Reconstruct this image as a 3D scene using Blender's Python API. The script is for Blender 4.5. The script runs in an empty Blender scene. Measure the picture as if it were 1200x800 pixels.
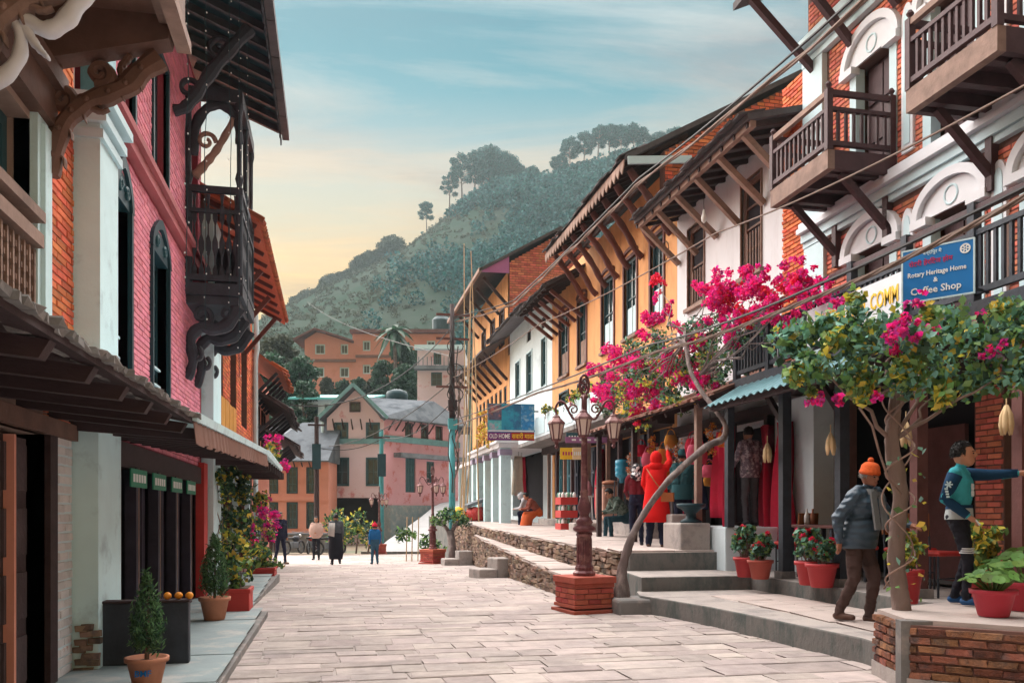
import bpy, bmesh, math, random
import numpy as np
from mathutils import Vector, Matrix, Euler, noise as mnoise
random.seed(7)
PI = math.pi
R = math.radians
scene = bpy.context.scene
COL = scene.collection

# ------------------------------------------------------------------ camera, sky, sun, exposure
CAM_H = 1.35
YAW = math.atan(.21)                      # the street runs along +Y, the camera looks a little to the right of it
cam_data = bpy.data.cameras.new('camera')
cam_data.sensor_width = 36
cam_data.lens = 30
cam_data.shift_y = 200 / 1200             # rising-front shift: verticals stay vertical
cam_data.clip_start = .05
cam_data.clip_end = 5000
cam = bpy.data.objects.new('camera', cam_data)
COL.objects.link(cam)
cam.location = (0, 0, CAM_H)
cam.rotation_euler = (R(90), 0, -YAW)
scene.camera = cam

SUN_AZ, SUN_EL = R(-14), R(48)            # azimuth from +Y, towards -X (low sun beyond the end of the street)
world = bpy.data.worlds.new('World')
scene.world = world
world.use_nodes = True
wt = world.node_tree
wt.nodes.clear()
def wn(t, **kw):
    n = wt.nodes.new(t)
    for k, v in kw.items(): setattr(n, k, v)
    return n
def wl(a, b): wt.links.new(a, b)
w_out = wn('ShaderNodeOutputWorld'); w_bg = wn('ShaderNodeBackground')
sky = wn('ShaderNodeTexSky', sky_type='NISHITA', sun_disc=False, sun_elevation=SUN_EL, sun_rotation=SUN_AZ, altitude=900, dust_density=2.0, ozone_density=1.5)
tc = wn('ShaderNodeTexCoord'); sep = wn('ShaderNodeSeparateXYZ')
wl(tc.outputs['Generated'], sep.inputs[0])
# cloud deck: project the view direction on a flat layer so that the streaks get finer towards the horizon
zm = wn('ShaderNodeMath', operation='MAXIMUM'); zm.inputs[1].default_value = .03; wl(sep.outputs['Z'], zm.inputs[0])
dx = wn('ShaderNodeMath', operation='DIVIDE'); wl(sep.outputs['X'], dx.inputs[0]); wl(zm.outputs[0], dx.inputs[1])
dy = wn('ShaderNodeMath', operation='DIVIDE'); wl(sep.outputs['Y'], dy.inputs[0]); wl(zm.outputs[0], dy.inputs[1])
cmb = wn('ShaderNodeCombineXYZ'); wl(dx.outputs[0], cmb.inputs[0]); wl(dy.outputs[0], cmb.inputs[1])
mp = wn('ShaderNodeMapping'); mp.inputs['Rotation'].default_value = (0, 0, R(24)); mp.inputs['Scale'].default_value = (.45, 1.15, 1)
wl(cmb.outputs[0], mp.inputs[0])
def cloud_noise(scale, detail, rough, dist, w=0):
    n = wn('ShaderNodeTexNoise', noise_dimensions='4D'); n.inputs['W'].default_value = w
    n.inputs['Scale'].default_value = scale; n.inputs['Detail'].default_value = detail
    n.inputs['Roughness'].default_value = rough; n.inputs['Distortion'].default_value = dist
    wl(mp.outputs[0], n.inputs['Vector']); return n
def ramp(src, stops, interp='LINEAR'):
    r = wn('ShaderNodeValToRGB'); r.color_ramp.interpolation = interp
    e = r.color_ramp.elements
    while len(e) > 1: e.remove(e[-1])
    e[0].position = stops[0][0]; e[0].color = (*stops[0][1], 1)
    for p, c in stops[1:]:
        x = e.new(p); x.color = (*c, 1)
    wl(src, r.inputs[0]); return r
cover = ramp(cloud_noise(1.0, 9, .6, 1.2, 3.1).outputs['Fac'], [(.40, (.0,)*3), (.55, (1,)*3)])
shade = ramp(cloud_noise(1.1, 8, .62, .9, 8.4).outputs['Fac'], [(.36, (.52, .49, .50)), (.45, (.84, .82, .82)), (.60, (1.15, 1.12, 1.09))])
# colour of the thin evening cloud by height above the horizon, blue-green of the clear gaps
tint = ramp(sep.outputs['Z'], [(0, (1.25, .72, .24)), (.18, (1.25, .80, .30)), (.26, (1.12, .78, .36)), (.35, (.92, .72, .46)), (.43, (.76, .67, .54)), (.50, (.56, .64, .62)), (1, (.50, .60, .62))])
clear = ramp(sep.outputs['Z'], [(0, (1.2, .76, .28)), (.2, (1.2, .82, .34)), (.28, (.95, .74, .40)), (.36, (.66, .62, .46)), (.40, (.33, .45, .42)), (.44, (.12, .34, .37)), (.50, (.035, .25, .30)), (.65, (.03, .24, .30)), (1, (.03, .22, .29))])
mul = wn('ShaderNodeMix', data_type='RGBA', blend_type='MULTIPLY'); mul.inputs[0].default_value = 1
wl(tint.outputs[0], mul.inputs[6]); wl(shade.outputs[0], mul.inputs[7])
mixc = wn('ShaderNodeMix', data_type='RGBA'); wl(cover.outputs[0], mixc.inputs[0]); wl(clear.outputs[0], mixc.inputs[6]); wl(mul.outputs[2], mixc.inputs[7])
# the physical sky glows through the cloud, strongest around the low sun
nsc = wn('ShaderNodeVectorMath', operation='SCALE'); nsc.inputs['Scale'].default_value = .008; wl(sky.outputs[0], nsc.inputs[0])
hsv = wn('ShaderNodeHueSaturation'); hsv.inputs['Saturation'].default_value = 1.3; wl(mixc.outputs[2], hsv.inputs['Color'])
csc = wn('ShaderNodeVectorMath', operation='SCALE'); csc.inputs['Scale'].default_value = .22; wl(hsv.outputs[0], csc.inputs[0])
sumc = wn('ShaderNodeVectorMath', operation='ADD'); wl(nsc.outputs[0], sumc.inputs[0]); wl(csc.outputs[0], sumc.inputs[1])
wl(sumc.outputs[0], w_bg.inputs['Color']); w_bg.inputs['Strength'].default_value = 1.0
wl(w_bg.outputs[0], w_out.inputs['Surface'])

sun_data = bpy.data.lights.new('sun', 'SUN')
sun_data.energy = 5.0
sun_data.angle = R(120)
sun_data.color = (1, .92, .86)
sun = bpy.data.objects.new('sun', sun_data)
COL.objects.link(sun)
to_sun = Vector((math.sin(SUN_AZ) * math.cos(SUN_EL), math.cos(SUN_AZ) * math.cos(SUN_EL), math.sin(SUN_EL)))
sun.rotation_euler = to_sun.to_track_quat('Z', 'Y').to_euler()
sun.location = (-30, 60, 40)

scene.render.engine = 'CYCLES'
scene.cycles.use_denoising = True
scene.cycles.max_bounces = 6
scene.cycles.diffuse_bounces = 3
scene.cycles.volume_bounces = 0
scene.view_settings.view_transform = 'Standard'
scene.view_settings.look = 'None'
scene.view_settings.gamma = 1
scene.view_settings.use_curve_mapping = False
scene.view_settings.exposure = 1.72

# ------------------------------------------------------------------ helpers
def ground_z(y):
    """the square falls gently away from the camera, then levels out"""
    return -.022 * min(max(0., y - 12.), 33.)

class MB:
    def __init__(s): s.v, s.f, s.mi, s.m = [], [], [], 0
    def add(s, vs, fs):
        b = len(s.v); s.v += [tuple(p) for p in vs]
        s.f += [tuple(i + b for i in f) for f in fs]; s.mi += [s.m] * len(fs)
    def hexa(s, p):
        s.add(p, [(0, 3, 2, 1), (4, 5, 6, 7), (0, 1, 5, 4), (1, 2, 6, 5), (2, 3, 7, 6), (3, 0, 4, 7)])
    def box(s, x0, y0, z0, x1, y1, z1):
        s.hexa([(x0, y0, z0), (x1, y0, z0), (x1, y1, z0), (x0, y1, z0), (x0, y0, z1), (x1, y0, z1), (x1, y1, z1), (x0, y1, z1)])
    def beam(s, p, q, w, h, w2=None, h2=None):
        p, q = Vector(p), Vector(q); d = (q - p).normalized()
        a = d.cross(Vector((0, 0, 1)))
        a = a.normalized() if a.length > 1e-4 else Vector((1, 0, 0))
        b = a.cross(d).normalized()
        w2 = w if w2 is None else w2; h2 = h if h2 is None else h2
        s.hexa([p - a*w/2 - b*h/2, p + a*w/2 - b*h/2, q + a*w2/2 - b*h2/2, q - a*w2/2 - b*h2/2,
                p - a*w/2 + b*h/2, p + a*w/2 + b*h/2, q + a*w2/2 + b*h2/2, q - a*w2/2 + b*h2/2])
    def tube(s, pts, r, n=6):
        pts = [Vector(p) for p in pts]; m = len(pts)
        rs = [r] * m if not hasattr(r, '__len__') else list(r)
        b = len(s.v); pa = None
        for i, p in enumerate(pts):
            d = (pts[min(i + 1, m - 1)] - pts[max(i - 1, 0)]).normalized()
            if pa is None:
                a = d.cross(Vector((.13, .21, .97)))
                if a.length < 1e-3: a = d.cross(Vector((1, 0, 0)))
            else: a = pa - d * pa.dot(d)
            a.normalize(); pa = a; c = d.cross(a)
            for k in range(n):
                t = 2 * PI * k / n
                s.v.append(tuple(p + (a * math.cos(t) + c * math.sin(t)) * rs[i]))
        fs = []
        for i in range(m - 1):
            for k in range(n):
                k2 = (k + 1) % n
                fs.append((b + i*n + k, b + i*n + k2, b + (i+1)*n + k2, b + (i+1)*n + k))
        fs.append(tuple(b + k for k in reversed(range(n)))); fs.append(tuple(b + (m-1)*n + k for k in range(n)))
        s.f += fs; s.mi += [s.m] * len(fs)
    def lathe(s, prof, c=(0, 0, 0), n=16, sx=1, sy=1, cap=True):
        b = len(s.v); cx, cy, cz = c
        for r, z in prof:
            for k in range(n):
                t = 2 * PI * (k + .5) / n
                s.v.append((cx + r * math.cos(t) * sx, cy + r * math.sin(t) * sy, cz + z))
        m = len(prof); fs = []
        for i in range(m - 1):
            for k in range(n):
                k2 = (k + 1) % n
                fs.append((b + i*n + k, b + i*n + k2, b + (i+1)*n + k2, b + (i+1)*n + k))
        if cap:
            fs.append(tuple(b + k for k in reversed(range(n)))); fs.append(tuple(b + (m-1)*n + k for k in range(n)))
        s.f += fs; s.mi += [s.m] * len(fs)
    def ell(s, c, r, n=10, m=7):
        prof = [(math.sin(PI * i / m), -math.cos(PI * i / m)) for i in range(m + 1)]
        prof[0] = (.02, -1); prof[-1] = (.02, 1)
        b = len(s.v); s.lathe(prof, n=n)
        for i in range(b, len(s.v)):
            x, y, z = s.v[i]; s.v[i] = (c[0] + x*r[0], c[1] + y*r[1], c[2] + z*r[2])
    def prism(s, poly, fn, d0, d1):
        """poly: list of (a,b); fn(a,b,d) -> point; extruded from d0 to d1"""
        n = len(poly)
        vs = [fn(a, b, d0) for a, b in poly] + [fn(a, b, d1) for a, b in poly]
        fs = [tuple(reversed(range(n))), tuple(range(n, 2*n))] + [(i, (i+1) % n, (i+1) % n + n, i + n) for i in range(n)]
        s.add(vs, fs)
    def obj(s, name, mat, parent=None, smooth=False):
        return mesh_obj(name, s.v, s.f, mat, parent, smooth, s.mi)

def mesh_obj(name, v, f, mat, parent=None, smooth=False, mi=None):
    me = bpy.data.meshes.new(name)
    me.from_pydata(v, [], f)
    mats = mat if isinstance(mat, (list, tuple)) else [mat]
    for m in mats: me.materials.append(m)
    if mi and len(mats) > 1: me.polygons.foreach_set('material_index', mi)
    bm = bmesh.new(); bm.from_mesh(me); bmesh.ops.recalc_face_normals(bm, faces=bm.faces); bm.to_mesh(me); bm.free()
    if smooth: me.polygons.foreach_set('use_smooth', [True] * len(me.polygons))
    me.update()
    return link(name, me, parent)

def link(name, me, parent=None):
    o = bpy.data.objects.new(name, me)
    COL.objects.link(o)
    if parent is not None:
        o.parent = parent
        w = parent.get('_w')
        if w is not None: o.matrix_parent_inverse = Matrix.Translation(-Vector(parent.location))
    return o

def tag(o, label, cat=None, group=None, kind=None):
    o['label'] = label
    if cat: o['category'] = cat
    if group: o['group'] = group
    if kind: o['kind'] = kind
    return o

WROOTS = []
def thing(name, label, cat, loc=(0, 0, 0), rotz=0, group=None, world=False):
    """an Empty at the thing's base; world=True: its parts are given in world coordinates"""
    o = bpy.data.objects.new(name, None); COL.objects.link(o)
    o.location = loc; o.rotation_euler = (0, 0, rotz); o.empty_display_size = .2
    if world: o['_w'] = 1; WROOTS.append(o)
    return tag(o, label, cat, group)

def copy_tree(root, loc, rotz, label=None, group=None, scale=None):
    r = root.copy(); COL.objects.link(r); r.location = loc; r.rotation_euler = (0, 0, rotz)
    if label: r['label'] = label
    if group: r['group'] = group
    if scale: r.scale = (scale,) * 3
    def kids(a, b):
        for ch in [c for c in a.children]:
            c = ch.copy(); COL.objects.link(c); c.parent = b
            c.matrix_parent_inverse = ch.matrix_parent_inverse.copy()
            kids(ch, c)
    kids(root, r)
    return r

class Fr:
    """a wall's frame: a runs along it, z up, o out of it"""
    def __init__(s, org, u, n): s.o, s.u, s.n = Vector(org), Vector(u).normalized(), Vector(n).normalized()
    def p(s, a, z, out=0): return s.o + s.u * a + s.n * out + Vector((0, 0, z))
    def box(s, mb, a0, a1, z0, z1, o0, o1):
        mb.hexa([s.p(a0, z0, o0), s.p(a1, z0, o0), s.p(a1, z0, o1), s.p(a0, z0, o1), s.p(a0, z1, o0), s.p(a1, z1, o0), s.p(a1, z1, o1), s.p(a0, z1, o1)])
    def prism(s, mb, poly, o0, o1): mb.prism(poly, lambda a, b, d: s.p(a, b, d), o0, o1)
    def rot(s):
        u = s.u
        if u.cross(s.n).z < 0: u = -u
        return Matrix((u, s.n, (0, 0, 1))).transposed().to_4x4()

def wall(name, fr, a0, a1, z0, z1, ops, thick, mat, parent):
    """a wall with real openings, one shell"""
    us = sorted({a0, a1, *[v for o in ops for v in o[:2]]}); zs = sorted({z0, z1, *[v for o in ops for v in o[2:4]]})
    us = [u for u in us if a0 <= u <= a1]; zs = [z for z in zs if z0 <= z <= z1]
    def solid(i, j):
        if i < 0 or j < 0 or i >= len(us) - 1 or j >= len(zs) - 1: return False
        cu, cz = (us[i] + us[i+1]) / 2, (zs[j] + zs[j+1]) / 2
        return not any(o[0] < cu < o[1] and o[2] < cz < o[3] for o in ops)
    V, F, idx = [], [], {}
    def vid(i, j, b):
        k = (i, j, b)
        if k not in idx: idx[k] = len(V); V.append(tuple(fr.p(us[i], zs[j], -thick if b else 0)))
        return idx[k]
    for i in range(len(us) - 1):
        for j in range(len(zs) - 1):
            if not solid(i, j): continue
            for b in (0, 1): F.append((vid(i, j, b), vid(i+1, j, b), vid(i+1, j+1, b), vid(i, j+1, b)))
            for (di, dj, e0, e1) in ((-1, 0, (i, j), (i, j+1)), (1, 0, (i+1, j), (i+1, j+1)), (0, -1, (i, j), (i+1, j)), (0, 1, (i, j+1), (i+1, j+1))):
                if not solid(i + di, j + dj): F.append((vid(*e0, 0), vid(*e1, 0), vid(*e1, 1), vid(*e0, 1)))
    return mesh_obj(name, V, F, mat, parent)

def piece_mesh(name, mat, jit=0, seed=0, bev=.12):
    """unit piece -.5..+.5 (x along, y out, z up) with a chamfered outer face; jit roughens it"""
    rnd = random.Random(seed); e = .5 - bev
    v = [(-.5, -.5, -.5), (.5, -.5, -.5), (.5, -.5, .5), (-.5, -.5, .5), (-.5, .28, -.5), (.5, .28, -.5), (.5, .28, .5), (-.5, .28, .5),
         (-e - .04, .5, -e), (e + .04, .5, -e), (e + .04, .5, e), (-e - .04, .5, e)]
    v = [tuple(c + rnd.uniform(-jit, jit) for c in p) for p in v]
    f = [(0, 1, 2, 3), (0, 4, 5, 1), (1, 5, 6, 2), (2, 6, 7, 3), (3, 7, 4, 0), (4, 8, 9, 5), (5, 9, 10, 6), (6, 10, 11, 7), (7, 11, 8, 4), (8, 11, 10, 9)]
    me = bpy.data.meshes.new(name); me.from_pydata(v, [], f)
    if mat: me.materials.append(mat)
    bm = bmesh.new(); bm.from_mesh(me); bmesh.ops.recalc_face_normals(bm, faces=bm.faces); bm.to_mesh(me); bm.free()
    return me

def pieces(parent, name, items, variants, mat, limit=300, rest_name=None):
    """items: (matrix 4x4 incl. scale). The nearest `limit` become objects, the rest one part"""
    c = Vector((0, 0, CAM_H))
    items = sorted(items, key=lambda m: (m.translation - c).length)
    inv = Matrix.Translation(-Vector(parent.location)) if parent.get('_w') is not None else None
    for i, m in enumerate(items[:limit]):
        o = bpy.data.objects.new(name, variants[(i * 7 + 3) % len(variants)]); COL.objects.link(o)
        o.parent = parent
        if inv is not None: o.matrix_parent_inverse = inv
        o.matrix_basis = m
    rest = items[limit:]
    if rest:
        tv = [np.array([v.co[:] + (1,) for v in me.vertices]) for me in variants]
        tf = [[tuple(p.vertices) for p in me.polygons] for me in variants]
        V, F, n = [], [], 0
        for i, m in enumerate(rest):
            k = i % len(variants)
            V.append((tv[k] @ np.array(m).T)[:, :3]); F += [tuple(q + n for q in f) for f in tf[k]]; n += len(tv[k])
        me = bpy.data.meshes.new(rest_name or name); me.from_pydata(np.concatenate(V).tolist(), [], F); me.materials.append(mat); me.update()
        o = link(rest_name or name + '_field', me, parent); o['kind'] = 'stuff'

def bricks(parent, fr, a0, a1, z0, z1, ops, mat, bl=.24, bh=.066, j=.011, proud=.012, limit=300, jit=.02, seed=1, shape=None, rest='brickwork', depth=.05):
    rnd = random.Random(seed)
    var = [piece_mesh('brick', mat, jit, s, .07) for s in range(4)]
    rm = fr.rot(); items = []; z = z0; row = 0
    while z + bh * .6 < z1:
        h = min(bh, z1 - z) - j
        iv = [(a0, a1)]
        if shape: iv = shape(z + h / 2)
        for o in ops:
            if o[2] < z + h and o[3] > z:
                nv = []
                for s, e in iv:
                    if o[1] <= s or o[0] >= e: nv.append((s, e))
                    else:
                        if o[0] - s > .03: nv.append((s, o[0]))
                        if e - o[1] > .03: nv.append((o[1], e))
                iv = nv
        for s, e in iv:
            g = math.floor(s / bl) * bl - (bl / 2 if row % 2 else 0)
            while g < e:
                x0, x1 = max(s, g), min(e, g + bl)
                if x1 - x0 > .03:
                    w = x1 - x0 - j
                    pr = proud + rnd.uniform(-.004, .004)
                    m = Matrix.Translation(fr.p((x0 + x1) / 2, z + h / 2, pr - depth / 2)) @ rm @ Matrix.Rotation(rnd.uniform(-.012, .012), 4, 'Y') @ Matrix.Diagonal((w, depth, h * rnd.uniform(.94, 1.02), 1))
                    items.append(m)
                g += bl
        z += bh; row += 1
    pieces(parent, 'brick', items, var, mat, limit, rest)

# ------------------------------------------------------------------ materials
MATS = {}
def mat(name, col, rough=.8, var=.18, scale=2.5, bump=.15, bscale=30, island=0., col2=None, c2at=(.5, .62), c2scale=1.2, metal=0, spec=.3, trans=0, stretch=None, wave=None, emit=0, coat=0, island_hue=0.):
    if name in MATS: return MATS[name]
    m = bpy.data.materials.new(name); m.use_nodes = True; MATS[name] = m
    nt = m.node_tree; N = nt.nodes; L = nt.links; b = N['Principled BSDF']
    def new(t, **kw):
        n = N.new(t)
        for k, v in kw.items(): setattr(n, k, v)
        return n
    geo = new('ShaderNodeNewGeometry'); vec = geo.outputs['Position']
    if stretch:
        mpn = new('ShaderNodeMapping'); mpn.inputs['Scale'].default_value = stretch; L.new(vec, mpn.inputs[0]); vec = mpn.outputs[0]
    def noise(sc, det=5, ro=.6):
        n = new('ShaderNodeTexNoise'); n.inputs['Scale'].default_value = sc; n.inputs['Detail'].default_value = det; n.inputs['Roughness'].default_value = ro
        L.new(vec, n.inputs['Vector']); return n.outputs['Fac']
    def math_(op, x, y):
        n = new('ShaderNodeMath', operation=op)
        for i, q in enumerate((x, y)):
            if isinstance(q, (int, float)): n.inputs[i].default_value = q
            else: L.new(q, n.inputs[i])
        return n.outputs[0]
    rgb = new('ShaderNodeRGB'); rgb.outputs[0].default_value = (*col, 1); cur = rgb.outputs[0]
    if col2:
        mr = new('ShaderNodeMapRange'); mr.inputs[1].default_value = c2at[0]; mr.inputs[2].default_value = c2at[1]
        L.new(noise(c2scale, 8, .65), mr.inputs[0])
        mx = new('ShaderNodeMix', data_type='RGBA'); L.new(mr.outputs[0], mx.inputs[0]); L.new(cur, mx.inputs[6]); mx.inputs[7].default_value = (*col2, 1); cur = mx.outputs[2]
    # value variation: noise + per-piece
    val = math_('ADD', math_('MULTIPLY', math_('SUBTRACT', noise(scale), .5), 2 * var * 1.6), 1)
    hue = .5
    if island or island_hue:
        oi = new('ShaderNodeObjectInfo')
        rnd = math_('FRACT', math_('ADD', oi.outputs['Random'], geo.outputs['Random Per Island']), 0)
        if island: val = math_('ADD', val, math_('MULTIPLY', math_('SUBTRACT', rnd, .5), 2 * island))
        if island_hue: hue = math_('ADD', math_('MULTIPLY', math_('SUBTRACT', math_('FRACT', math_('MULTIPLY', rnd, 7.31), 0), .5), island_hue), .5)
    hs = new('ShaderNodeHueSaturation'); L.new(cur, hs.inputs['Color']); L.new(val, hs.inputs['Value'])
    if not isinstance(hue, float): L.new(hue, hs.inputs['Hue'])
    L.new(hs.outputs[0], b.inputs['Base Color'])
    b.inputs['Roughness'].default_value = rough; b.inputs['Metallic'].default_value = metal
    b.inputs['Specular IOR Level'].default_value = spec
    if coat: b.inputs['Coat Weight'].default_value = coat
    if bump:
        h = noise(bscale, 6, .6)
        if wave:
            w = new('ShaderNodeTexWave', bands_direction=wave[0]); w.inputs['Scale'].default_value = wave[1]; w.inputs['Distortion'].default_value = wave[2]
            L.new(vec, w.inputs['Vector']); h = math_('ADD', math_('MULTIPLY', h, .25), w.outputs['Fac'])
        bp = new('ShaderNodeBump'); bp.inputs['Strength'].default_value = bump; bp.inputs['Distance'].default_value = .02; L.new(h, bp.inputs['Height']); L.new(bp.outputs[0], b.inputs['Normal'])
    if trans:
        out = N['Material Output']; tr = new('ShaderNodeBsdfTranslucent'); L.new(hs.outputs[0], tr.inputs[0])
        ms = new('ShaderNodeMixShader'); ms.inputs[0].default_value = trans; L.new(b.outputs[0], ms.inputs[1]); L.new(tr.outputs[0], ms.inputs[2]); L.new(ms.outputs[0], out.inputs['Surface'])
    if emit:
        L.new(hs.outputs[0], b.inputs['Emission Color']); b.inputs['Emission Strength'].default_value = emit
    return m
def cloth(name, col, var=.12, **kw): return mat('cloth_' + name, col, rough=.9, var=var, scale=9, bump=.12, bscale=60, spec=.15, **kw)

M_wood = mat('dark_wood', (.045, .026, .028), .7, .35, 4, .3, 25, stretch=(1, 1, 3))
M_woodb = mat('brown_wood', (.15, .08, .06), .7, .35, 5, .3, 25, island=.12)
M_woodp = mat('weathered_wood', (.28, .185, .15), .8, .35, 6, .3, 30, island=.15)
M_woodred = mat('reddish_wood', (.14, .055, .05), .65, .3, 5, .3, 25, island=.1)
M_black = mat('blackened_wood', (.04, .046, .06), .6, .4, 5, .3, 25)
M_balc = mat('balcony_wood', (.075, .04, .045), .6, .3, 6, .25, 30, island=.08)
M_teal = mat('teal_paint', (.035, .10, .12), .5, .25, 4, .1, 30)
M_tealdk = mat('dark_teal_paint', (.016, .05, .065), .5, .25, 4, .1, 30)
M_glass = mat('window_glass', (.02, .045, .055), .12, .2, 1, 0, spec=.6)
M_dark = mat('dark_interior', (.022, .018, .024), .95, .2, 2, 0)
M_orbrick = mat('orange_brick', (.66, .17, .075), .9, .2, 8, .35, 70, island=.28, island_hue=.025)
M_pkbrick = mat('pink_painted_brick', (.76, .25, .32), .75, .14, 5, .3, 60, island=.13, island_hue=.015)
M_rdbrick = mat('red_brick', (.62, .19, .12), .9, .2, 8, .35, 70, island=.28, island_hue=.03)
M_wallbrick = mat('weathered_brick', (.27, .115, .07), .95, .35, 14, .8, 60, island=.4, island_hue=.035, col2=(.10, .075, .07), c2at=(.46, .66), c2scale=6, spec=.1)
M_whbrick = mat('whitewashed_brick', (.66, .62, .62), .9, .16, 7, .4, 50, island=.12, col2=(.46, .22, .16), c2at=(.62, .7), c2scale=5)
M_mortar = mat('mortar', (.34, .24, .20), .95, .2, 8, .2, 60)
M_mortard = mat('dark_mortar', (.17, .09, .075), .95, .2, 8, .2, 60)
M_pkmort = mat('pink_mortar', (.36, .06, .09), .9, .2, 8, .2, 60)
M_paleblue = mat('pale_blue_plaster', (.62, .82, .86), .8, .10, 2, .15, 20, col2=(.34, .46, .50), c2at=(.55, .75), c2scale=2.2)
M_white = mat('white_plaster', (.68, .67, .70), .85, .08, 1.6, .12, 15, col2=(.56, .53, .54), c2at=(.52, .74), c2scale=2.2, stretch=(1.2, 1.2, .3))
M_whiteb = mat('bluish_plaster', (.64, .74, .78), .85, .08, 1.6, .12, 15, col2=(.46, .54, .58), c2at=(.56, .74), c2scale=1.4)
M_trimw = mat('white_trim', (.72, .73, .77), .7, .07, 3, .06, 25)
M_trimb = mat('pale_blue_trim', (.56, .72, .77), .7, .08, 3, .06, 25)
M_orange = mat('orange_plaster', (.72, .355, .15), .85, .13, 1.8, .2, 14, col2=(.50, .22, .085), c2at=(.5, .74), c2scale=2.6, stretch=(1.2, 1.2, .35))
M_orange2 = mat('salmon_plaster', (.70, .30, .225), .85, .12, .5, .1, 8, col2=(.52, .20, .13), c2at=(.55, .75), c2scale=.5)
M_pink = mat('pink_plaster', (.70, .36, .40), .85, .12, .5, .1, 8, col2=(.58, .17, .16), c2at=(.54, .62), c2scale=1.1)
M_pinkw = mat('pale_pink_plaster', (.74, .58, .62), .85, .08, .5, .1, 8, col2=(.60, .26, .28), c2at=(.58, .66), c2scale=1.0)
M_slate = mat('grey_roof_slate', (.20, .22, .25), .8, .3, 1.2, .5, 6, col2=(.12, .13, .15), c2scale=.8)
M_slated = mat('dark_slate', (.085, .075, .08), .8, .35, 4, .5, 15, island=.3)
M_tile = mat('red_clay_tile', (.42, .12, .06), .85, .25, 4, .3, 30, island=.3, island_hue=.02)
M_metalt = mat('teal_sheet_metal', (.16, .32, .36), .45, .25, 3, .1, 20, metal=.3, col2=(.30, .16, .10), c2at=(.66, .76), c2scale=5)
M_metalb = mat('brown_sheet_metal', (.21, .11, .085), .6, .25, 3, .2, 20)
M_concrete = mat('concrete', (.42, .37, .345), .9, .2, 3, .4, 25, col2=(.22, .20, .195), c2at=(.46, .66), c2scale=3.0)
M_concdk = mat('damp_concrete', (.19, .18, .175), .9, .25, 3, .3, 25, col2=(.30, .26, .24), c2at=(.5, .65), c2scale=4)
M_slabgrey = mat('blue_grey_slab', (.25, .30, .31), .85, .2, 2.5, .2, 20, col2=(.36, .36, .35), c2scale=3)
M_pave = mat('paving_stone', (.43, .365, .34), .95, .22, 6, .4, 18, spec=.1, island=.15, col2=(.33, .285, .275), c2at=(.42, .66), c2scale=1.1, island_hue=.03)
M_sand = mat('sandy_joint', (.39, .335, .315), .95, .15, 3, .2, 40)
M_stone = mat('wall_stone', (.24, .16, .115), .9, .25, 6, .5, 30, island=.4, island_hue=.035, col2=(.11, .085, .075), c2scale=4)
M_flag = mat('flagstone', (.48, .40, .37), .88, .14, 3, .25, 20, island=.12, col2=(.38, .32, .30), c2at=(.52, .66), c2scale=2)
M_earth = mat('earth', (.12, .085, .065), .95, .3, 4, .4, 20)
M_ground = mat('dry_ground', (.20, .15, .11), .95, .25, .4, .3, 8, col2=(.10, .11, .07), c2scale=.2)
M_road = mat('grey_lane', (.34, .335, .34), 1, spec=0, var=.15, scale=.8, bump=.15, bscale=10)
M_red = mat('red_paint', (.50, .045, .04), .55, .15, 4, .1, 30)
M_redpot = mat('red_pot_plastic', (.42, .035, .04), .5, .12, 4, .08, 25)
M_terra = mat('terracotta', (.48, .20, .12), .8, .18, 6, .15, 40)
M_iron = mat('maroon_cast_iron', (.15, .055, .06), .45, .25, 12, .12, 50, metal=.25, col2=(.24, .12, .11), c2scale=6)
M_lampgl = mat('lantern_glass', (.80, .62, .55), .35, .06, 4, 0, spec=.5)
M_bluesign = mat('blue_sign_paint', (.015, .17, .46), .45, .08, 2, .03, 20)
M_whitep = mat('white_paint', (.82, .82, .80), .5, .04, 3, 0)
M_yellowp = mat('yellow_paint', (.85, .52, .03), .5, .06, 3, 0)
M_redp = mat('sign_red', (.50, .03, .12), .5, .06, 3, 0)
M_cable = mat('black_cable', (.03, .028, .03), .6, .1, 3, 0)
M_cableb = mat('brown_rope', (.20, .14, .115), .8, .2, 6, .2, 40)  # brownish tone of the cable bundles, paler than the black cable
M_bamboo = mat('bamboo', (.50, .34, .20), .6, .2, 5, .1, 30)
M_poleteal = mat('teal_pole_paint', (.07, .32, .36), .5, .2, 3, .1, 25)
M_bark = mat('bark', (.20, .14, .12), .9, .3, 7, .7, 30, stretch=(1, 1, .35))
M_barkg = mat('grey_bark', (.17, .13, .125), .9, .35, 7, .7, 30, stretch=(1, 1, .5), col2=(.33, .27, .25), c2scale=5)
M_leaf = mat('green_leaf', (.15, .26, .08), .5, .2, 4, 0, island=.5, island_hue=.06, trans=.35)
M_leafy = mat('yellow_leaf', (.60, .48, .07), .5, .2, 4, 0, island=.4, island_hue=.05, trans=.35)
M_leaft = mat('bluish_leaf', (.15, .33, .25), .5, .2, 4, 0, island=.45, island_hue=.05, trans=.3)
M_leafd = mat('dark_leaf', (.035, .085, .05), .5, .2, 4, 0, island=.5, island_hue=.04, trans=.25)
M_conif = mat('conifer_leaf', (.10, .20, .085), .6, .2, 6, 0, island=.5, island_hue=.04, trans=.25)
M_bract = mat('magenta_bract', (.85, .022, .24), .6, .12, 6, 0, island=.35, island_hue=.04, trans=.4)
M_bractr = mat('red_bract', (.80, .03, .085), .6, .12, 6, 0, island=.3, island_hue=.03, trans=.4)
M_bractp = mat('purple_bract', (.48, .04, .26), .6, .12, 6, 0, island=.35, island_hue=.04, trans=.4)
M_flred = mat('red_petal', (.72, .03, .06), .6, .12, 6, 0, island=.3, trans=.3)
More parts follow.
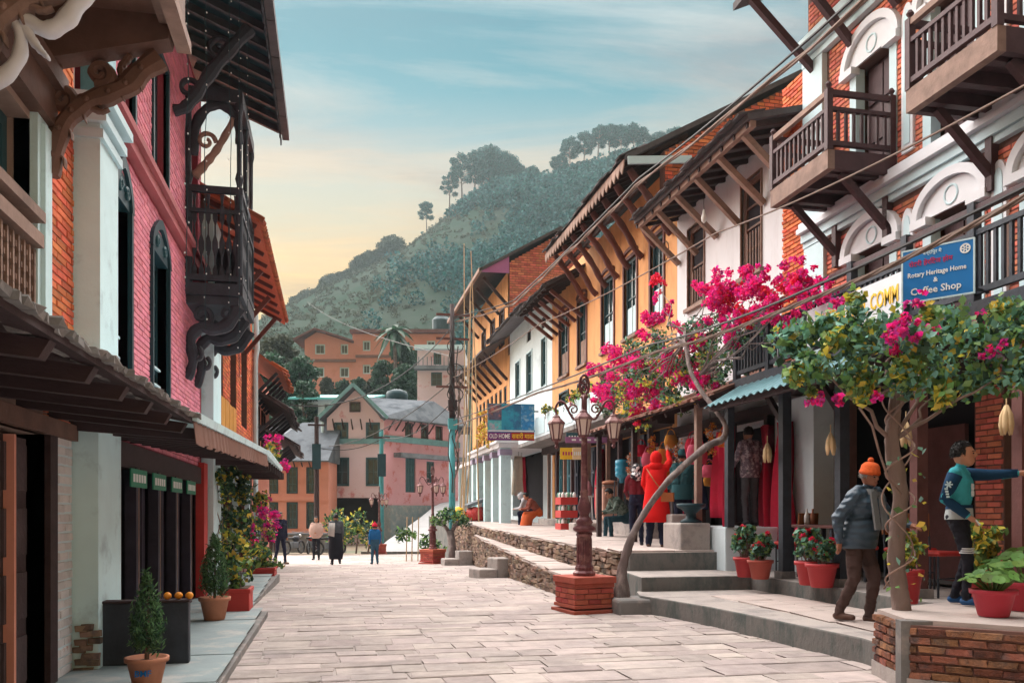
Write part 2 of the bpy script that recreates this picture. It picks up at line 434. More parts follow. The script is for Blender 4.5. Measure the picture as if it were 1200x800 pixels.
M_forest = mat('forest_leaf', (.018, .095, .10), .8, .25, .06, 0, island=.55, island_hue=.05, trans=.15)  # bluish tint of distance haze put into the leaf colour
M_scrub = mat('scrub_leaf', (.06, .068, .045), .8, .25, .06, 0, island=.5, island_hue=.06, trans=.15)
M_hill = mat('hillside', (.046, .060, .050), 1, spec=0, var=.22, scale=.08, bump=.8, bscale=.25, col2=(.03, .05, .038), c2at=(.42, .6), c2scale=.05)  # slope colour also shifted to blue in place of thicker haze
M_corn = mat('dry_corn', (.70, .50, .28), .7, .15, 9, .2, 40, island=.15)
M_skin = mat('skin', (.42, .20, .125), .6, .08, 9, .04, 60)
M_hair = mat('black_hair', (.014, .011, .012), .5, .2, 20, .3, 90)

# ------------------------------------------------------------------ the setting: ground, square, lane, terraces, hill
CA_R = Matrix.Rotation(-YAW, 4, 'Z')
def far(xc, d, z=0):
    """a point of the far quarter: xc metres to the side of the view axis, d metres along it"""
    p = CA_R @ Vector((xc, d, 0)); return Vector((p.x, p.y, z))

mb = MB(); ys = [-400, -40, 12, 20, 28, 36, 45, 60, 400, 3000]
for i in range(len(ys) - 1):
    a, b = ys[i], ys[i+1]; za, zb = ground_z(a) - .05, ground_z(b) - .05
    n = len(mb.v)
    if i == 0: mb.v += [(-2500, a, za), (2500, a, za)]
    n = len(mb.v) - 2
    mb.v += [(-2500, b, zb), (2500, b, zb)]
    mb.f.append((n, n + 1, n + 3, n + 2)); mb.mi.append(0)
tag(mb.obj('ground', M_ground), 'dry bare ground around the village', 'ground', kind='structure')

mb = MB(); ys = [-6, 4, 12, 16, 20, 24, 28, 32, 36, 40.6]
for y in ys: mb.v += [(-2.6, y, ground_z(y) - .008), (6.0, y, ground_z(y) - .008)]
mb.f = [(2*i, 2*i+1, 2*i+3, 2*i+2) for i in range(len(ys)-1)]; mb.mi = [0]*len(mb.f)
street = tag(mb.obj('street', M_sand), 'pale stone paved village street with sandy joints', 'street', kind='structure')
rnd = random.Random(3); items = []
y = 2.2; rx = Matrix.Rotation(R(90), 4, 'X')
while y < 40.3:
    h = rnd.choice((.24, .3, .36, .44, .52)); x = -2.3 + rnd.uniform(-.4, 0)
    xe = 4.75 if y < 13.5 else 4.2
    while x < xe:
        w = rnd.choice((.28, .36, .45, .55, .68, .85)) * rnd.uniform(.85, 1.15)
        if rnd.random() < .25 and h > .28:
            k_ = rnd.uniform(.35, .65); parts_ = [(0, k_, w), (k_, 1 - k_, w)]
        else: parts_ = [(0, 1, w)]
        for f0, fl, ww in parts_:
            hh = h * fl
            yy = y + h * f0 + hh / 2
            m = Matrix.Translation((x + ww / 2, yy, ground_z(yy) - .014 + rnd.uniform(-.005, .005))) @ Matrix.Rotation(rnd.uniform(-.035, .035), 4, 'Z') @ Matrix.Rotation(rnd.uniform(-.007, .007), 4, 'Y') @ rx @ Matrix.Diagonal((ww * rnd.uniform(.95, 1) - .01, .034, hh * rnd.uniform(.93, 1) - .008, 1))
            items.append(m)
        x += w
    y += h
pieces(street, 'paving_stone', items, [piece_mesh('paving_stone', M_pave, .03, s, .04) for s in range(9)], M_pave, 300, 'paving')

# narrow raised pavements in front of the house doors
def pavement(label, x0, edge, y0, y1, z, n, seed):
    rnd = random.Random(seed)
    mb = MB(); mb.box(x0, y0, -.5, edge(y0) - .03, y1, z - .05)
    o = tag(mb.obj('pavement', M_concdk), label, 'pavement', kind='structure')
    it = []; y = y0
    L = (y1 - y0) / n
    for i in range(n):
        l = L; e = edge(y + l/2)
        it.append(Matrix.Translation(((x0 + e) / 2, y + l/2, z - .04 + rnd.uniform(-.004, .004))) @ rx @ Matrix.Diagonal((e - x0, .08, l - .012, 1)))
        y += l
    pieces(o, 'slab', it, [piece_mesh('slab', M_slabgrey, .008, s, .012) for s in range(3)], M_slabgrey)
pavement('raised blue-grey slab pavement before the dark slatted shop', -2.0, lambda y: -.86 - .012 * (y - 7), 1.5, 11.5, .12, 8, 5)
pavement('lower slab pavement under the planted house fronts', -2.0, lambda y: -1.1 - .022 * (y - 11.5), 11.55, 19.2, .06, 6, 6)

# lane that climbs beyond the square
mb = MB()
lane = [(42.2, -.66, -6.85, .2), (46, -.15, -6.7, .8), (50, .45, -6.2, 1.2), (54, 1.1, -5.7, 1.5), (58, 1.75, -5.3, 1.6), (62, 2.2, -4.8, 2.5), (68, 2.7, -4, 2.5)]
for d, z, xa, xb in lane: mb.v += [tuple(far(xa, d, z)), tuple(far(xb + 4, d, z))]
k = len(mb.v)
for d, z, xa, xb in lane: mb.v += [tuple(far(xa, d, -2)), tuple(far(xb + 4, d, -2))]
for i in range(len(lane) - 1):
    mb.f += [(2*i, 2*i+1, 2*i+3, 2*i+2), (2*i, 2*i+2, k+2*i+2, k+2*i), (2*i+1, 2*i+3, k+2*i+3, k+2*i+1)]
mb.f.append((0, 1, k+1, k)); mb.mi = [0] * len(mb.f)
tag(mb.obj('lane', M_road), 'grey lane climbing between the pink house and the shops', 'lane', kind='structure')
mb = MB(); mb.beam(far(-7.4, 41.9, -.63), far(4, 41.9, -.63), .22, .12)
tag(mb.obj('kerb', M_concdk), 'dark kerb where the square meets the grey lane', 'kerb', kind='structure')

M_riser = mat('dark_riser', (.21, .20, .19), .95, .25, 4, .6, 22, col2=(.10, .115, .11), c2at=(.44, .62), c2scale=4, stretch=(1, 1, .5), spec=.1)  # risers set darker than the step tops, with still darker blotches
def slab_poly(name, poly, zf, zb, m, label, cat):
    n = len(poly)
    V = [(x, y, zb) for x, y in poly] + [(x, y, zf(x, y)) for x, y in poly]
    F = [tuple(reversed(range(n))), tuple(range(n, 2*n))] + [(i, (i+1) % n, (i+1) % n + n, i + n) for i in range(n)]
    mi = [0, 1] + [0] * n if isinstance(m, list) else None
    return tag(mesh_obj(name, V, F, m, None, False, mi), label, cat, kind='structure')
def bevel(o, w=.02):
    b = o.modifiers.new('bevel', 'BEVEL'); b.width = w; b.segments = 2; b.limit_method = 'ANGLE'; b.angle_limit = R(40); return o
tread = bevel(slab_poly('step_tread', [(4.5, 5.9), (4.62, 6.8), (4.5, 8.2), (4.38, 9.4), (4.2, 10.3), (4.05, 10.9), (4.2, 11.45), (6.1, 11.45), (6.1, 5.9)], lambda x, y: .235, -.2, [M_riser, M_concrete], 'broad low concrete step along the café front', 'step'))
plat = bevel(slab_poly('platform', [(4.25, 11.38), (4.42, 12.68), (7.6, 12.68), (7.6, 1.5), (5.94, 1.5), (5.94, 11.38)], lambda x, y: .44, -.2, [M_riser, M_concrete], 'concrete platform carrying the café tables and flower pots', 'platform'))
nearp = slab_poly('wall_top_platform', [(4.3, 5.78), (4.83, 5.2), (7.0, 3.0), (7.5, 3.0), (7.5, 6.95), (5.9, 6.95), (4.5, 6.42)], lambda x, y: .535, -.2, M_flag, 'raised platform behind the low brick wall', 'platform')
tz = lambda y: .72 + .018 * max(0, y - 16)
tpoly_y = [12.6, 16, 22, 28, 34, 41]
V, F = [], []
for y in tpoly_y: V += [(4.52, y, tz(y)), (7.6, y, tz(y)), (4.52, y, -1), (7.6, y, -1)]
for i in range(len(tpoly_y) - 1):
    b = 4 * i; F += [(b, b+1, b+5, b+4), (b, b+4, b+6, b+2), (b+1, b+3, b+7, b+5), (b+2, b+6, b+7, b+3)]
F += [(0, 2, 3, 1), (4*5, 4*5+1, 4*5+3, 4*5+2)]
terrace = tag(mesh_obj('terrace', V, F, [M_flag, M_riser], None, False, [0 if i % 4 == 0 and i < 20 else 1 for i in range(len(F))]), 'upper flagstone terrace in front of the shops', 'terrace', kind='structure')
w1 = lambda y: (3.76 + .05 * (y - 14.2), .27 + .026 * (y - 14))
V, F = [], []; ty = [12.75, 14, 17, 20, 23, 26.6]
for y in ty:
    x, z = w1(y); V += [(x + .1, y, z), (4.6, y, z + .05), (x + .1, y, -1), (4.6, y, -1)]
for i in range(len(ty) - 1):
    b = 4 * i; F += [(b, b+1, b+5, b+4), (b, b+4, b+6, b+2), (b+1, b+3, b+7, b+5), (b+2, b+6, b+7, b+3)]
b = 4 * (len(ty) - 1); F += [(0, 2, 3, 1), (b, b+1, b+3, b+2)]
ledge = tag(mesh_obj('ledge', V, F, M_flag), 'lower stone ledge below the terrace', 'ledge', kind='structure')
# flagstones
rnd = random.Random(11)
fl = [piece_mesh('flagstone', M_flag, .03, s, .03) for s in range(5)]
it = []
y = 12.7
while y < 30:
    l = rnd.uniform(.5, 1.0); x = 4.40
    for c in range(3):
        w = rnd.uniform(.7, 1.05)
        it.append(Matrix.Translation((x + w/2, y + l/2, tz(y + l/2) + .012 + rnd.uniform(-.006, .006))) @ Matrix.Rotation(rnd.uniform(-.03, .03), 4, 'Z') @ Matrix.Rotation(.018, 4, 'X') @ rx @ Matrix.Diagonal((w - .015, .05, l - .015, 1))); x += w
    y += l
pieces(terrace, 'flagstone', it, fl, M_flag)
it = []; y = 12.8
while y < 26.3:
    l = rnd.uniform(.45, .95); x, z = w1(y + l/2)
    it.append(Matrix.Translation((x + .37, y + l/2, z + .03 + rnd.uniform(-.012, .012))) @ Matrix.Rotation(rnd.uniform(-.06, .06), 4, 'Z') @ Matrix.Rotation(.026, 4, 'X') @ rx @ Matrix.Diagonal((rnd.uniform(.72, .86), .06, l - .02, 1)))
    y += l
pieces(ledge, 'flagstone', it, fl, M_flag)
it = []; y = 6.0
for (xa, ya), (xb, yb) in (((4.62, 6.8), (4.5, 8.2)), ((4.5, 8.2), (4.38, 9.4)), ((4.38, 9.4), (4.2, 10.3))): pass
x = 4.95
for r_ in range(2):
    y = 6.9
    while y < 10.9:
        l = rnd.uniform(.5, .95)
        if y + l > 11.1: break
        it.append(Matrix.Translation((x + .22, y + l/2, .238)) @ Matrix.Rotation(rnd.uniform(-.04, .04), 4, 'Z') @ rx @ Matrix.Diagonal((.46, .03, l - .02, 1))); y += l
    x += .48
pieces(tread, 'flagstone', it, fl, M_flag)

def rubble_wall(label, xf, y0, y1, zb, zt, seed):
    """dry stone wall, face towards -X"""
    rnd = random.Random(seed)
    t = thing('stone_wall', label, 'wall', (xf(y0) + .1, y0, zb(y0)), world=True)
    var = [piece_mesh('stone', M_stone, .09, s, .1) for s in range(8)]
    it = []; y = y0
    mbk = MB()
    V = []
    n = 8
    for i in range(n + 1):
        yy = y0 + (y1 - y0) * i / n
        V += [(xf(yy) + .07, yy, zb(yy) - .1), (xf(yy) + .07, yy, zt(yy) - .02), (xf(yy) + .3, yy, zt(yy) - .02), (xf(yy) + .3, yy, zb(yy) - .1)]
    F = [(4*i, 4*i+1, 4*i+5, 4*i+4) for i in range(n)] + [(4*i+1, 4*i+2, 4*i+6, 4*i+5) for i in range(n)] + [(0, 1, 2, 3), (4*n, 4*n+1, 4*n+2, 4*n+3)]
    mesh_obj('core', V, F, M_earth, t)
    rm = Fr((0, 0, 0), (0, 1, 0), (-1, 0, 0)).rot()
    while y < y1:
        w = rnd.uniform(.20, .38); z = zb(y); top = zt(y + w/2)
        while z < top - .015:
            h = min(rnd.uniform(.055, .115), top - z + .01)
            l = w * rnd.uniform(.8, 1.15); o = rnd.uniform(-.05, .05)
            it.append(Matrix.Translation((xf(y) + .06 + rnd.uniform(-.02, .025), y + w/2 + o, z + h/2)) @ rm @ Matrix.Rotation(rnd.uniform(-.07, .07), 4, 'Y') @ Matrix.Diagonal((l - .01, .2, h - .006, 1)))
            z += h
        y += w
    pieces(t, 'stone', it, var, M_stone, 300, 'rubble')
rubble_wall('lower dry stone wall holding the ledge beside the paved square', lambda y: w1(y)[0], 12.8, 26.6, lambda y: ground_z(y) - .03, lambda y: w1(y)[1], 1)
rubble_wall('upper dry stone wall between the ledge and the terrace', lambda y: 4.42, 12.8, 32, lambda y: w1(y)[1] if y < 26.6 else ground_z(y), lambda y: tz(y) - .01, 2)

# low brick wall with a concrete corner pier
t = thing('brick_wall', 'low weathered brick wall with concrete corner below the potted plants', 'wall', (4.25, 5.75, 0), world=True)
c0, c1, c2 = Vector((4.24, 5.72, 0)), Vector((4.44, 6.36, 0)), Vector((7.0, 2.98, 0))
u1 = (c1 - c0).normalized(); n1 = Vector((-u1.y, u1.x, 0)); fA = Fr(c0, u1, n1); LA = (c1 - c0).length
u2 = (c2 - c0).normalized(); n2 = Vector((u2.y, -u2.x, 0)); fB = Fr(c0, u2, n2); LB = (c2 - c0).length
mb = MB(); fA.box(mb, .05, LA, -.1, .50, -.25, 0); fB.box(mb, .04, LB, -.1, .50, -.25, 0); mb.obj('core', M_mortard, t)
bricks(t, fA, .13, LA, .12, .535, [], M_wallbrick, .17, .066, .013, .022, 300, .09, 4, depth=.06)
bricks(t, fB, .035, LB, .10, .535, [], M_wallbrick, .185, .066, .014, .022, 300, .09, 5, depth=.06)
mb = MB(); fA.box(mb, -.02, .10, -.05, .53, -.2, .03); mb.obj('corner_pier', M_concdk, t)
mb = MB(); fA.box(mb, .0, LA + .02, -.05, .12, -.2, .025); mb.obj('footing', M_concrete, t)
mb = MB(); fB.box(mb, .02, LB, -.05, .10, -.2, .025); mb.obj('footing', M_concrete, t)

# hill
RIDGE = [(-900, 520), (-200, 500), (150, 470), (250, 445), (310, 412), (330, 392), (350, 368), (400, 338), (440, 312), (480, 288), (520, 255), (560, 228), (600, 209), (640, 212), (680, 197), (720, 185), (780, 170), (860, 152), (1000, 150), (1300, 190), (1900, 260)]
RX = np.array([(p - 600) * .3 for p, _ in RIDGE]); RZ = np.array([(600 - q) * .3 + 1.35 for _, q in RIDGE])
rs = np.random.RandomState(5)
_ph = rs.rand(24, 3) * 6.28; _fr = rs.rand(24, 2) * .16 - .08
def rough(x, d):
    s = 0
    for i in range(24): s += math.sin(x * _fr[i, 0] + d * _fr[i, 1] + _ph[i, 0]) * (1 if i % 2 else .6)
    return s
def hill_z(xc, d):
    r = float(np.interp(xc, RX, RZ))
    if d <= 62: return -.9
    if d <= 112: return -.9 + 17.5 * ((d - 62) / 50) ** 1.1
    if d <= 300:
        t = (d - 112) / 188
        return 16.6 + (r - 16.6) * t + rough(xc, d) * .55 * math.sin(PI * t)
    return r - (d - 300) * .25
xs = np.linspace(-330, 380, 96); ds = np.concatenate([np.linspace(62, 112, 9), np.linspace(120, 300, 37), np.linspace(310, 360, 5)])
V = [tuple(far(x, d, hill_z(x, d))) for d in ds for x in xs]; n = len(xs)
F = [(j*n+i, j*n+i+1, (j+1)*n+i+1, (j+1)*n+i) for j in range(len(ds)-1) for i in range(n-1)]
tag(mesh_obj('hill', V, F, M_hill, None, True), 'steep green hillside rising behind the village', 'hill', kind='structure')

# ------------------------------------------------------------------ building kit
def window(parent, fr, a0, a1, z0, z1, mf=None, mg=None, dep=.14, cols=2, rows=2, fw=.06, sill=None, head=None, casing=0, name='window', bars=0, mc=None):
    mf = mf or M_wood; mg = mg or M_glass
    mb = MB()
    for b in ((a0, a0 + fw, z0, z1), (a1 - fw, a1, z0, z1), (a0 + fw, a1 - fw, z0, z0 + fw), (a0 + fw, a1 - fw, z1 - fw, z1)):
        fr.box(mb, *b, -dep, -dep + .06)
    w = mb.obj(name, mf, parent)
    mb = MB(); fr.box(mb, a0 + fw * .8, a1 - fw * .8, z0 + fw * .8, z1 - fw * .8, -dep + .005, -dep + .02); mb.obj('pane', mg, w)
    for i in range(1, cols):
        a = a0 + fw + (a1 - a0 - 2*fw) * i / cols; mb = MB(); fr.box(mb, a - .02, a + .02, z0 + fw, z1 - fw, -dep + .021, -dep + .05); mb.obj('mullion', mf, w)
    for j in range(1, rows):
        z = z0 + fw + (z1 - z0 - 2*fw) * j / rows; mb = MB(); fr.box(mb, a0 + fw, a1 - fw, z - .02, z + .02, -dep + .021, -dep + .048); mb.obj('transom', mf, w)
    for i in range(bars):
        a = a0 + fw + (a1 - a0 - 2*fw) * (i + .5) / bars; mb = MB(); fr.box(mb, a - .012, a + .012, z0 + fw, z0 + (z1 - z0) * .45, -dep + .055, -dep + .08); mb.obj('bar', mc or mf, w)
    if casing:
        mb = MB()
        for b in ((a0 - casing, a0, z0 - casing, z1 + casing), (a1, a1 + casing, z0 - casing, z1 + casing), (a0, a1, z1, z1 + casing), (a0, a1, z0 - casing, z0)): fr.box(mb, *b, -.03, .035)
        mb.obj('casing', mc or mf, w)
    if sill: mb = MB(); fr.box(mb, a0 - .08, a1 + .08, z0 - .08, z0 - .003, -.05, .09); mb.obj('sill', sill, w)
    if head: mb = MB(); fr.box(mb, a0 - .1, a1 + .1, z1 + .003, z1 + .11, -.05, .06); mb.obj('lintel', head, w)
    return w

def arch_poly(a0, a1, zs, rise, t, n=14, pointed=0):
    """ring over an opening, springing at zs"""
    c, h = (a0 + a1) / 2, (a1 - a0) / 2
    inn = [(c - h * math.cos(PI * i / n), zs + rise * math.sin(PI * i / n) + pointed * max(0, 1 - abs(i - n/2) / 3)) for i in range(n + 1)]
    out = [(c - (h + t) * math.cos(PI * i / n), zs + (rise + t) * math.sin(PI * i / n) + pointed * 1.4 * max(0, 1 - abs(i - n/2) / 3)) for i in range(n + 1)]
    return out + inn[::-1]

def roof_gable(parent, y0, y1, xe, ze, xr, zr, th, m, name='roof', mside=None, dz=0):
    """slope from the eave (xe,ze) to the ridge (xr,zr) and down behind; dz lifts the far end"""
    mb = MB(); s = 1 if xr > xe else -1
    for (xa, za, xb, zb_) in ((xe, ze, xr, zr), (xr, zr, xr + s * 4.5, zr - (zr - ze) * 4.5 / abs(xr - xe))):
        mb.hexa([(xa, y0, za), (xb, y0, zb_), (xb, y1, zb_ + dz), (xa, y1, za + dz), (xa, y0, za + th), (xb, y0, zb_ + th), (xb, y1, zb_ + th + dz), (xa, y1, za + th + dz)])
    return mb.obj(name, m, parent)

def eave_slates(parent, y0, y1, xe, ze, sx, m, n, seed, dz=0, slope=.45, rows=2, name='slate'):
    rnd = random.Random(seed); it = []
    var = [piece_mesh(name, m, .05, s, .06) for s in range(4)]
    for r_ in range(rows):
        for i in range(n):
            y = y0 + (y1 - y0) * (i + .5 + .4 * (r_ % 2)) / n
            zz = ze + dz * (y - y0) / (y1 - y0)
            l = (y1 - y0) / n
            m4 = Matrix.Translation((xe + sx * (.1 + .24 * r_ + rnd.uniform(-.05, .05)), y, zz + (.1 + .24 * r_) * slope + .035 + .02 * (r_ % 2))) @ Matrix.Rotation(-math.atan(slope) * (1 if sx > 0 else -1), 4, 'Y') @ Matrix.Rotation(rnd.uniform(-.05, .05), 4, 'Z') @ rx @ Matrix.Diagonal((.46, .035, l * rnd.uniform(.95, 1.15), 1))
            it.append(m4)
    pieces(parent, name, it, var, m, 300)

def carve(pts, w0, w1, th, fn, mb, n=26):
    """flat carved ribbon along a smooth 2-D curve; fn(a,z,d) -> point, th = thickness"""
    P = [Vector((a, b)) for a, b in pts]; C = []
    for i in range(n + 1):
        t = i / n * (len(P) - 1); k = min(int(t), len(P) - 2); f = t - k
        p0, p1, p2, p3 = P[max(k-1, 0)], P[k], P[k+1], P[min(k+2, len(P)-1)]
        C.append(.5 * ((2*p1) + (p2 - p0) * f + (2*p0 - 5*p1 + 4*p2 - p3) * f*f + (3*p1 - p0 - 3*p2 + p3) * f**3))
    b = len(mb.v); m = len(C)
    for i, c in enumerate(C):
        d = (C[min(i+1, m-1)] - C[max(i-1, 0)]).normalized(); nn = Vector((-d.y, d.x)); w = w0 + (w1 - w0) * i / (m - 1)
        w *= 1 + .12 * math.sin(i * 1.3)
        for q, e in ((-1, .5), (-.45, 1), (.45, 1), (1, .5)):
            p = c + nn * w * q; mb.v.append(tuple(fn(p.x, p.y, th * e)))
        for q, e in ((1, -.5), (.45, -1), (-.45, -1), (-1, -.5)):
            p = c + nn * w * q; mb.v.append(tuple(fn(p.x, p.y, th * e)))
    for i in range(m - 1):
        for k in range(8): mb.f.append((b + i*8 + k, b + i*8 + (k+1) % 8, b + (i+1)*8 + (k+1) % 8, b + (i+1)*8 + k)); mb.mi.append(mb.m)
    mb.f += [tuple(b + k for k in range(8)), tuple(b + (m-1)*8 + k for k in reversed(range(8)))]; mb.mi += [mb.m] * 2
def spiral(c, r0, r1, turns, start, n=10):
    return [(c[0] + (r0 + (r1 - r0) * i / n) * math.cos(start + turns * 2 * PI * i / n), c[1] + (r0 + (r1 - r0) * i / n) * math.sin(start + turns * 2 * PI * i / n)) for i in range(n + 1)]

# ------------------------------------------------------------------ near house with carved wooden front
fL = Fr((-2, 0, 0), (0, 1, 0), (1, 0, 0))
A = thing('carved_house', 'orange brick house with carved wooden jetty, lattice window and pale blue pilaster', 'house', (-2, 3, 0), world=True)
opsA = [(4.3, 6.6, .1, 1.9), (4.4, 6.3, 2.62, 4.0), (0, 3.2, .1, 1.9), (.4, 3.0, 2.62, 4.0)]
wall('wall', fL, -4, 7.32, -.3, 4.95, opsA, .35, M_mortar, A)
mb = MB(); mb.box(-7, -4, -.3, -2.8, 8.0, 7.5); mb.obj('core', M_dark, A)
bricks(A, fL, 6.56, 7.26, 2.0, 4.95, [], M_orbrick, .24, .058, .01, .012, 300, .03, 21)
mb = MB(); fL.box(mb, 6.77, 7.215, -.02, 1.93, .001, .008); mb.obj('whitewash', M_whiteb, A)
bricks(A, fL, 6.77, 7.21, -.02, 1.92, [], M_whbrick, .23, .072, .01, .016, 300, .05, 22)
# upper lattice window
mb = MB(); fL.box(mb, 6.3, 6.54, 2.3, 4.05, -.1, .05); fL.box(mb, 6.36, 6.5, 2.3, 4.0, .05, .08); mb.obj('window_jamb', M_paleblue, A)
mb = MB(); fL.box(mb, 4.2, 6.56, 4.05, 4.3, -.12, .10); fL.box(mb, 4.2, 6.6, 4.3, 4.42, -.12, .16); mb.obj('window_lintel', M_woodb, A)
win = window(A, fL, 4.4, 6.3, 2.62, 4.0, M_teal, M_tealdk, .2, 3, 2, .09)
mb = MB(); fL.box(mb, 4.3, 6.3, 3.30, 3.37, .0, .1); mb.obj('window_rail', M_woodp, A)
mb = MB(); fL.box(mb, 4.3, 6.3, 3.13, 3.22, -.02, .09); fL.box(mb, 4.3, 6.3, 2.52, 2.58, -.02, .09); mb.obj('lattice_frame', M_woodp, A)
lat = mb = MB()
for i in range(20):
    for j in range(5):
        a, z = 4.35 + i * .098, 2.6 + j * .105
        fL.box(mb, a, a + .075, z + .012, z + .05, .012, .04); fL.box(mb, a + .022, a + .05, z - .02, z + .09, .022, .05)
lt = mb.obj('lattice_panel', M_woodp, A); lt['kind'] = 'stuff'
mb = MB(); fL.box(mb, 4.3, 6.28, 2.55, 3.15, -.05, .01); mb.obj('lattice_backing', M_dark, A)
# jetty above
mb = MB(); mb.box(-2.2, -4, 4.86, -1.2, 6.5, 5.2); mb.obj('soffit', M_woodb, A)
mb = MB(); mb.box(-1.2, -4, 4.80, -1.06, 6.62, 5.6); mb.obj('fascia', M_woodp, A)
mb = MB(); mb.box(-1.12, -4, 4.72, -1.02, 6.64, 4.80); mb.box(-1.10, -4, 5.6, -1.0, 6.66, 5.7); mb.obj('moulding', M_woodp, A)
for yb in (6.5, 5.25, 4.0, 2.7):
    mb = MB(); mb.hexa([(-2.0, yb - .09, 4.46), (-2.0, yb + .09, 4.46), (-1.14, yb + .09, 4.70), (-1.14, yb - .09, 4.70), (-2.0, yb - .09, 4.84), (-2.0, yb + .09, 4.84), (-1.1, yb + .09, 4.90), (-1.1, yb - .09, 4.90)])
    mb.obj('jetty_beam', M_woodb, A)
    mb = MB(); mb.ell((-1.16, yb, 4.86), (.09, .07, .08)); mb.ell((-1.1, yb, 4.90), (.05, .06, .05)); mb.obj('beam_end', M_woodp, A, True)
for k, yb in enumerate((6.55, 5.3, 4.05)):
    fn = lambda a, z, d, yb=yb: (a, yb + d, z)
    pale = M_woodp if k else M_woodb
    mb = MB()
    carve([(-1.94, 3.72), (-1.92, 3.85), (-1.88, 4.04), (-1.80, 4.17), (-1.70, 4.26), (-1.56, 4.33), (-1.44, 4.40), (-1.34, 4.52), (-1.22, 4.62)], .05, .075, .06, fn, mb)
    bo = mb.obj('carved_bracket', pale, A)
    mb = MB(); sc_pts = [(-1.92, 3.85), (-1.88, 4.04), (-1.80, 4.17), (-1.70, 4.26), (-1.56, 4.33), (-1.44, 4.40), (-1.34, 4.52)]
    for q, (pa, pz) in enumerate(sc_pts):
        for sd in (-1, 1):
            ang = .9 + .12 * q + sd * 1.0; L3 = .10 if sd < 0 else .08
            carve([(pa, pz), (pa + L3 * .6 * math.cos(ang), pz + L3 * .6 * math.sin(ang)), (pa + L3 * math.cos(ang + sd * .7), pz + L3 * math.sin(ang + sd * .7))], .026, .005, .035, fn, mb, 8)
    for q, (pa, pz) in enumerate(sc_pts): mb.ell((pa, yb - .062, pz), (.022, .018, .022), 7, 5)
    mb.obj('leaf_carving', pale, A)
    mb = MB()
    carve(spiral((-1.86, 4.25), .085, .02, 1.2, -.6), .04, .022, .055, fn, mb)
    carve(spiral((-1.62, 4.46), .09, .02, 1.3, -1.9), .042, .022, .055, fn, mb)
    carve([(-1.94, 3.9), (-1.95, 4.1), (-1.93, 4.3), (-1.9, 4.5)], .03, .03, .035, fn, mb)
    carve([(-1.72, 4.24), (-1.62, 4.20), (-1.56, 4.22)], .028, .006, .03, fn, mb)
    carve([(-1.86, 4.06), (-1.93, 4.0), (-1.95, 3.93)], .02, .006, .03, fn, mb)
    carve([(-1.46, 4.41), (-1.48, 4.52), (-1.42, 4.62)], .03, .02, .035, fn, mb)
    mb.obj('bracket_scrolls', pale, A)
fn = lambda a, z, d: (a, 5.35 + d, z)
mb = MB(); carve([(-1.98, 3.72), (-1.84, 3.82), (-1.75, 3.96), (-1.76, 4.12), (-1.86, 4.19), (-1.92, 4.1)], .04, .02, .05, fn, mb); mb.obj('pale_scroll', M_trimw, A, True)
mb = MB(); carve([(-1.86, 4.2), (-1.72, 4.16), (-1.6, 4.12), (-1.50, 4.2), (-1.42, 4.34), (-1.3, 4.46)], .03, .055, .05, fn, mb); mb.obj('pale_scroll', M_trimw, A, True)
mb = MB(); carve([(-1.74, 4.14), (-1.66, 4.02), (-1.6, 3.96)], .035, .008, .035, fn, mb); mb.obj('leaf_tip', M_trimw, A, True)
# pilaster above the canopy and pillar below it
mb = MB(); mb.box(-2.1, 7.27, 2.0, -1.80, 7.85, 4.62); mb.obj('pilaster', M_paleblue, A)
for z, e in ((4.30, .03), (4.42, .06), (4.56, .10)):
    mb = MB(); mb.box(-2.1, 7.27 - e, z, -1.80 + e, 7.85 + e, z + .07); mb.obj('capital_band', M_trimb, A)
mb = MB(); mb.box(-2.1, 7.853, 2.0, -1.88, 8.12, 7.2); mb.obj('teal_strip', M_tealdk if 0 else M_metalt, A)
mb = MB(); mb.box(-2.1, 7.22, -.3, -1.80, 7.95, 2.02); mb.obj('pillar', M_paleblue, A)
rnd = random.Random(4); it = []
for i in range(14):
    it.append(Matrix.Translation((-1.93 + .05 * (i % 3) + rnd.uniform(-.01, .01), 7.215, .12 + .055 * (i // 2) + rnd.uniform(-.01, .01))) @ Matrix.Rotation(PI, 4, 'Z') @ Matrix.Diagonal((.09, .05, .05, 1)))
pieces(A, 'stone', it, [piece_mesh('stone', M_stone, .08, s, .1) for s in range(4)], M_stone)
# doors
def plank_door(parent, fr, a0, a1, z0, z1, dep, m, panels=3, name='door', leaf=2):
    d = None
    for l in range(leaf):
        w = (a1 - a0) / leaf; x0, x1 = a0 + l * w + .01, a0 + (l + 1) * w - .01
        mb = MB(); fr.box(mb, x0, x1, z0, z1, -dep - .05, -dep); d = mb.obj(name, m, parent)
        ph = (z1 - z0) / panels
        for k in range(panels):
            for h in range(2):
                b0 = x0 + .06 + h * (x1 - x0 - .06) / 2; b1 = b0 + (x1 - x0 - .06) / 2 - .06
                mb = MB(); fr.box(mb, b0, b1, z0 + k * ph + .07, z0 + (k + 1) * ph - .05, -dep + .003, -dep + .025); mb.obj('panel', m, d)
plank_door(A, fL, 4.45, 6.55, .12, 1.86, .1, mat('door_wood', (.085, .06, .065), .6, .35, 5, .3, 25), 4)
for a_, b_ in ((6.6, 6.765), (4.3, 4.44)): mb = MB(); fL.box(mb, a_, b_, .1, 1.9, -.2, .04); mb.obj('door_jamb', M_wood, A)
mb = MB(); fL.box(mb, 6.10, 6.14, .12, 1.86, -.095, -.03); mb.obj('lit_door_edge', M_orange2, A)  # orange strip painted in for the light along the door's edge
mb = MB(); fL.box(mb, 4.2, 7.2, 1.9, 2.02, -.05, .06); mb.obj('door_lintel', M_woodb, A)
plank_door(A, fL, .1, 3.1, .12, 1.86, .16, M_wood)
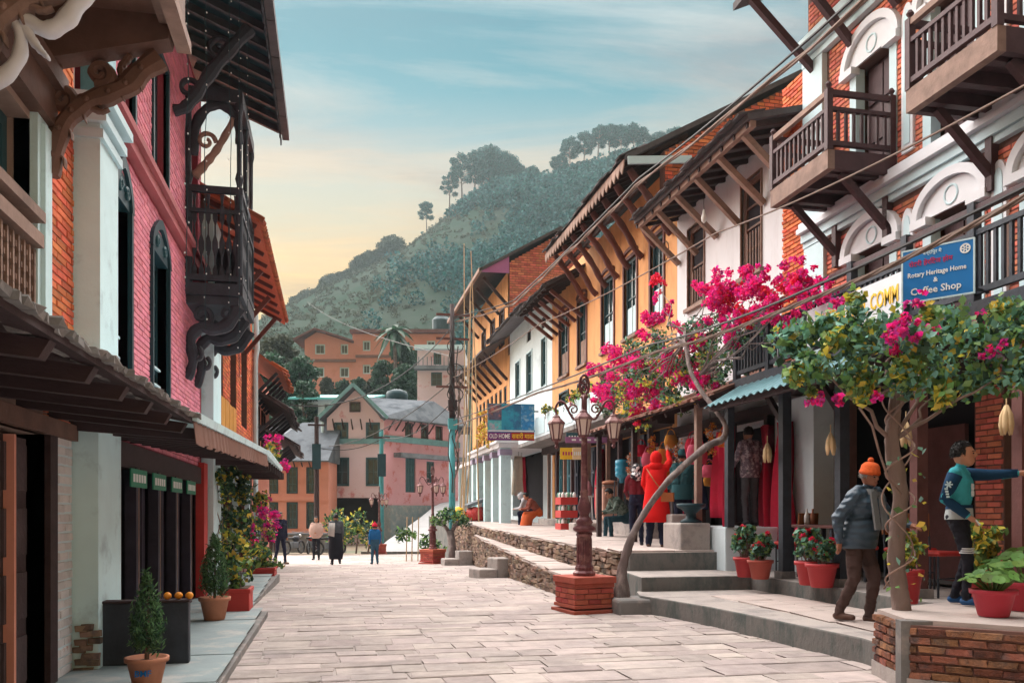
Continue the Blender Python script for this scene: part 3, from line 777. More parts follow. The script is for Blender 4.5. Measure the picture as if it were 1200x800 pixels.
mb = MB(); mb.box(-6.5, -4, 5.2, -2.1, 7.3, 7.6); mb.obj('upper_wall', M_orange, A)

# slate canopy over the ground floor (dark wood below, stone edge)
t = thing('slate_canopy', 'rough dark wood canopy edged with stones over the carved house door', 'canopy', (-1.9, 3, 2), world=True)
mb = MB(); mb.hexa([(-2.0, -4, 2.22), (-1.03, -4, 1.97), (-1.03, 6.85, 2.02), (-2.0, 6.85, 2.22), (-2.0, -4, 2.26), (-1.03, -4, 2.01), (-1.03, 6.85, 2.06), (-2.0, 6.85, 2.26)]); mb.obj('boards', M_wood, t)
for i in range(11):
    y = 6.7 - i * .62
    mb = MB(); mb.hexa([(-2.0, y - .04, 2.03), (-2.0, y + .04, 2.03), (-1.1, y + .04, 1.94), (-1.1, y - .04, 1.94), (-2.0, y - .04, 2.13), (-2.0, y + .04, 2.13), (-1.06, y + .04, 2.01), (-1.06, y - .04, 2.01)]); mb.obj('beam', M_wood, t)
rnd = random.Random(9); it = []
y = -1
while y < 6.85:
    l = rnd.uniform(.05, .16)
    it.append(Matrix.Translation((-1.09 + rnd.uniform(-.02, .02), y + l/2, 2.03 + .0065 * (y + 0) + rnd.uniform(-.008, .008))) @ rx @ Matrix.Diagonal((.18, .035, l - .008, 1))); y += l
pieces(t, 'stone', it, [piece_mesh('stone', M_concdk, .08, s, .08) for s in range(4)], M_concdk)

# ------------------------------------------------------------------ pink brick house
B = thing('pink_house', 'pink painted brick house with dark teal arched windows and carved black balcony', 'house', (-2, 10, 0), world=True)
LW = [(8.52, 9.1, 2.55, 4.35), (10.18, 11.12, 2.55, 4.35)]; UW = [(8.85, 9.3, 5.15, 6.7), (10.27, 11.1, 5.15, 6.7)]
opB = LW + UW + [(12.45, 13.6, 4.5, 6.8), (8.05, 13.95, .05, 2.0)]
wall('wall', fL, 8.0, 13.95, -.3, 7.8, opB, .35, M_pkmort, B)
bricks(B, fL, 8.13, 13.75, 2.05, 7.7, LW + UW + [(12.45, 13.6, 4.5, 6.8), (8.05, 13.9, 4.86, 5.12)], M_pkbrick, .24, .062, .008, .012, 300, .02, 31)
mb = MB(); mb.box(-7, 8.0, -.3, -2.9, 13.9, 7.7); mb.obj('core', M_dark, B)
for w in LW:
    wn_ = window(B, fL, *w, M_tealdk, M_glass, .16, 2, 4, .08)
    mb = MB(); fL.prism(mb, arch_poly(w[0], w[1], w[3] - .02, .28, .09, 14, .05), -.1, .05); mb.obj('arch', M_tealdk, wn_)
    mb = MB(); c, h = (w[0] + w[1]) / 2, (w[1] - w[0]) / 2
    fL.prism(mb, [(c - h * math.cos(PI * i / 12), w[3] - .02 + .28 * math.sin(PI * i / 12)) for i in range(13)], -.1, .02); mb.obj('tympanum', M_tealdk, wn_)
    mb = MB(); fn = lambda a, z, d: fL.p(a, z, .03 + d)
    carve(spiral((c - h * .45, w[3] + .1), .07, .015, 1.2, .3), .02, .01, .02, fn, mb); mb.obj('carving', M_teal, wn_); mb = MB(); carve(spiral((c + h * .45, w[3] + .1), .07, .015, -1.2, 2.8), .02, .01, .02, fn, mb); mb.obj('carving', M_teal, wn_)
    mb = MB()
    for s in (w[0] - .07, w[1]): fL.box(mb, s, s + .07, w[2], w[3], -.1, .045)
    mb.obj('casing', M_tealdk, wn_)
    for z in (2.85, 3.05): mb = MB(); fL.box(mb, w[0] + .08, w[1] - .08, z, z + .025, -.08, -.05); mb.obj('rail', M_trimb, wn_)
for w in UW:
    window(B, fL, *w, M_tealdk, M_glass, .16, 2, 4, .08, casing=.07)
mb = MB(); fL.box(mb, 8.13, 13.95, 4.88, 5.0, -.02, .10); mb.obj('cornice', mat('dusty_red_stucco', (.42, .12, .13), .8, .15, 3), B)
mb = MB(); fL.box(mb, 8.13, 13.95, 5.003, 5.08, -.02, .15); mb.obj('cornice_cap', MATS['dusty_red_stucco'], B)
# roof with deep eave
mb = MB(); mb.hexa([(-.80, 6.6, 7.66), (-.80, 14.8, 7.66), (-5.5, 14.8, 9.6), (-5.5, 6.6, 9.6), (-.80, 6.6, 7.74), (-.80, 14.8, 7.74), (-5.5, 14.8, 9.7), (-5.5, 6.6, 9.7)]); mb.obj('roof', M_tealdk, B)
for i in range(19):
    y = 6.8 + i * .43
    mb = MB(); mb.beam((-.86, y, 7.64), (-2.05, y, 8.12), .07, .1); mb.obj('rafter', M_black, B)
for i in range(9):
    y = 6.8 + i * .9; mb = MB(); mb.box(-.83, y, 7.62, -.72, y + .88, 7.76); mb.obj('gutter', M_slated, B)
for i in range(28):
    y = 7.1 + i * .28
    mb = MB(); mb.prism([(y, 7.62), (y + .26, 7.62), (y + .22, 7.55), (y + .13, 7.49), (y + .04, 7.55)], lambda a, b, d: (-.86 + d, a, b), 0, .02); mb.obj('valance', M_black, B)
for i, y in enumerate((8.2, 9.7, 11.5)):
    fn = lambda a, z, d, y=y: (a, y + d, z)
    mb = MB(); carve([(-1.98, 6.45), (-1.85, 6.5), (-1.72, 6.66), (-1.55, 6.95), (-1.3, 7.3), (-1.05, 7.6)], .06, .08, .06, fn, mb)
    carve(spiral((-1.8, 6.75), .15, .03, 1.3, -1.2), .035, .02, .04, fn, mb); carve(spiral((-1.42, 7.28), .17, .03, 1.3, .4), .035, .02, .04, fn, mb)
    mb.obj('roof_strut', M_black, B)
# carved balcony bay
Y0, Y1, XO = 12.42, 14.2, -1.23
bay = MB(); bay.box(-2, Y0, 4.36, XO, Y1, 4.52); bayo = bay.obj('bay_floor', M_black, B)
mb = MB(); mb.box(-2, Y0 + .05, 4.24, XO - .06, Y1, 4.357); mb.obj('bay_cornice', M_black, B)
for (x, y) in ((XO - .05, Y0 + .05), (XO - .05, Y1 - .05), (-1.95, Y0 + .05), (XO - .05, (Y0 + Y1) / 2)):
    mb = MB(); mb.lathe([(.05, 4.52), (.05, 5.85), (.035, 5.9), (.06, 6.0), (.035, 6.1), (.04, 6.9), (.06, 7.0), (.05, 7.15)], (x, y, 0), 8); mb.obj('bay_post', M_black, B)
for (z, h) in ((5.78, .09), (4.56, .08), (5.5, .05), (7.05, .18)):
    mb = MB(); mb.box(-1.95, Y0, z, XO, Y0 + .07, z + h); mb.box(XO - .07, Y0 + .07, z, XO, Y1, z + h); mb.obj('bay_rail', M_black, B)
for side in (0, 1):
    n = 7 if side == 0 else 15
    for i in range(n):
        if side == 0: fx = lambda a, z, d, i=i: (-1.92 + (a + i) * (.64 / 7), Y0 + .035 + d, z)
        else: fx = lambda a, z, d, i=i: (XO - .035 + d, Y0 + .12 + (a + i) * (1.6 / 15), z)
        prof = [(.15, 4.62), (.85, 4.62), (.85, 4.72), (.6, 4.78), (.62, 4.9), (.9, 5.0), (.9, 5.1), (.6, 5.2), (.6, 5.34), (.85, 5.42), (.85, 5.5), (.15, 5.5), (.15, 5.42), (.4, 5.34), (.4, 5.2), (.1, 5.1), (.1, 5.0), (.38, 4.9), (.4, 4.78), (.15, 4.72)]
        mb = MB(); mb.prism(prof, fx, -.012, .012); mb.obj('baluster', M_black, B)
        if i % 2 == 0 or side: mb = MB(); mb.prism([(.2, 5.53), (.8, 5.53), (.62, 5.62), (.8, 5.76), (.2, 5.76), (.38, 5.62)], fx, -.012, .012); mb.obj('pierced_panel', M_black, B)
mb = MB(); mb.box(-1.95, Y1 - .1, 4.6, XO, Y1 - .06, 5.5); mb.obj('bay_back_panel', M_black, B)
mb = MB(); fn = lambda a, z, d: (a, Y0 + .06 + d, z)
carve([(-1.9, 6.3), (-1.86, 6.7), (-1.72, 6.95), (-1.55, 7.02), (-1.4, 6.95), (-1.3, 6.75), (-1.28, 6.5)], .07, .05, .03, fn, mb); mb.obj('bay_arch', M_black, B, True)
mb = MB(); carve([(-1.88, 6.0), (-1.72, 6.2), (-1.55, 6.45), (-1.35, 6.85)], .06, .04, .03, fn, mb); carve(spiral((-1.72, 6.5), .13, .03, 1.2, 0), .03, .02, .03, fn, mb); mb.obj('bay_scroll', M_woodp, B, True)
for y in (Y0 + .1, 13.3, Y1 - .1):
    fn = lambda a, z, d, y=y: (a, y + d, z)
    mb = MB(); carve([(-1.98, 3.2), (-1.9, 3.45), (-1.93, 3.75), (-1.8, 3.92), (-1.6, 3.9), (-1.42, 4.0), (-1.3, 4.22)], .06, .09, .06, fn, mb)
    carve(spiral((-1.78, 4.08), .15, .03, 1.3, -1.6), .04, .02, .05, fn, mb); carve(spiral((-1.88, 3.55), .11, .03, -1.2, 1), .03, .02, .05, fn, mb); carve(spiral((-1.45, 4.12), .1, .03, 1.2, -1), .03, .02, .05, fn, mb)
    mb.obj('bay_bracket', M_black, B)
# shop front with slatted doors
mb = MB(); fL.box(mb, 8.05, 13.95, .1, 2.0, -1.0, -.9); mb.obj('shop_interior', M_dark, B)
mb = MB(); fL.box(mb, 8.05, 13.95, 1.78, 2.02, -.1, .06); mb.obj('shop_lintel', M_wood, B)
M_slat = mat('navy_slat', (.035, .03, .05), .6, .3, 6, .2, 30, island=.25)
for i in range(6):
    a = 8.1 + i * 1.1
    mb = MB(); fL.box(mb, a - .04, a + .05, .1, 1.8, -.04, .07); mb.obj('shop_post', M_slat, B); mb = MB(); fL.box(mb, a + .051, a + .075, .1, 1.8, -.04, .075); mb.obj('post_edge', M_woodp, B)
    if i < 5:
        for j in range(8):
            b = a + .06 + j * .122; mb = MB(); fL.box(mb, b, b + .1, .12, 1.78, -.1 - .012 * (j % 2), -.05 - .012 * (j % 2)); mb.obj('slat', M_slat, B)
mb = MB(); fL.box(mb, 13.55, 13.93, .0, 2.1, -.02, .10); mb.obj('red_jamb', M_red, B)
M_green = mat('green_board', (.03, .24, .14), .6, .1, 4, 0)
for i, a in enumerate((8.85, 9.9, 11.0, 12.1)):
    mb = MB(); fL.box(mb, a, a + .72, 1.60, 1.78, .075, .09); sg = mb.obj('green_nameplate', M_green, B)
    mb = MB()
    for j in range(5): fL.box(mb, a + .08 + j * .12, a + .16 + j * .12, 1.65, 1.73, .0905, .094)
    so = mb.obj('lettering', M_whitep, sg); so['kind'] = 'stuff'

t = thing('sheet_canopy', 'long canopy with brown corrugated fascia and pale blue edge over the slatted shop', 'canopy', (-1.9, 10, 2), world=True)
mb = MB(); V, F = [], []
n = 120
for i in range(n + 1):
    y = 6.75 + (13.9 - 6.75) * i / n; w = .016 * math.sin(i * 1.6); zz = .03 * (y - 6.75)
    V += [(-1.0 + w, y, 1.86 + zz + .012 * math.sin(i * .9)), (-1.02 + w, y, 2.03 + zz)]
F = [(2*i, 2*i+1, 2*i+3, 2*i+2) for i in range(n)]
o = mesh_obj('corrugated_fascia', V, F, M_metalb, t); sm = o.modifiers.new('solid', 'SOLIDIFY'); sm.thickness = .006
mb = MB(); mb.hexa([(-2.0, 6.9, 2.14), (-1.0, 6.75, 2.035), (-1.0, 13.9, 2.25), (-2.0, 13.9, 2.35), (-2.0, 6.9, 2.2), (-.985, 6.75, 2.10), (-.985, 13.9, 2.315), (-2.0, 13.9, 2.41)]); mb.obj('slab', M_paleblue, t)
for i in range(14):
    y = 7.2 + i * .5; zz = .03 * (y - 6.75); mb = MB(); mb.beam((-2.0, y, 2.02 + zz), (-1.05, y, 1.96 + zz), .07, .09); mb.obj('joist', M_wood, t)

# ------------------------------------------------------------------ orange brick house beyond
Cc = thing('orange_brick_house', 'orange brick house with white corner column and red tiled eave', 'house', (-2, 18, 0), world=True)
opC = [(15.5, 16.6, 3.3, 4.9), (17.7, 18.8, 3.3, 5.0), (19.8, 21.1, 3.3, 5.1), (15.1, 22.2, .1, 2.2)]
wall('wall', fL, 13.95, 22.5, -.6, 6.3, opC, .35, M_mortard, Cc)
bricks(Cc, fL, 14.9, 22.4, 2.4, 6.2, opC, M_orbrick, .25, .075, .012, .012, 120, .03, 41)
mb = MB(); mb.box(-7, 14, -.5, -2.9, 22.4, 6.2); mb.obj('core', M_dark, Cc)
for w in opC[:3]:
    o = window(Cc, fL, *w, M_woodred, M_dark, .18, 2, 3, .08)
    mb = MB(); fL.prism(mb, arch_poly(w[0], w[1], w[3] + .012, .16, .12, 10), -.02, .05); mb.obj('arch', M_orbrick, o)
mb = MB(); mb.box(-2.1, 13.97, -.4, -1.82, 14.9, 6.0); mb.obj('corner_column', M_paleblue, Cc)
for i in range(5):
    mb = MB(); fL.box(mb, 15.1 + i * .6, 15.66 + i * .6, 2.7, 3.42 - .02 * (i % 2), .02, .09); mb.obj('yellow_shutter', mat('mustard_paint', (.55, .24, .03), .6, .25, 5), Cc)
mb = MB(); mb.tube([(-1.9, 22.35, 0), (-1.9, 22.35, 5.2), (-1.86, 22.35, 5.5), (-1.9, 22.35, 6.4)], .06, 8); mb.obj('downpipe', M_trimb, Cc)
mb = MB(); mb.hexa([(-1.12, 13.8, 5.85), (-1.12, 21.2, 5.85), (-5, 21.2, 7.8), (-5, 13.8, 7.8), (-1.12, 13.8, 5.95), (-1.12, 21.2, 5.95), (-5, 21.2, 7.9), (-5, 13.8, 7.9)]); mb.obj('roof', M_tile, Cc)
var = None
it = []
for i in range(52):
    y = 13.85 + i * .142
    for r_ in range(6):
        it.append(Matrix.Translation((-1.2 - .27 * r_, y, 5.99 + .136 * r_)) @ Matrix.Rotation(math.atan(.5), 4, 'Y') @ rx @ Matrix.Diagonal((.34, .07, .135, 1)))
pieces(Cc, 'roof_tile', it, [piece_mesh('roof_tile', M_tile, .04, s, .2) for s in range(3)], M_tile, 150, 'tiling')
for i in range(10): mb = MB(); mb.beam((-1.18, 14 + i * .75, 5.86), (-2.05, 14 + i * .75, 6.28), .06, .09); mb.obj('rafter', M_woodred, Cc)
for i in range(4): mb = MB(); mb.beam((-1.98, 14.5 + i * 2, 5.0), (-1.3, 14.5 + i * 2, 5.84), .07, .09); mb.obj('strut', M_woodred, Cc)
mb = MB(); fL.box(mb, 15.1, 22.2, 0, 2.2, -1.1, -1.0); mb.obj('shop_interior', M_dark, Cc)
for i in range(6): mb = MB(); fL.box(mb, 15.1 + i * 1.3, 15.22 + i * 1.3, -.3, 2.25, -.1, .02); mb.obj('shop_post', M_trimb if i % 2 else M_woodred, Cc)

t = thing('tiled_canopy', 'slim canopy slab with pale blue rim above the flower trough', 'canopy', (-1.9, 18, 2.2), world=True)
mb = MB(); mb.hexa([(-2.0, 13.95, 2.36), (-1.0, 13.95, 2.24), (-1.15, 20.5, 2.3), (-2.0, 20.5, 2.4), (-2.0, 13.95, 2.42), (-.98, 13.95, 2.33), (-1.13, 20.5, 2.38), (-2.0, 20.5, 2.48)]); mb.obj('slab', M_paleblue, t)
for i in range(11): mb = MB(); mb.box(-1.98, 14.2 + i * .6, 2.1, -1.1, 14.3 + i * .6, 2.25); mb.obj('joist', M_wood, t)

Dd = thing('timber_house', 'dark timber house with stacked sagging roofs beyond the orange brick one', 'house', (-2, 26, -.3), world=True)
opD = [(23.4, 24.4, 2.9, 4.2), (25.4, 26.4, 2.9, 4.2), (23.0, 27.6, -.2, 1.9)]
wall('wall', fL, 22.55, 28.4, -.8, 5.2, opD, .3, M_orange2, Dd)
mb = MB(); mb.box(-7, 22.6, -.8, -2.8, 28.3, 5.1); mb.obj('core', M_dark, Dd)
for w in opD[:2]: window(Dd, fL, *w, M_wood, M_dark, .15, 2, 2, .08, casing=.06)
for (ze, xe, y0, y1, m) in ((4.9, -1.25, 22.4, 26.5, M_tile), (3.95, -1.12, 22.6, 28.6, M_slated), (3.1, -1.0, 23.5, 29.0, M_slated)):
    mb = MB(); mb.hexa([(xe, y0, ze), (xe, y1, ze), (-2.5, y1, ze + .85), (-2.5, y0, ze + .85), (xe, y0, ze + .07), (xe, y1, ze + .07), (-2.5, y1, ze + .92), (-2.5, y0, ze + .92)]); mb.obj('roof', m, Dd)
    eave_slates(Dd, y0, y1, xe, ze + .05, -1, m, 14, int(ze * 10), slope=.6)
    for i in range(6): mb = MB(); mb.beam((-1.98, y0 + .3 + i * .8, ze - .6), (xe - .15, y0 + .3 + i * .8, ze + .02), .06, .08); mb.obj('strut', M_black, Dd)
plank_door(Dd, fL, 23.0, 27.6, -.3, 1.9, .2, M_teal, 2, 'shop_door', 4)

# ------------------------------------------------------------------ brick heritage house with arches and balconies
fR = Fr((7.3, 0, 0), (0, 1, 0), (-1, 0, 0))
H1 = thing('heritage_house', 'red brick house with white arches, cornices and wooden balconies over the café', 'house', (7.3, 7, .44), world=True)
CEN = [10.5, 8.95, 7.4, 5.85, 4.3]
ops = [(5.0, 8.15, .44, 3.0), (8.6, 11.4, .44, 3.0), (2.6, 4.6, .44, 3.0)]
up = []
for c in CEN: up += [(c - .52, c + .52, 3.35, 5.0), (c - .52, c + .52, 5.9, 7.65)]
wall('wall', fR, 2.0, 12.15, -.2, 9.4, ops + up, .35, M_mortard, H1)
noB = up + [(c - .5, c + .5, 5.0, 5.3) for c in CEN] + [(c - .5, c + .5, 7.65, 8.0) for c in CEN] + [(0, 13, 5.44, 5.86), (0, 13, 8.26, 8.66), (11.55, 12.2, 5.8, 8.4)]
bricks(H1, fR, 3.0, 12.12, 3.3, 9.3, noB, M_rdbrick, .23, .068, .012, .012, 300, .03, 51)
bricks(H1, fR, 8.16, 8.58, .46, 3.0, [], M_rdbrick, .21, .068, .012, .012, 60, .03, 52)
mb = MB(); mb.box(8.2, 2, .3, 13, 12.1, 9.3); mb.obj('core', M_dark, H1)
mb = MB(); mb.box(7.62, 2.1, .41, 8.19, 12.1, .442); mb.obj('shop_floor', M_concdk, H1)
for z0, spr, rise in ((3.35, 5.0, .36), (5.9, 7.65, .40)):
    for c in CEN:
        mb = MB(); fR.prism(mb, arch_poly(c - .54, c + .54, spr + .012, rise, .11, 16), -.05, .10); ar = mb.obj('arch', M_trimw, H1)
        mb = MB(); fR.prism(mb, [(c - .53 * math.cos(PI * i / 14), spr + .012 + (rise - .008) * math.sin(PI * i / 14)) for i in range(15)], -.12, .03); ty = mb.obj('tympanum', M_trimw, ar)
        mb = MB(); fn = lambda a, z, d: fR.p(a, z, .032 + d)
        carve([(c + .11 * math.cos(t * PI / 8), spr + .17 + .11 * math.sin(t * PI / 8)) for t in range(17)], .014, .014, .012, fn, mb, 40); mb.obj('roundel', M_trimb, ar)
        for s in (-1, 1):
            b0, b1 = (c + s * .52, c + s * .37) if s < 0 else (c + .37, c + .52)
            mb = MB(); fR.box(mb, b0, b1, z0 - .05, spr, -.12, .02); pl = mb.obj('pilaster', M_trimb, ar)
            mb = MB(); fR.box(mb, b0 - .12 if s < 0 else b0 - .03, b1 + .03 if s < 0 else b1 + .12, spr - .09, spr + .01, -.02, .12); mb.obj('impost', M_trimw, ar)
        mb = MB(); fR.box(mb, c - .375, c + .375, z0, spr - .005, -.28, -.18); dr = mb.obj('door', M_balc, H1)
        for k in (0, 1):
            for q in range(3):
                zz = z0 + .1 + q * (spr - z0 - .1) / 3
                mb = MB(); fR.box(mb, c - .33 + k * .34, c - .02 + k * .34, zz, zz + (spr - z0 - .1) / 3 - .07, -.178, -.15); mb.obj('panel', M_balc, dr)
    for c in (9.73, 8.18, 6.63):
        mb = MB(); w = .11; zt = spr + .02
        fR.prism(mb, [(c - w, z0 + .1)] + [(c - w * math.cos(PI * i / 10), zt + .25 * math.sin(PI * i / 10)) for i in range(11)] + [(c + w, z0 + .1)], -.02, .05); mb.obj('niche_panel', M_trimw, H1)
        mb = MB(); w = .06
        fR.prism(mb, [(c - w, z0 + .2)] + [(c - w * math.cos(PI * i / 10), zt + .16 * math.sin(PI * i / 10)) for i in range(11)] + [(c + w, z0 + .2)], .051, .06); mb.obj('niche', M_trimb, H1)
for (z0, z1, o) in ((5.47, 5.55, .08), (5.553, 5.68, .12), (5.683, 5.76, .2), (5.763, 5.85, .16), (8.28, 8.38, .10), (8.383, 8.5, .16), (8.503, 8.62, .24)):
    mb = MB(); fR.box(mb, 2.0, 12.17, z0, z1, -.02, o); mb.obj('cornice_band', M_trimb if int(z0 * 50) % 2 else M_trimw, H1)
mb = MB(); fR.box(mb, 11.62, 12.16, 5.86, 8.27, -.02, .09); mb.obj('corner_pilaster', M_trimb, H1)
mb = MB(); fR.box(mb, 11.55, 12.2, 7.2, 7.34, -.02, .14); mb.obj('pilaster_band', M_trimw, H1)
mb = MB(); fR.box(mb, 11.62, 12.16, 3.3, 5.46, -.02, .07); mb.obj('corner_pilaster', M_trimb, H1)
mb = MB(); fn = lambda a, z, d: fR.p(a, z, .075 + d)
for zc in (4.2, 4.55, 4.9): carve(spiral((11.89, zc), .14, .03, 1.3, zc), .025, .015, .012, fn, mb)
mb.obj('relief_ornament', M_trimw, H1)
# roof
mb = MB(); mb.hexa([(6.1, 2, 9.15), (11, 2, 11.4), (11, 12.3, 11.4), (6.1, 12.3, 9.15), (6.1, 2, 9.27), (11, 2, 11.5), (11, 12.3, 11.5), (6.1, 12.3, 9.27)]); mb.obj('roof', M_slated, H1)
for y in (11.9, 10.9, 9.9, 8.9, 7.9, 6.9): mb = MB(); mb.beam((7.25, y, 8.0 if y < 11.5 else 8.15), (6.2, y, 9.12), .09, .11); mb.obj('strut', M_balc, H1)
def balcony(parent, y0, y1, x0, x1, z, h, nb_f, nb_s, m, name='balcony', struts=True):
    mb = MB(); mb.box(x0, y0, z + .1, x1, y1, z + .16); fl = mb.obj(name, m, parent)
    mb = MB(); mb.box(x0 - .03, y0 - .03, z - .05, x0 + .07, y1 + .03, z + .2); mb.obj('fascia', M_woodp, fl)
    for yy in (y0 - .03, y1 - .05):
        mb = MB(); mb.box(x0 + .07, yy, z - .05, x1, yy + .08, z + .2); mb.obj('edge_beam', m, fl)
    n = 3
    for i in range(n):
        yy = y0 + .15 + (y1 - y0 - .4) * i / (n - 1); mb = MB(); mb.box(x0 + .07, yy, z - .04, x1, yy + .1, z + .1); mb.obj('joist', m, fl)
    ps = [(x0, y0), (x0, y1), (x1 - .06, y0), (x1 - .06, y1)]
    for x, y in ps:
        mb = MB(); mb.box(x - .04, y - .04, z + .2, x + .04, y + .04, z + h + .04); mb.lathe([(.045, z + h + .04), (.02, z + h + .06), (.045, z + h + .1), (.02, z + h + .14)], (x, y, 0), 8); mb.obj('post', m, fl)
    for zz, t in ((z + h - .04, .07), (z + h - .24, .05), (z + .26, .06)):
        mb = MB(); mb.box(x0 - .03, y0 + .04, zz, x0 + .03, y1 - .04, zz + t); mb.obj('rail', M_woodp if zz > z + h - .1 else m, fl)
        for y in (y0, y1): mb = MB(); mb.box(x0 + .04, y - .03, zz, x1 - .1, y + .03, zz + t); mb.obj('rail', m, fl)
    for i in range(nb_f):
        yy = y0 + .08 + (y1 - y0 - .16) * (i + .5) / nb_f; mb = MB(); mb.box(x0 - .018, yy - .018, z + .32, x0 + .018, yy + .018, z + h - .24); mb.obj('baluster', m, fl)
    for y in (y0, y1):
        for i in range(nb_s):
            xx = x0 + .08 + (x1 - x0 - .18) * (i + .5) / nb_s; mb = MB(); mb.box(xx - .018, y - .018, z + .32, xx + .018, y + .018, z + h - .24); mb.obj('baluster', m, fl)
    if struts:
        for yy in (y0 + .12, y1 - .12):
            mb = MB(); mb.beam((x1, yy, z - .75), (x0 + .25, yy, z - .04), .08, .09); mb.obj('brace', m, fl)
            mb = MB(); mb.box(x1 - .08, yy - .05, z - .9, x1 + .02, yy + .05, z - .05); mb.obj('brace_post', m, fl)
balcony(H1, 10.0, 11.42, 6.3, 7.28, 5.85, .95, 11, 7, M_balc)
balcony(H1, 7.12, 8.4, 6.3, 7.28, 5.85, .95, 11, 7, M_balc)
balcony(H1, 4.3, 5.5, 6.3, 7.28, 5.85, .95, 11, 7, M_balc)
# long first floor verandah
mb = MB(); mb.box(5.98, 2.2, 3.16, 7.28, 12.1, 3.3); mb.obj('verandah_floor', M_wood, H1)
mb = MB(); mb.box(5.93, 2.2, 3.1, 5.975, 12.1, 3.34); mb.obj('verandah_fascia', M_black, H1)
for i in range(11):
    y = 11.98 - i * .98
    mb = MB(); mb.box(5.96, y - .045, 3.3, 6.05, y + .045, 4.3); mb.obj('verandah_post', M_black, H1)
    if i < 10:
        for zz, t, m in ((4.2, .07, M_balc), (3.98, .05, M_black), (3.42, .06, M_black)):
            mb = MB(); mb.box(5.98, y - .935, zz, 6.03, y - .045, zz + t); mb.obj('verandah_rail', m, H1)
        for j in range(9): mb = MB(); mb.box(5.99, y - .1 - j * .095, 3.48, 6.02, y - .065 - j * .095, 3.98); mb.obj('baluster', M_black, H1)
for i in range(6): mb = MB(); mb.box(5.99 + i * .2, 11.99, 3.34, 6.02 + i * .2, 12.02, 4.2); mb.obj('baluster', M_black, H1)
# ground floor: posts, pale pier, corn hangs elsewhere
for y in (10.75, 9.4, 8.0, 6.6, 5.2):
    mb = MB(); mb.box(6.04, y - .06, .44, 6.17, y + .06, 3.14); po = mb.obj('post', M_black if y > 9 else M_woodred, H1)
    mb = MB(); mb.box(6.0, y - .1, .44, 6.21, y + .1, .54); mb.obj('post_base', M_concdk, po)
    mb = MB(); mb.beam((6.1, y + .05, 2.6), (6.1, y + .55, 3.1), .07, .08); mb.obj('brace', M_wood, po)
mb = MB(); mb.box(6.95, 11.42, .44, 7.28, 12.5, 3.1); mb.obj('pale_pier', M_whiteb, H1)
mb = MB(); fR.box(mb, 2.0, 12.1, 3.0, 3.14, -.1, .06); mb.obj('lintel', M_wood, H1)
for a, w_ in ((9.6, .9), (6.2, .8)):
    mb = MB(); mb.box(8.0, a, .44, 8.06, a + w_, 2.5); mb.obj('inner_door', M_woodred, H1)

t = thing('metal_awning', 'sloping teal corrugated metal awning below the verandah railing', 'awning', (6, 10, 2.9), world=True)
V, F = [], []; n = 90
for i in range(n + 1):
    y = 8.2 + 3.3 * i / n; w = .018 * math.sin(i * 1.25)
    V += [(5.25, y, 2.86 + w), (5.95, y + .35, 3.22 + w)]
F = [(2*i, 2*i+1, 2*i+3, 2*i+2) for i in range(n)]
o = mesh_obj('sheet', V, F, M_metalt, t); sm = o.modifiers.new('solid', 'SOLIDIFY'); sm.thickness = .006
mb = MB(); mb.beam((5.35, 8.25, 2.84), (5.35, 11.5, 2.84), .06, .08); mb.obj('front_beam', M_wood, t)
for y in (8.4, 9.4, 10.4, 11.3): mb = MB(); mb.beam((5.3, y, 2.84), (5.95, y + .3, 3.17), .05, .06); mb.obj('rafter', M_wood, t)
for y in (11.75,): mb = MB(); mb.box(6.0, y + .52, 1.12, 6.11, y + .64, 3.15); mb.obj('post', M_black, t)

# ------------------------------------------------------------------ white house
W2 = thing('white_house', 'whitewashed house with tall wooden windows and strutted slate eave', 'house', (7.3, 15, .72), world=True)
opW = [(13.62, 14.36, 5.6, 7.3), (15.95, 16.75, 5.6, 7.25), (13.2, 16.9, .8, 2.9), (13.4, 14.2, 3.5, 4.9), (15.4, 16.2, 3.5, 4.9)]
wall('wall', fR, 12.16, 17.35, -.2, 7.7, opW, .35, M_white, W2)
mb = MB(); mb.box(8.4, 12.2, .3, 13, 17.3, 7.5); mb.obj('core', M_dark, W2)
bricks(W2, fR, 12.2, 12.9, 3.3, 8.35, [], M_orbrick, .23, .068, .012, .03, 300, .04, 61, depth=.08)
for w in opW[:2] + opW[3:]: window(W2, fR, *w, M_woodb, M_dark, .1, 1, 4, .1, bars=5, casing=.02, mc=M_woodp, sill=M_woodp)
roof_gable(W2, 12.2, 17.3, 6.3, 7.44, 10.5, 8.44, .1, M_slated, dz=.06)
eave_slates(W2, 12.2, 17.3, 6.3, 7.51, 1, M_slated, 20, 7, .06, .25)
mb = MB(); mb.beam((6.42, 12.25, 7.41), (6.42, 17.3, 7.47), .09, .1); mb.obj('eave_beam', M_woodp, W2)
for i in range(6):
    y = 12.6 + i * .92; mb = MB(); mb.beam((7.28, y, 6.62 + (i % 2) * .05), (6.44, y, 7.38 + .05 * i / 6), .1, .1); mb.obj('strut', M_woodp, W2)
for i in range(12):
    y = 12.35 + i * .45; mb = MB(); mb.beam((6.35, y, 7.41 + .004 * i), (7.5, y, 7.69 + .004 * i), .06, .08); mb.obj('rafter', M_wood, W2)
mb = MB(); mb.tube([(6.8, 14.9, 7.5), (6.8, 14.9, 7.0)], .006, 5); lb = mb.obj('lamp_cord', M_cable, W2)
mb = MB(); mb.lathe([(.02, 7.01), (.025, 6.95), (.05, 6.87), (.045, 6.80), (.01, 6.76)], (6.8, 14.9, 0), 10); mb.obj('lamp_bulb', M_whitep, W2, True)
mb = MB(); mb.box(8.2, 12.9, .7, 8.3, 17.2, 3.0); mb.obj('shop_back', M_dark, W2)
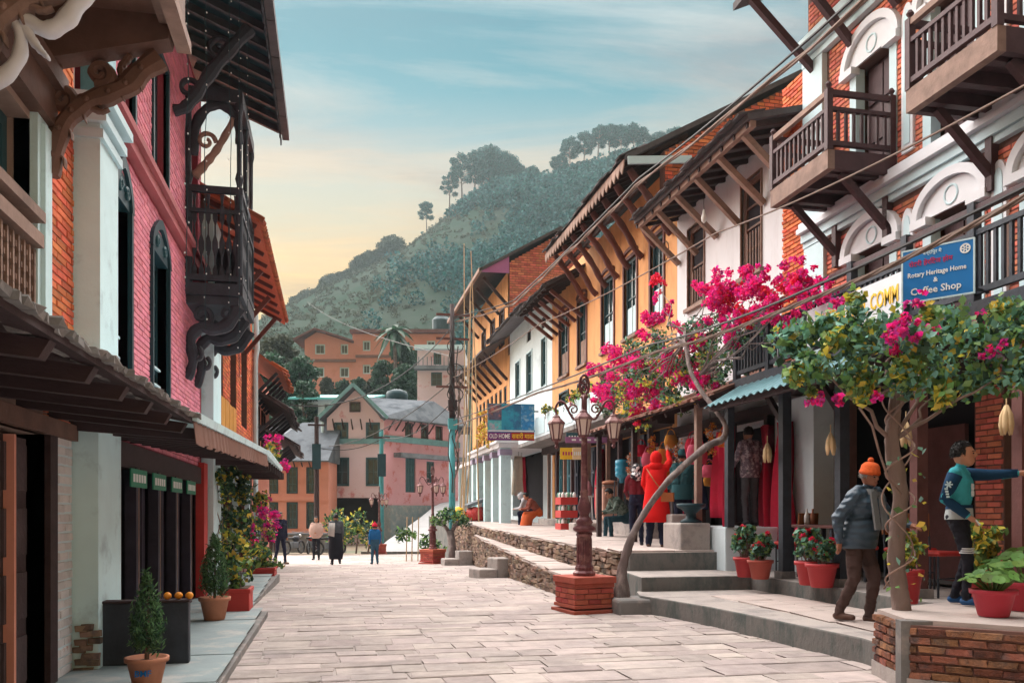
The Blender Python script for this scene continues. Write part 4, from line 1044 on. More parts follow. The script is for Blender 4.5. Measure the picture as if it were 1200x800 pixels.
for y in (12.95, 14.3, 15.6, 16.95): mb = MB(); mb.box(7.0, y - .06, .72, 7.14, y + .06, 3.05); mb.obj('shop_post', M_wood, W2)
mb = MB(); fR.box(mb, 12.2, 17.3, 2.95, 3.12, -.1, .32); mb.obj('shop_lintel', M_wood, W2)
# clay tile awning
t = thing('tile_awning', 'old clay tile awning under the bougainvillea blossom', 'awning', (6.5, 15, 3), world=True)
mb = MB(); mb.hexa([(5.7, 11.9, 3.1), (7.28, 11.9, 3.72), (7.28, 18.7, 3.72), (5.7, 18.7, 3.1), (5.7, 11.9, 3.16), (7.28, 11.9, 3.78), (7.28, 18.7, 3.78), (5.7, 18.7, 3.16)]); mb.obj('boards', M_wood, t)
it = [Matrix.Translation((5.78 + .3 * r_ + random.uniform(-.03, .03), 12.0 + i * .2, 3.21 + .118 * r_)) @ Matrix.Rotation(-math.atan(.39), 4, 'Y') @ rx @ Matrix.Diagonal((.36, .05, .19, 1)) for i in range(33) for r_ in range(5)]
pieces(t, 'tile', it, [piece_mesh('tile', mat('weathered_tile', (.24, .12, .09), .9, .3, 5, .3, 30, island=.35), .05, s, .18) for s in range(4)], MATS['weathered_tile'])
for i in range(10): mb = MB(); mb.beam((5.75, 12.1 + i * .7, 3.06), (7.25, 12.1 + i * .7, 3.66), .06, .08); mb.obj('rafter', M_wood, t)
for y in (13.15, 16.2, 18.5): mb = MB(); mb.box(5.85, y - .05, .74, 5.95, y + .05, 3.12); mb.obj('post', M_wood if y != 13.15 else M_woodp, t)

# plinth block and teal mortar
o = thing('stone_plinth', 'worn concrete plinth block carrying the dark stone mortar', 'plinth', (5.75, 13.1, .72), world=True)
mb = MB(); mb.box(5.42, 12.75, .4, 5.94, 13.5, 1.18); b_ = bevel(mb.obj('block', M_concrete, o), .03)
mb = MB(); mb.box(5.6, 13.55, .6, 5.94, 14.0, 1.32); bevel(mb.obj('upper_block', M_concrete, o), .03)
mb = MB(); mb.lathe([(.17, 0), (.18, .03), (.09, .08), (.08, .15), (.16, .22), (.23, .26), (.235, .31), (.2, .315), (.15, .28), (.02, .26)], (0, 0, 0), 20)
tag(mb.obj('stone_mortar', M_tealdk, None, True), 'dark teal stone mortar standing on the plinth block', 'mortar').location = (5.70, 12.98, 1.18)
mb = MB(); mb.box(5.97, 12.3, .3, 7.28, 13.9, 1.12); bevel(mb.obj('wall_base', M_whiteb, H1), .02)

# ------------------------------------------------------------------ orange house
O3 = thing('orange_house', 'orange plastered house with deep fringed eave, carved struts and narrow windows', 'house', (7.3, 22, .8), world=True)
wz = [(18.11, 18.9), (19.85, 20.75), (21.6, 22.6), (24.1, 24.95), (26.05, 27.1)]
opO = [(a, b, 5.75, 7.7) for a, b in wz] + [(17.6, 27.8, 1.1, 3.3)] + [(a, b, 4.0, 5.2) for a, b in wz]
wall('wall', fR, 17.36, 28.1, -.2, 9.0, opO, .35, M_orange, O3)
mb = MB(); mb.box(8.3, 17.4, .3, 13, 28, 8.4); mb.obj('core', M_dark, O3)
for w in opO[:5]:
    o = window(O3, fR, *w, M_tealdk, M_glass, .1, 2, 2, .09, casing=.09, mc=M_woodred, sill=M_woodp)
    mb = MB(); fR.box(mb, w[0] + .1, w[1] - .1, w[2] + .1, w[2] + .75, -.075, -.05); mb.obj('lower_shutter', M_trimb if w[0] < 23 else M_woodp, o)
    mb = MB(); fR.prism(mb, arch_poly(w[0] - .02, w[1] + .02, w[3] + .095, .1, .08, 8), -.02, .06); mb.obj('head_moulding', M_woodred, o)
for w in opO[6:]: window(O3, fR, *w, M_tealdk, M_glass, .1, 2, 2, .09, casing=.05)
roof_gable(O3, 17.3, 24.2, 6.1, 8.85, 10.4, 11.2, .12, M_slated)
roof_gable(O3, 24.2, 28.3, 6.1, 7.95, 10.4, 10.3, .1, M_slated, 'lower_roof')
eave_slates(O3, 17.3, 24.2, 6.1, 8.95, 1, M_slated, 22, 8, 0, .54); eave_slates(O3, 24.2, 28.3, 6.1, 8.03, 1, M_slated, 14, 9, 0, .54)
# gable towards the lower white house
fG = Fr((0, 17.36, 0), (1, 0, 0), (0, -1, 0))
mb = MB(); fG.prism(mb, [(7.0, 8.4), (7.0, 9.15), (10.4, 11.1), (14, 9.3), (14, 8.4)], -.25, 0); mb.obj('gable_wall', M_mortard, O3)
bricks(O3, fG, 6.9, 11, 8.3, 11.1, [], M_orbrick, .24, .085, .014, .015, 220, .03, 71, shape=lambda z: [(max(7.02, 7.0 + (z - 9.12) * 1.74), 13)] if z < 11 else [])
mb = MB(); mb.beam((6.15, 17.28, 8.84), (7.6, 17.28, 8.98), .06, .16); mb.obj('tie_board', M_trimb, O3)
mb = MB()
for i in range(26): mb_ = MB(); y = 17.3 + i * .265; mb_.prism([(y, 8.86), (y + .25, 8.86), (y + .25, 8.74), (y + .19, 8.66), (y + .125, 8.58), (y + .06, 8.66), (y, 8.74)], lambda a, b, d: (6.06 + d, a, b), 0, .025); mb_.obj('fringe_board', M_woodp, O3)
for i in range(8):
    y = 17.6 + i * .9
    mb = MB(); fn = lambda a, z, d, y=y: (a, y + d, z)
    carve([(7.27, 7.45), (7.1, 7.62), (6.95, 7.9), (6.75, 8.2), (6.55, 8.45), (6.3, 8.78)], .07, .08, .055, fn, mb, 18); mb.obj('carved_strut', M_woodred, O3)
for i in range(6):
    y = 24.5 + i * .7; mb = MB(); mb.beam((7.28, y, 7.2), (6.3, y, 7.92), .1, .1); mb.obj('strut', M_woodred, O3)
for i in range(15): y = 17.5 + i * .48; mb = MB(); mb.beam((6.12, y, 8.8), (7.6, y, 9.6), .06, .09); mb.obj('rafter', M_wood, O3)
for i in range(8): y = 24.4 + i * .5; mb = MB(); mb.beam((6.12, y, 7.92), (7.6, y, 8.7), .06, .09); mb.obj('rafter', M_wood, O3)
mb = MB(); mb.beam((6.6, 17.4, 8.5), (6.6, 24.1, 8.5), .08, .1); mb.obj('eave_purlin', M_wood, O3)
mb = MB(); mb.tube([(7.24, 17.9 + .22 * math.cos(t * .5), 7.15 + .22 * math.sin(t * .5)) for t in range(14)], .012, 5); mb.obj('wire_coil', M_cable, O3)
# shops below: plinth, posts, doors
mb = MB(); mb.box(6.75, 17.5, .4, 7.6, 27.9, 1.15); bevel(mb.obj('plinth', M_concrete, O3), .03)
mb = MB(); mb.box(8.1, 17.4, .9, 8.2, 28, 3.5); mb.obj('shop_back', M_dark, O3)
M_shopd = mat('dark_blue_door', (.03, .035, .06), .5, .3, 4, .1, 25, island=.2)
M_shopt = mat('teal_door', (.03, .14, .18), .5, .25, 4, .1, 25)
for i, y in enumerate((18.18, 19.02, 20.25, 21.2, 21.95, 22.9, 24.56, 25.4, 26.3, 27.37)):
    mb = MB(); mb.box(6.95, y - .05, 1.15, 7.05, y + .05, 3.5); mb.obj('shop_post', M_woodp if i % 2 else M_balc, O3)
for i, (y0, y1, m) in enumerate(((17.7, 18.1, M_shopd), (19.1, 20.15, M_shopd), (22.1, 22.8, M_shopd), (23.0, 23.7, M_shopd), (24.7, 25.3, M_shopd), (25.5, 26.2, M_shopt), (26.5, 27.3, M_shopt))):
    mb = MB(); mb.box(7.2, y0, 1.15, 7.26, y1, 3.2); d_ = mb.obj('shop_door', m, O3)
    for q in range(3): mb = MB(); mb.box(7.17, y0 + .08, 1.25 + q * .64, 7.199, y1 - .08, 1.8 + q * .64); mb.obj('panel', m, d_)
mb = MB(); fR.box(mb, 17.5, 28, 3.28, 3.5, -.1, .4); mb.obj('shop_lintel', M_wood, O3)
# pale blue parapet balcony
mb = MB(); mb.box(6.1, 18.8, 3.5, 7.3, 28.0, 3.62); mb.obj('balcony_slab', M_concdk, O3)
mb = MB(); mb.box(6.1, 18.8, 3.62, 6.2, 28.0, 4.25); pp = mb.obj('parapet', M_whiteb, O3)
for y in (19.9, 21.4, 22.9, 24.4, 25.9): mb = MB(); mb.box(6.085, y, 3.7, 6.099, y + 1.2, 4.18); mb.obj('parapet_panel', M_trimb, pp)

# ------------------------------------------------------------------ pale house with porch, then the tall purple-gabled house
P4 = thing('pale_house', 'narrow pale blue house with small windows and a white pillared porch', 'house', (7.3, 32, .9), world=True)
opP = [(28.9, 29.6, 5.8, 7.5), (31.1, 32.0, 5.9, 7.4), (33.2, 34.0, 6.0, 7.4), (29.4, 34.6, 1.2, 3.6), (29.0, 29.7, 7.85, 8.3), (31.3, 32, 7.85, 8.3)]
wall('wall', fR, 28.12, 35.2, -.2, 8.9, opP, .3, M_whiteb, P4)
mb = MB(); mb.box(8.3, 28.2, .3, 13, 35.1, 8.7); mb.obj('core', M_dark, P4)
for w in opP[:3]: window(P4, fR, *w, M_teal, M_glass, .1, 2, 2, .09, casing=.06, mc=M_trimb)
for w in opP[4:]: window(P4, fR, *w, M_wood, M_glass, .1, 1, 1, .06)
roof_gable(P4, 28.3, 35.25, 6.3, 8.35, 10.2, 10.2, .1, M_slated); eave_slates(P4, 28.3, 35.2, 6.3, 8.43, 1, M_slated, 16, 10, 0, .47)
mb = MB(); mb.box(5.5, 28.4, 3.55, 7.28, 34.8, 3.7); mb.obj('porch_slab', M_white, P4)
mb = MB(); mb.box(5.4, 28.3, 3.705, 7.28, 34.9, 3.78); mb.obj('porch_rim', M_trimw, P4)
for y in (28.7, 30.2, 31.8, 33.4, 34.6):
    mb = MB(); mb.box(5.6, y - .18, .6, 5.95, y + .18, 3.55); pl = mb.obj('porch_pillar', M_paleblue, P4)
    mb = MB(); mb.box(5.56, y - .22, 3.3, 5.99, y + .22, 3.5); mb.obj('pillar_cap', mat('mauve_trim', (.35, .30, .42), .7), pl)
mb = MB(); mb.box(7.9, 29, 1, 8, 35, 3.6); mb.obj('porch_back', M_dark, P4)

G5 = thing('gabled_house', 'tall brick house with purple gable and stacked wooden eaves on struts', 'house', (7.3, 40, 1), world=True)
opG = [(36.4, 37.4, 8.7, 10.2), (38.6, 39.6, 8.7, 10.2), (41, 42, 8.7, 10.2)] + [(35.9 + i * 1.05, 36.55 + i * 1.05, 4.4, 6.8) for i in range(8)] + [(36, 44, 1.3, 3.6)]
wall('wall', fR, 35.3, 45, -.5, 11.6, opG, .3, M_orange, G5)
for w in opG[:3]: window(G5, fR, *w, M_wood, M_dark, .1, 2, 2, .1, casing=.08)
for w in opG[3:11]: window(G5, fR, *w, M_tealdk, M_dark, .1, 1, 2, .07)
mb = MB(); mb.box(8.3, 35.4, .3, 13, 44.9, 11.4); mb.obj('core', M_dark, G5)
fG5 = Fr((0, 35.28, 0), (1, 0, 0), (0, -1, 0))
mb = MB(); fG5.prism(mb, [(7.3, 8.0), (7.3, 11.9), (9.5, 13.25), (12.5, 11.5), (12.5, 8.0)], -.3, 0); mb.obj('gable_wall', M_mortard, G5)
bricks(G5, fG5, 7.3, 13, 8.3, 13.2, [], M_rdbrick, .26, .10, .016, .015, 60, .03, 81, shape=lambda z: [(max(7.3, 7.3 + (z - 11.9) * 1.63), 12.4)])
mb = MB(); fG5.prism(mb, [(6.05, 11.45), (7.28, 12.2), (7.28, 11.45)], -.1, .03); mb.obj('purple_gable_board', mat('purple_paint', (.46, .17, .40), .6, .12, 2), G5)
roof_gable(G5, 35.1, 45.2, 6.0, 11.4, 9.5, 13.4, .12, M_slated)
for (z, x, n) in ((8.1, 6.1, 7), (11.3, 6.1, 5)):
    if z < 9:
        mb = MB(); mb.hexa([(x, 35.2, z), (7.28, 35.2, z + .7), (7.28, 45, z + .7), (x, 45, z), (x, 35.2, z + .08), (7.28, 35.2, z + .78), (7.28, 45, z + .78), (x, 45, z + .08)]); mb.obj('lower_eave', M_slated, G5)
    for i in range(n): y = 35.7 + i * (9 / n); mb = MB(); mb.beam((7.28, y, z - 1.1), (x + .15, y, z), .12, .12); mb.obj('strut', M_wood, G5)
mb = MB(); mb.beam((6.02, 35.1, 11.47), (6.02, 45.2, 11.47), .12, .16); mb.obj('eave_board', M_woodp, G5)
mb = MB(); mb.box(7.9, 36, 1, 8, 44, 3.6); mb.obj('shop_back', M_dark, G5)
mb = MB(); mb.box(6.3, 35.4, 3.6, 7.28, 44.5, 3.75); mb.obj('shop_canopy', M_white, G5)
for i in range(6): mb = MB(); mb.box(6.4, 35.8 + i * 1.6, .8, 6.55, 35.95 + i * 1.6, 3.6); mb.obj('shop_post', M_trimb, G5)

# ------------------------------------------------------------------ far houses beyond the square
def far_house(name, label, cat, xc, d, z): return thing(name, label, cat, far(xc, d, z), -YAW)
def hip(parent, x0, x1, y0, y1, ze, zr, rx0, rx1, m, over=.5, name='roof', ry=None):
    ym = (y0 + y1) / 2 if ry is None else ry
    V = [(x0 - over, y0 - over, ze), (x1 + over, y0 - over, ze), (x1 + over, y1 + over, ze), (x0 - over, y1 + over, ze), (rx0, ym, zr), (rx1, ym, zr)]
    F = [(0, 1, 5, 4), (1, 2, 5), (2, 3, 4, 5), (3, 0, 4), (0, 3, 2, 1)]
    o = mesh_obj(name, V, F, m, parent); s = o.modifiers.new('solid', 'SOLIDIFY'); s.thickness = .12
    return o
def courses(parent, roof, n, m): pass
M_roofg = mat('far_grey_roof', (.15, .165, .185), 1, .22, 1.5, .6, 10, col2=(.09, .10, .115), c2scale=.9, wave=('Z', 4.5, 1.5), spec=0)

# orange two-storey house
d0 = 53.0; K = d0 / 1000
t = far_house('salmon_house', 'salmon two-storey house with grey roof below the pink house', 'house', (345 - 600) * K, d0, -.75)
f0 = Fr((0, 0, 0), (1, 0, 0), (0, -1, 0)); zof = lambda py: 1.35 + (600 - py) * K + .75; xof = lambda px: (px - 345) * K
opsh = []
for a, b in ((314, 325), (337, 348), (360, 371)):
    opsh += [(xof(a), xof(b), zof(577), zof(548)), (xof(a), xof(b), zof(618), zof(589))]
wall('wall', f0, xof(296), xof(385), -.5, zof(537), opsh, .25, M_orange2, t)
mb = MB(); mb.box(xof(296) + .01, .9, -.5, xof(385) - .01, 2.6, zof(538)); mb.obj('core', M_orange2, t)
mb = MB(); mb.box(xof(296) + .02, .25, -.5, xof(296) + .22, .9, zof(538)); mb.box(xof(385) - .22, .25, -.5, xof(385) - .02, .9, zof(538)); mb.obj('side_wall', M_orange2, t)
for i, w in enumerate(opsh):
    window(t, f0, *w, M_teal, M_glass, .12, 2, 3, .07, casing=.05, mc=M_tealdk)
mb = MB(); f0.box(mb, xof(296), xof(385), zof(586), zof(582), 0, .08); mb.obj('string_course', M_orange2, t)
V = [(xof(290), -.6, zof(540)), (xof(387), -.6, zof(540)), (xof(387), 4, zof(487)), (xof(336), 4, zof(487)), (xof(290), 8, zof(540)), (xof(387), 8, zof(540))]
o = mesh_obj('roof', V, [(0, 1, 2, 3), (4, 3, 2, 5), (0, 3, 4), (1, 5, 2)], M_roofg, t); s = o.modifiers.new('solid', 'SOLIDIFY'); s.thickness = .1
for i in range(9): mb = MB(); mb.beam((xof(300) + i * .48, .02, zof(537) - .5), (xof(300) + i * .48, -.5, zof(537) - .1), .06, .07); mb.obj('strut', M_wood, t)

# pink house with gable front
d1 = 56.0; K1 = d1 / 1000
t = far_house('pink_gabled_house', 'two-tone pink house with gable front, teal windows and grey hipped roof', 'house', (383 - 600) * K1, d1, -.8)
X = lambda px: (px - 383) * K1
Z = lambda py: 1.35 + (600 - py) * K1 + .8
ops1 = [(X(393), X(407), Z(513), Z(496)), (X(430), X(444), Z(513), Z(496)), (X(393), X(408), Z(568), Z(537)), (X(430), X(445), Z(568), Z(537)), (X(389), X(444), Z(626), Z(583))]
wall('front_wall', f0, 0, X(450), -.6, Z(489), ops1, .25, M_pinkw, t)
mb = MB(); f0.box(mb, 0, X(450), Z(515), Z(491), .0, .012)
mb2 = MB(); f0.prism(mb2, [(0.05, Z(489)), (X(450) - .05, Z(489)), (X(416), Z(457))], -.25, 0); gb = mb2.obj('gable', M_pinkw, t)
for i, w in enumerate(ops1[:4]): window(t, f0, *w, M_teal, M_glass, .12, 2, 2, .08, casing=.07, mc=M_teal)
window(t, Fr((0, -.16, 0), (1, 0, 0), (0, -1, 0)), X(411), X(422), Z(482), Z(472), M_wood, M_glass, .12, 2, 1, .05, casing=.05)
mb = MB(); f0.box(mb, -.1, X(451), Z(520), Z(514), -.02, .12); mb.obj('teal_band', M_metalt, t)
mb = MB(); f0.box(mb, X(389), X(444), -.6, Z(583), -.9, -.8); mb.obj('shop_interior', M_dark, t)
# right wing, receding a little
uw = Vector((X(530) - X(450), 6.0, 0)); LWg = uw.length; fw = Fr((X(450), 0, 0), uw, Vector((6.0, -(X(530) - X(450)), 0)))
zz = lambda py: 1.35 + (600 - py) * (d1 + 3) / 1000 + .8
opw = [(LWg * q, LWg * q + .62, zz(513), zz(498)) for q in (.27, .48, .68)] + [(LWg * .27, LWg * .27 + 1.0, zz(577), zz(537)), (LWg * .55, LWg * .55 + .8, zz(565), zz(540))]
wall('wing_wall', fw, .002, LWg, -.6, Z(490), opw, .25, M_pink, t)
for w in opw[:3]: window(t, fw, *w, M_wood, M_glass, .1, 2, 1, .07, casing=.05)
plank_door(t, fw, *opw[3], .1, M_teal, 2, 'door', 2); window(t, fw, *opw[4], M_teal, M_glass, .1, 2, 2, .08)
mb = MB(); fw.box(mb, 0, LWg + .1, zz(521), zz(514), .002, .12); mb.obj('teal_band', M_metalt, t)
mb = MB(); fw.box(mb, .9, LWg, zz(538), zz(533), .0, .7); mb.obj('door_hood', M_slate, t)
mb = MB(); fw.box(mb, -.1, LWg + 1, -.6, zz(592), .02, .7); mb.obj('stone_ledge', M_slabgrey, t)
mb = MB(); mb.box(.02, .9, -.6, X(450), 8, Z(490)); mb.obj('core', M_pinkw, t)
mb = MB(); mb.box(.02, .25, -.6, .2, .9, Z(490)); mb.obj('side_wall', M_pinkw, t)
# roofs
xr, yr = X(416), 3.6
V = [(-.5, -.7, Z(491)), (X(452), -.7, Z(491)), (X(416), -.7, Z(453)), (X(416), 5, Z(453)), (-.5, 8, Z(491)), (X(452), 8, Z(491))]
o = mesh_obj('gable_roof', V, [(0, 2, 3, 4), (1, 5, 3, 2)], M_roofg, t); s = o.modifiers.new('solid', 'SOLIDIFY'); s.thickness = .14
E1 = fw.p(LWg + .6, 0, .7); 
V = [(X(449), -.75, Z(490)), (E1.x, E1.y, Z(489)), (X(500), 5.2, Z(458)), (X(417), 4.2, Z(455)), (E1.x + .5, 11, Z(489)), (X(430), 10, Z(490))]
o = mesh_obj('hipped_roof', V, [(0, 1, 2, 3), (1, 4, 2), (2, 4, 5, 3)], M_roofg, t); s = o.modifiers.new('solid', 'SOLIDIFY'); s.thickness = .12
for q in (-1, 1):
    mb = MB(); mb.beam((X(416), -.74, Z(452)), (X(416) + q * (X(418) - 0 + .3), -.74, Z(491)), .1, .22); mb.obj('bargeboard', M_metalt, t)
for i in range(5): mb = MB(); mb.beam((.5 + i * .6, .02, Z(503)), (.5 + i * .6, -.6, Z(492)), .07, .07); mb.obj('strut', M_wood, t)
for i in range(7): p, q = fw.p(.4 + i * .65, Z(503), .02), fw.p(.4 + i * .65, Z(491), .6); mb = MB(); mb.beam(p, q, .07, .07); mb.obj('strut', M_wood, t)
mb = MB(); mb.lathe([(.02, 0), (.75, .02), (.8, .7), (.72, .95), (.3, 1.1), (.05, 1.12)], (X(452), 5.5, Z(462)), 16); mb.obj('water_tank', M_tealdk, t, True)
mb = MB(); mb.tube([(-.25, -.2, -.5), (-.25, -.2, Z(495))], .09, 8); mb.obj('downpipe', M_trimb, t)

# low turquoise-roofed building
t = far_house('turquoise_roofed_house', 'low building with turquoise sheet roof behind the pink gable', 'house', -16.5, 66, 0)
op = [(.5 + i * 1.5, 1.5 + i * 1.5, 8.4, 9.7) for i in range(3)]
wall('wall', f0, 0, 5.2, -1, 10.1, op, .25, M_trimb, t)
for w in op: window(t, f0, *w, M_teal, M_glass, .1, 2, 2, .08)
mb = MB(); mb.hexa([(-.6, -.9, 9.95), (5.8, -.9, 9.95), (5.8, 6, 11.1), (-.6, 6, 11.1), (-.6, -.9, 10.1), (5.8, -.9, 10.1), (5.8, 6, 11.25), (-.6, 6, 11.25)]); mb.obj('roof', mat('turquoise_sheet', (.10, .42, .42), .5, .15, 1), t)
mb = MB(); mb.box(.02, .3, -1, 5.18, 6, 9.9); mb.obj('core', M_trimb, t)
t = far_house('tin_shed', 'small grey tin roof shed beside the turquoise roof', 'shed', -19.5, 62, 0)
mb = MB(); mb.box(0, 0, -1, 2.9, 4, 6.6); mb.obj('wall', M_trimb, t)
mb = MB(); mb.hexa([(-.4, -.6, 6.4), (3.2, -.6, 6.9), (3.2, 5, 8.3), (-.4, 5, 7.8), (-.4, -.6, 6.5), (3.2, -.6, 7.0), (3.2, 5, 8.4), (-.4, 5, 7.9)]); mb.obj('roof', M_slate, t)

# white terraced house on the slope
t = far_house('white_terrace_house', 'white and pink house with balcony stepping up the slope', 'house', (489 - 600) * .074, 74, 0)
Q = lambda px: (px - 489) * .074; ZQ = lambda py: 1.35 + (600 - py) * .074
op = [(Q(505), Q(518), ZQ(452), ZQ(436)), (Q(508), Q(517), ZQ(427), ZQ(413))]
wall('wall', f0, 0, Q(545), -1, ZQ(407), op, .3, M_pinkw, t)
for w in op: window(t, f0, *w, M_teal, M_glass, .15, 2, 2, .1)
mb = MB(); f0.box(mb, -.2, Q(546), ZQ(434), ZQ(430), 0, .9); bl = mb.obj('balcony', M_slate, t)
mb = MB(); f0.box(mb, -.2, Q(546), ZQ(410), ZQ(405), 0, .5); mb.obj('roof_edge', M_trimb, t)
for i in range(10): mb = MB(); f0.box(mb, .2 + i * .36, .25 + i * .36, ZQ(430), ZQ(420), .8, .85); mb.obj('baluster', M_teal, bl)
mb = MB(); mb.box(.05, .35, -1, Q(544), 7, ZQ(408)); mb.obj('core', M_white, t)

# big salmon building on the slope
t = far_house('salmon_school', 'large salmon three-bay building with flat and gabled roofs on the hillside', 'school', (352 - 600) * .108, 108, 14)
S = lambda px: (px - 352) * .108; ZS = lambda py: 1.35 + (600 - py) * .108 - 14
opL = [(S(369), S(381), ZS(415), ZS(403)), (S(399), S(408), ZS(415), ZS(403)), (S(369), S(380), ZS(442), ZS(430)), (S(398), S(409), ZS(442), ZS(430))]
wall('gabled_bay', f0, S(357), S(413), -4, ZS(398), opL, .4, M_orange2, t)
mb = MB(); f0.prism(mb, [(S(357), ZS(398)), (S(413), ZS(398)), (S(371), ZS(389))], -.4, 0); mb.obj('gable', M_orange2, t)
opM = [(S(425), S(434), ZS(411), ZS(399)), (S(425), S(434), ZS(438), ZS(427)), (S(458), S(467), ZS(411), ZS(399)), (S(500), S(510), ZS(411), ZS(399))]
wall('flat_bay', f0, S(413) + .01, S(527), -4, ZS(390), opM, .4, M_orange2, t)
for w in opL + opM: window(t, f0, *w, M_trimb, M_glass, .2, 2, 1, .16)
mb = MB(); f0.box(mb, S(350), S(417), ZS(424), ZS(421), .01, .25); f0.box(mb, S(417), S(528), ZS(419), ZS(416), .01, .25); mb.obj('string_course', M_metalb, t)
mb = MB(); f0.box(mb, S(411), S(530), ZS(391), ZS(387), -6, .8); mb.obj('flat_roof', M_woodred, t)
V = [(S(345), -1.2, ZS(399)), (S(371), -1.2, ZS(386)), (S(415), -1.2, ZS(400)), (S(345), 8, ZS(399)), (S(371), 8, ZS(386)), (S(415), 8, ZS(400))]
o = mesh_obj('gable_roof', V, [(0, 1, 4, 3), (1, 2, 5, 4)], M_woodred, t); s = o.modifiers.new('solid', 'SOLIDIFY'); s.thickness = .25
mb = MB(); mb.box(S(358), .6, -4, S(412), 8, ZS(399)); mb.box(S(414), .6, -4, S(526), 8, ZS(391)); o = mb.obj('core', M_orange2, t)
mb = MB(); mb.lathe([(1.2, 0), (1.25, 2), (.9, 2.4), (.1, 2.5)], (S(515), 3, ZS(388)), 14); mb.obj('roof_tank', M_tealdk, t)

# ------------------------------------------------------------------ vegetation
def leaf_mesh(name, P, size, mats, parent, seed=0, fold=.25, aspect=.55, down=.0, mi=None, jitter=.45):
    """one small folded leaf per point"""
    rs = np.random.RandomState(seed); P = np.asarray(P, float); n = len(P)
    d = rs.normal(size=(n, 3)); d[:, 2] -= down; d /= np.linalg.norm(d, axis=1)[:, None]
    t = rs.normal(size=(n, 3)); a = np.cross(d, t); a /= np.linalg.norm(a, axis=1)[:, None]; nn = np.cross(a, d)
    s = (size * (1 + jitter * (rs.rand(n) * 2 - 1)))[:, None] if np.isscalar(size) else np.asarray(size)[:, None]
    V = np.stack([P - d * s * .5, P + a * s * aspect * .5 + nn * s * fold * .4, P + d * s * .5, P - a * s * aspect * .5 + nn * s * fold * .4], 1).reshape(-1, 3)
    me = bpy.data.meshes.new(name)
    i = np.arange(n) * 4
    F = np.stack([i, i + 1, i + 2, i, i + 2, i + 3], 1).reshape(-1, 3)
    me.vertices.add(4 * n); me.vertices.foreach_set('co', V.ravel())
    me.loops.add(6 * n); me.loops.foreach_set('vertex_index', F.ravel())
    me.polygons.add(2 * n); me.polygons.foreach_set('loop_start', np.arange(2 * n) * 3)
    mats = mats if isinstance(mats, (list, tuple)) else [mats]
    for m in mats: me.materials.append(m)
    if len(mats) > 1:
        k = rs.choice(len(mats), n, p=mi) if mi else rs.randint(0, len(mats), n)
        me.polygons.foreach_set('material_index', np.repeat(k, 2).astype(np.int32))
    me.update(calc_edges=True)
    return link(name, me, parent)

def blob(blobs, per, seed=0, shell=.5, flat=1.0):
    """points in lumpy balls (x,y,z,r); per = leaves for a ball of radius 1 (scaled by area)"""
    rs = np.random.RandomState(seed); out = []
    for b in blobs:
        x, y, z, r = b[:4]; n = max(4, int(per * r * r))
        v = rs.normal(size=(n, 3)); v /= np.linalg.norm(v, axis=1)[:, None]
        rad = r * (shell + (1 - shell) * rs.rand(n)) ** 1.0
        rad *= 1 + .18 * np.sin(v[:, 0] * 5 + seed) * np.cos(v[:, 2] * 6 + x)
        v *= rad[:, None]; v[:, 2] *= flat
        out.append(v + np.array((x, y, z)))
    return np.concatenate(out)

def curvy(p, q, n=6, j=.1, seed=0):
    rs = random.Random(seed); p, q = Vector(p), Vector(q); out = []
    for i in range(n + 1):
        t = i / n; k = math.sin(PI * t)
        out.append(p.lerp(q, t) + Vector((rs.uniform(-j, j), rs.uniform(-j, j), rs.uniform(-j, j))) * k)
    return out

def bark(mb, pts, rs_, n=12, sub=7, rough_=.16, seed=0):
    P = [Vector(p) for p in pts]; out, rr = [], []
    for i in range(len(P) - 1):
        p0, p1, p2, p3 = P[max(i-1, 0)], P[i], P[i+1], P[min(i+2, len(P)-1)]
        for k in range(sub + (i == len(P) - 2)):
            f = k / sub; out.append(.5 * ((2*p1) + (p2 - p0) * f + (2*p0 - 5*p1 + 4*p2 - p3) * f*f + (3*p1 - p0 - 3*p2 + p3) * f**3)); rr.append(rs_[i] + (rs_[i+1] - rs_[i]) * f)
    b = len(mb.v); mb.tube(out, rr, n)
    for i in range(b, len(mb.v)):
        ring, k = divmod(i - b, n); c = out[min(ring, len(out) - 1)]; v = Vector(mb.v[i]); d = v - c
        q = mnoise.noise(Vector((math.cos(2*PI*k/n) * 1.6 + seed, math.sin(2*PI*k/n) * 1.6, ring * .22))) + .6 * mnoise.noise(Vector((math.cos(2*PI*k/n) * 4, math.sin(2*PI*k/n) * 4 + seed, ring * .5)))
        mb.v[i] = tuple(c + d * (1 + rough_ * q * 1.6))

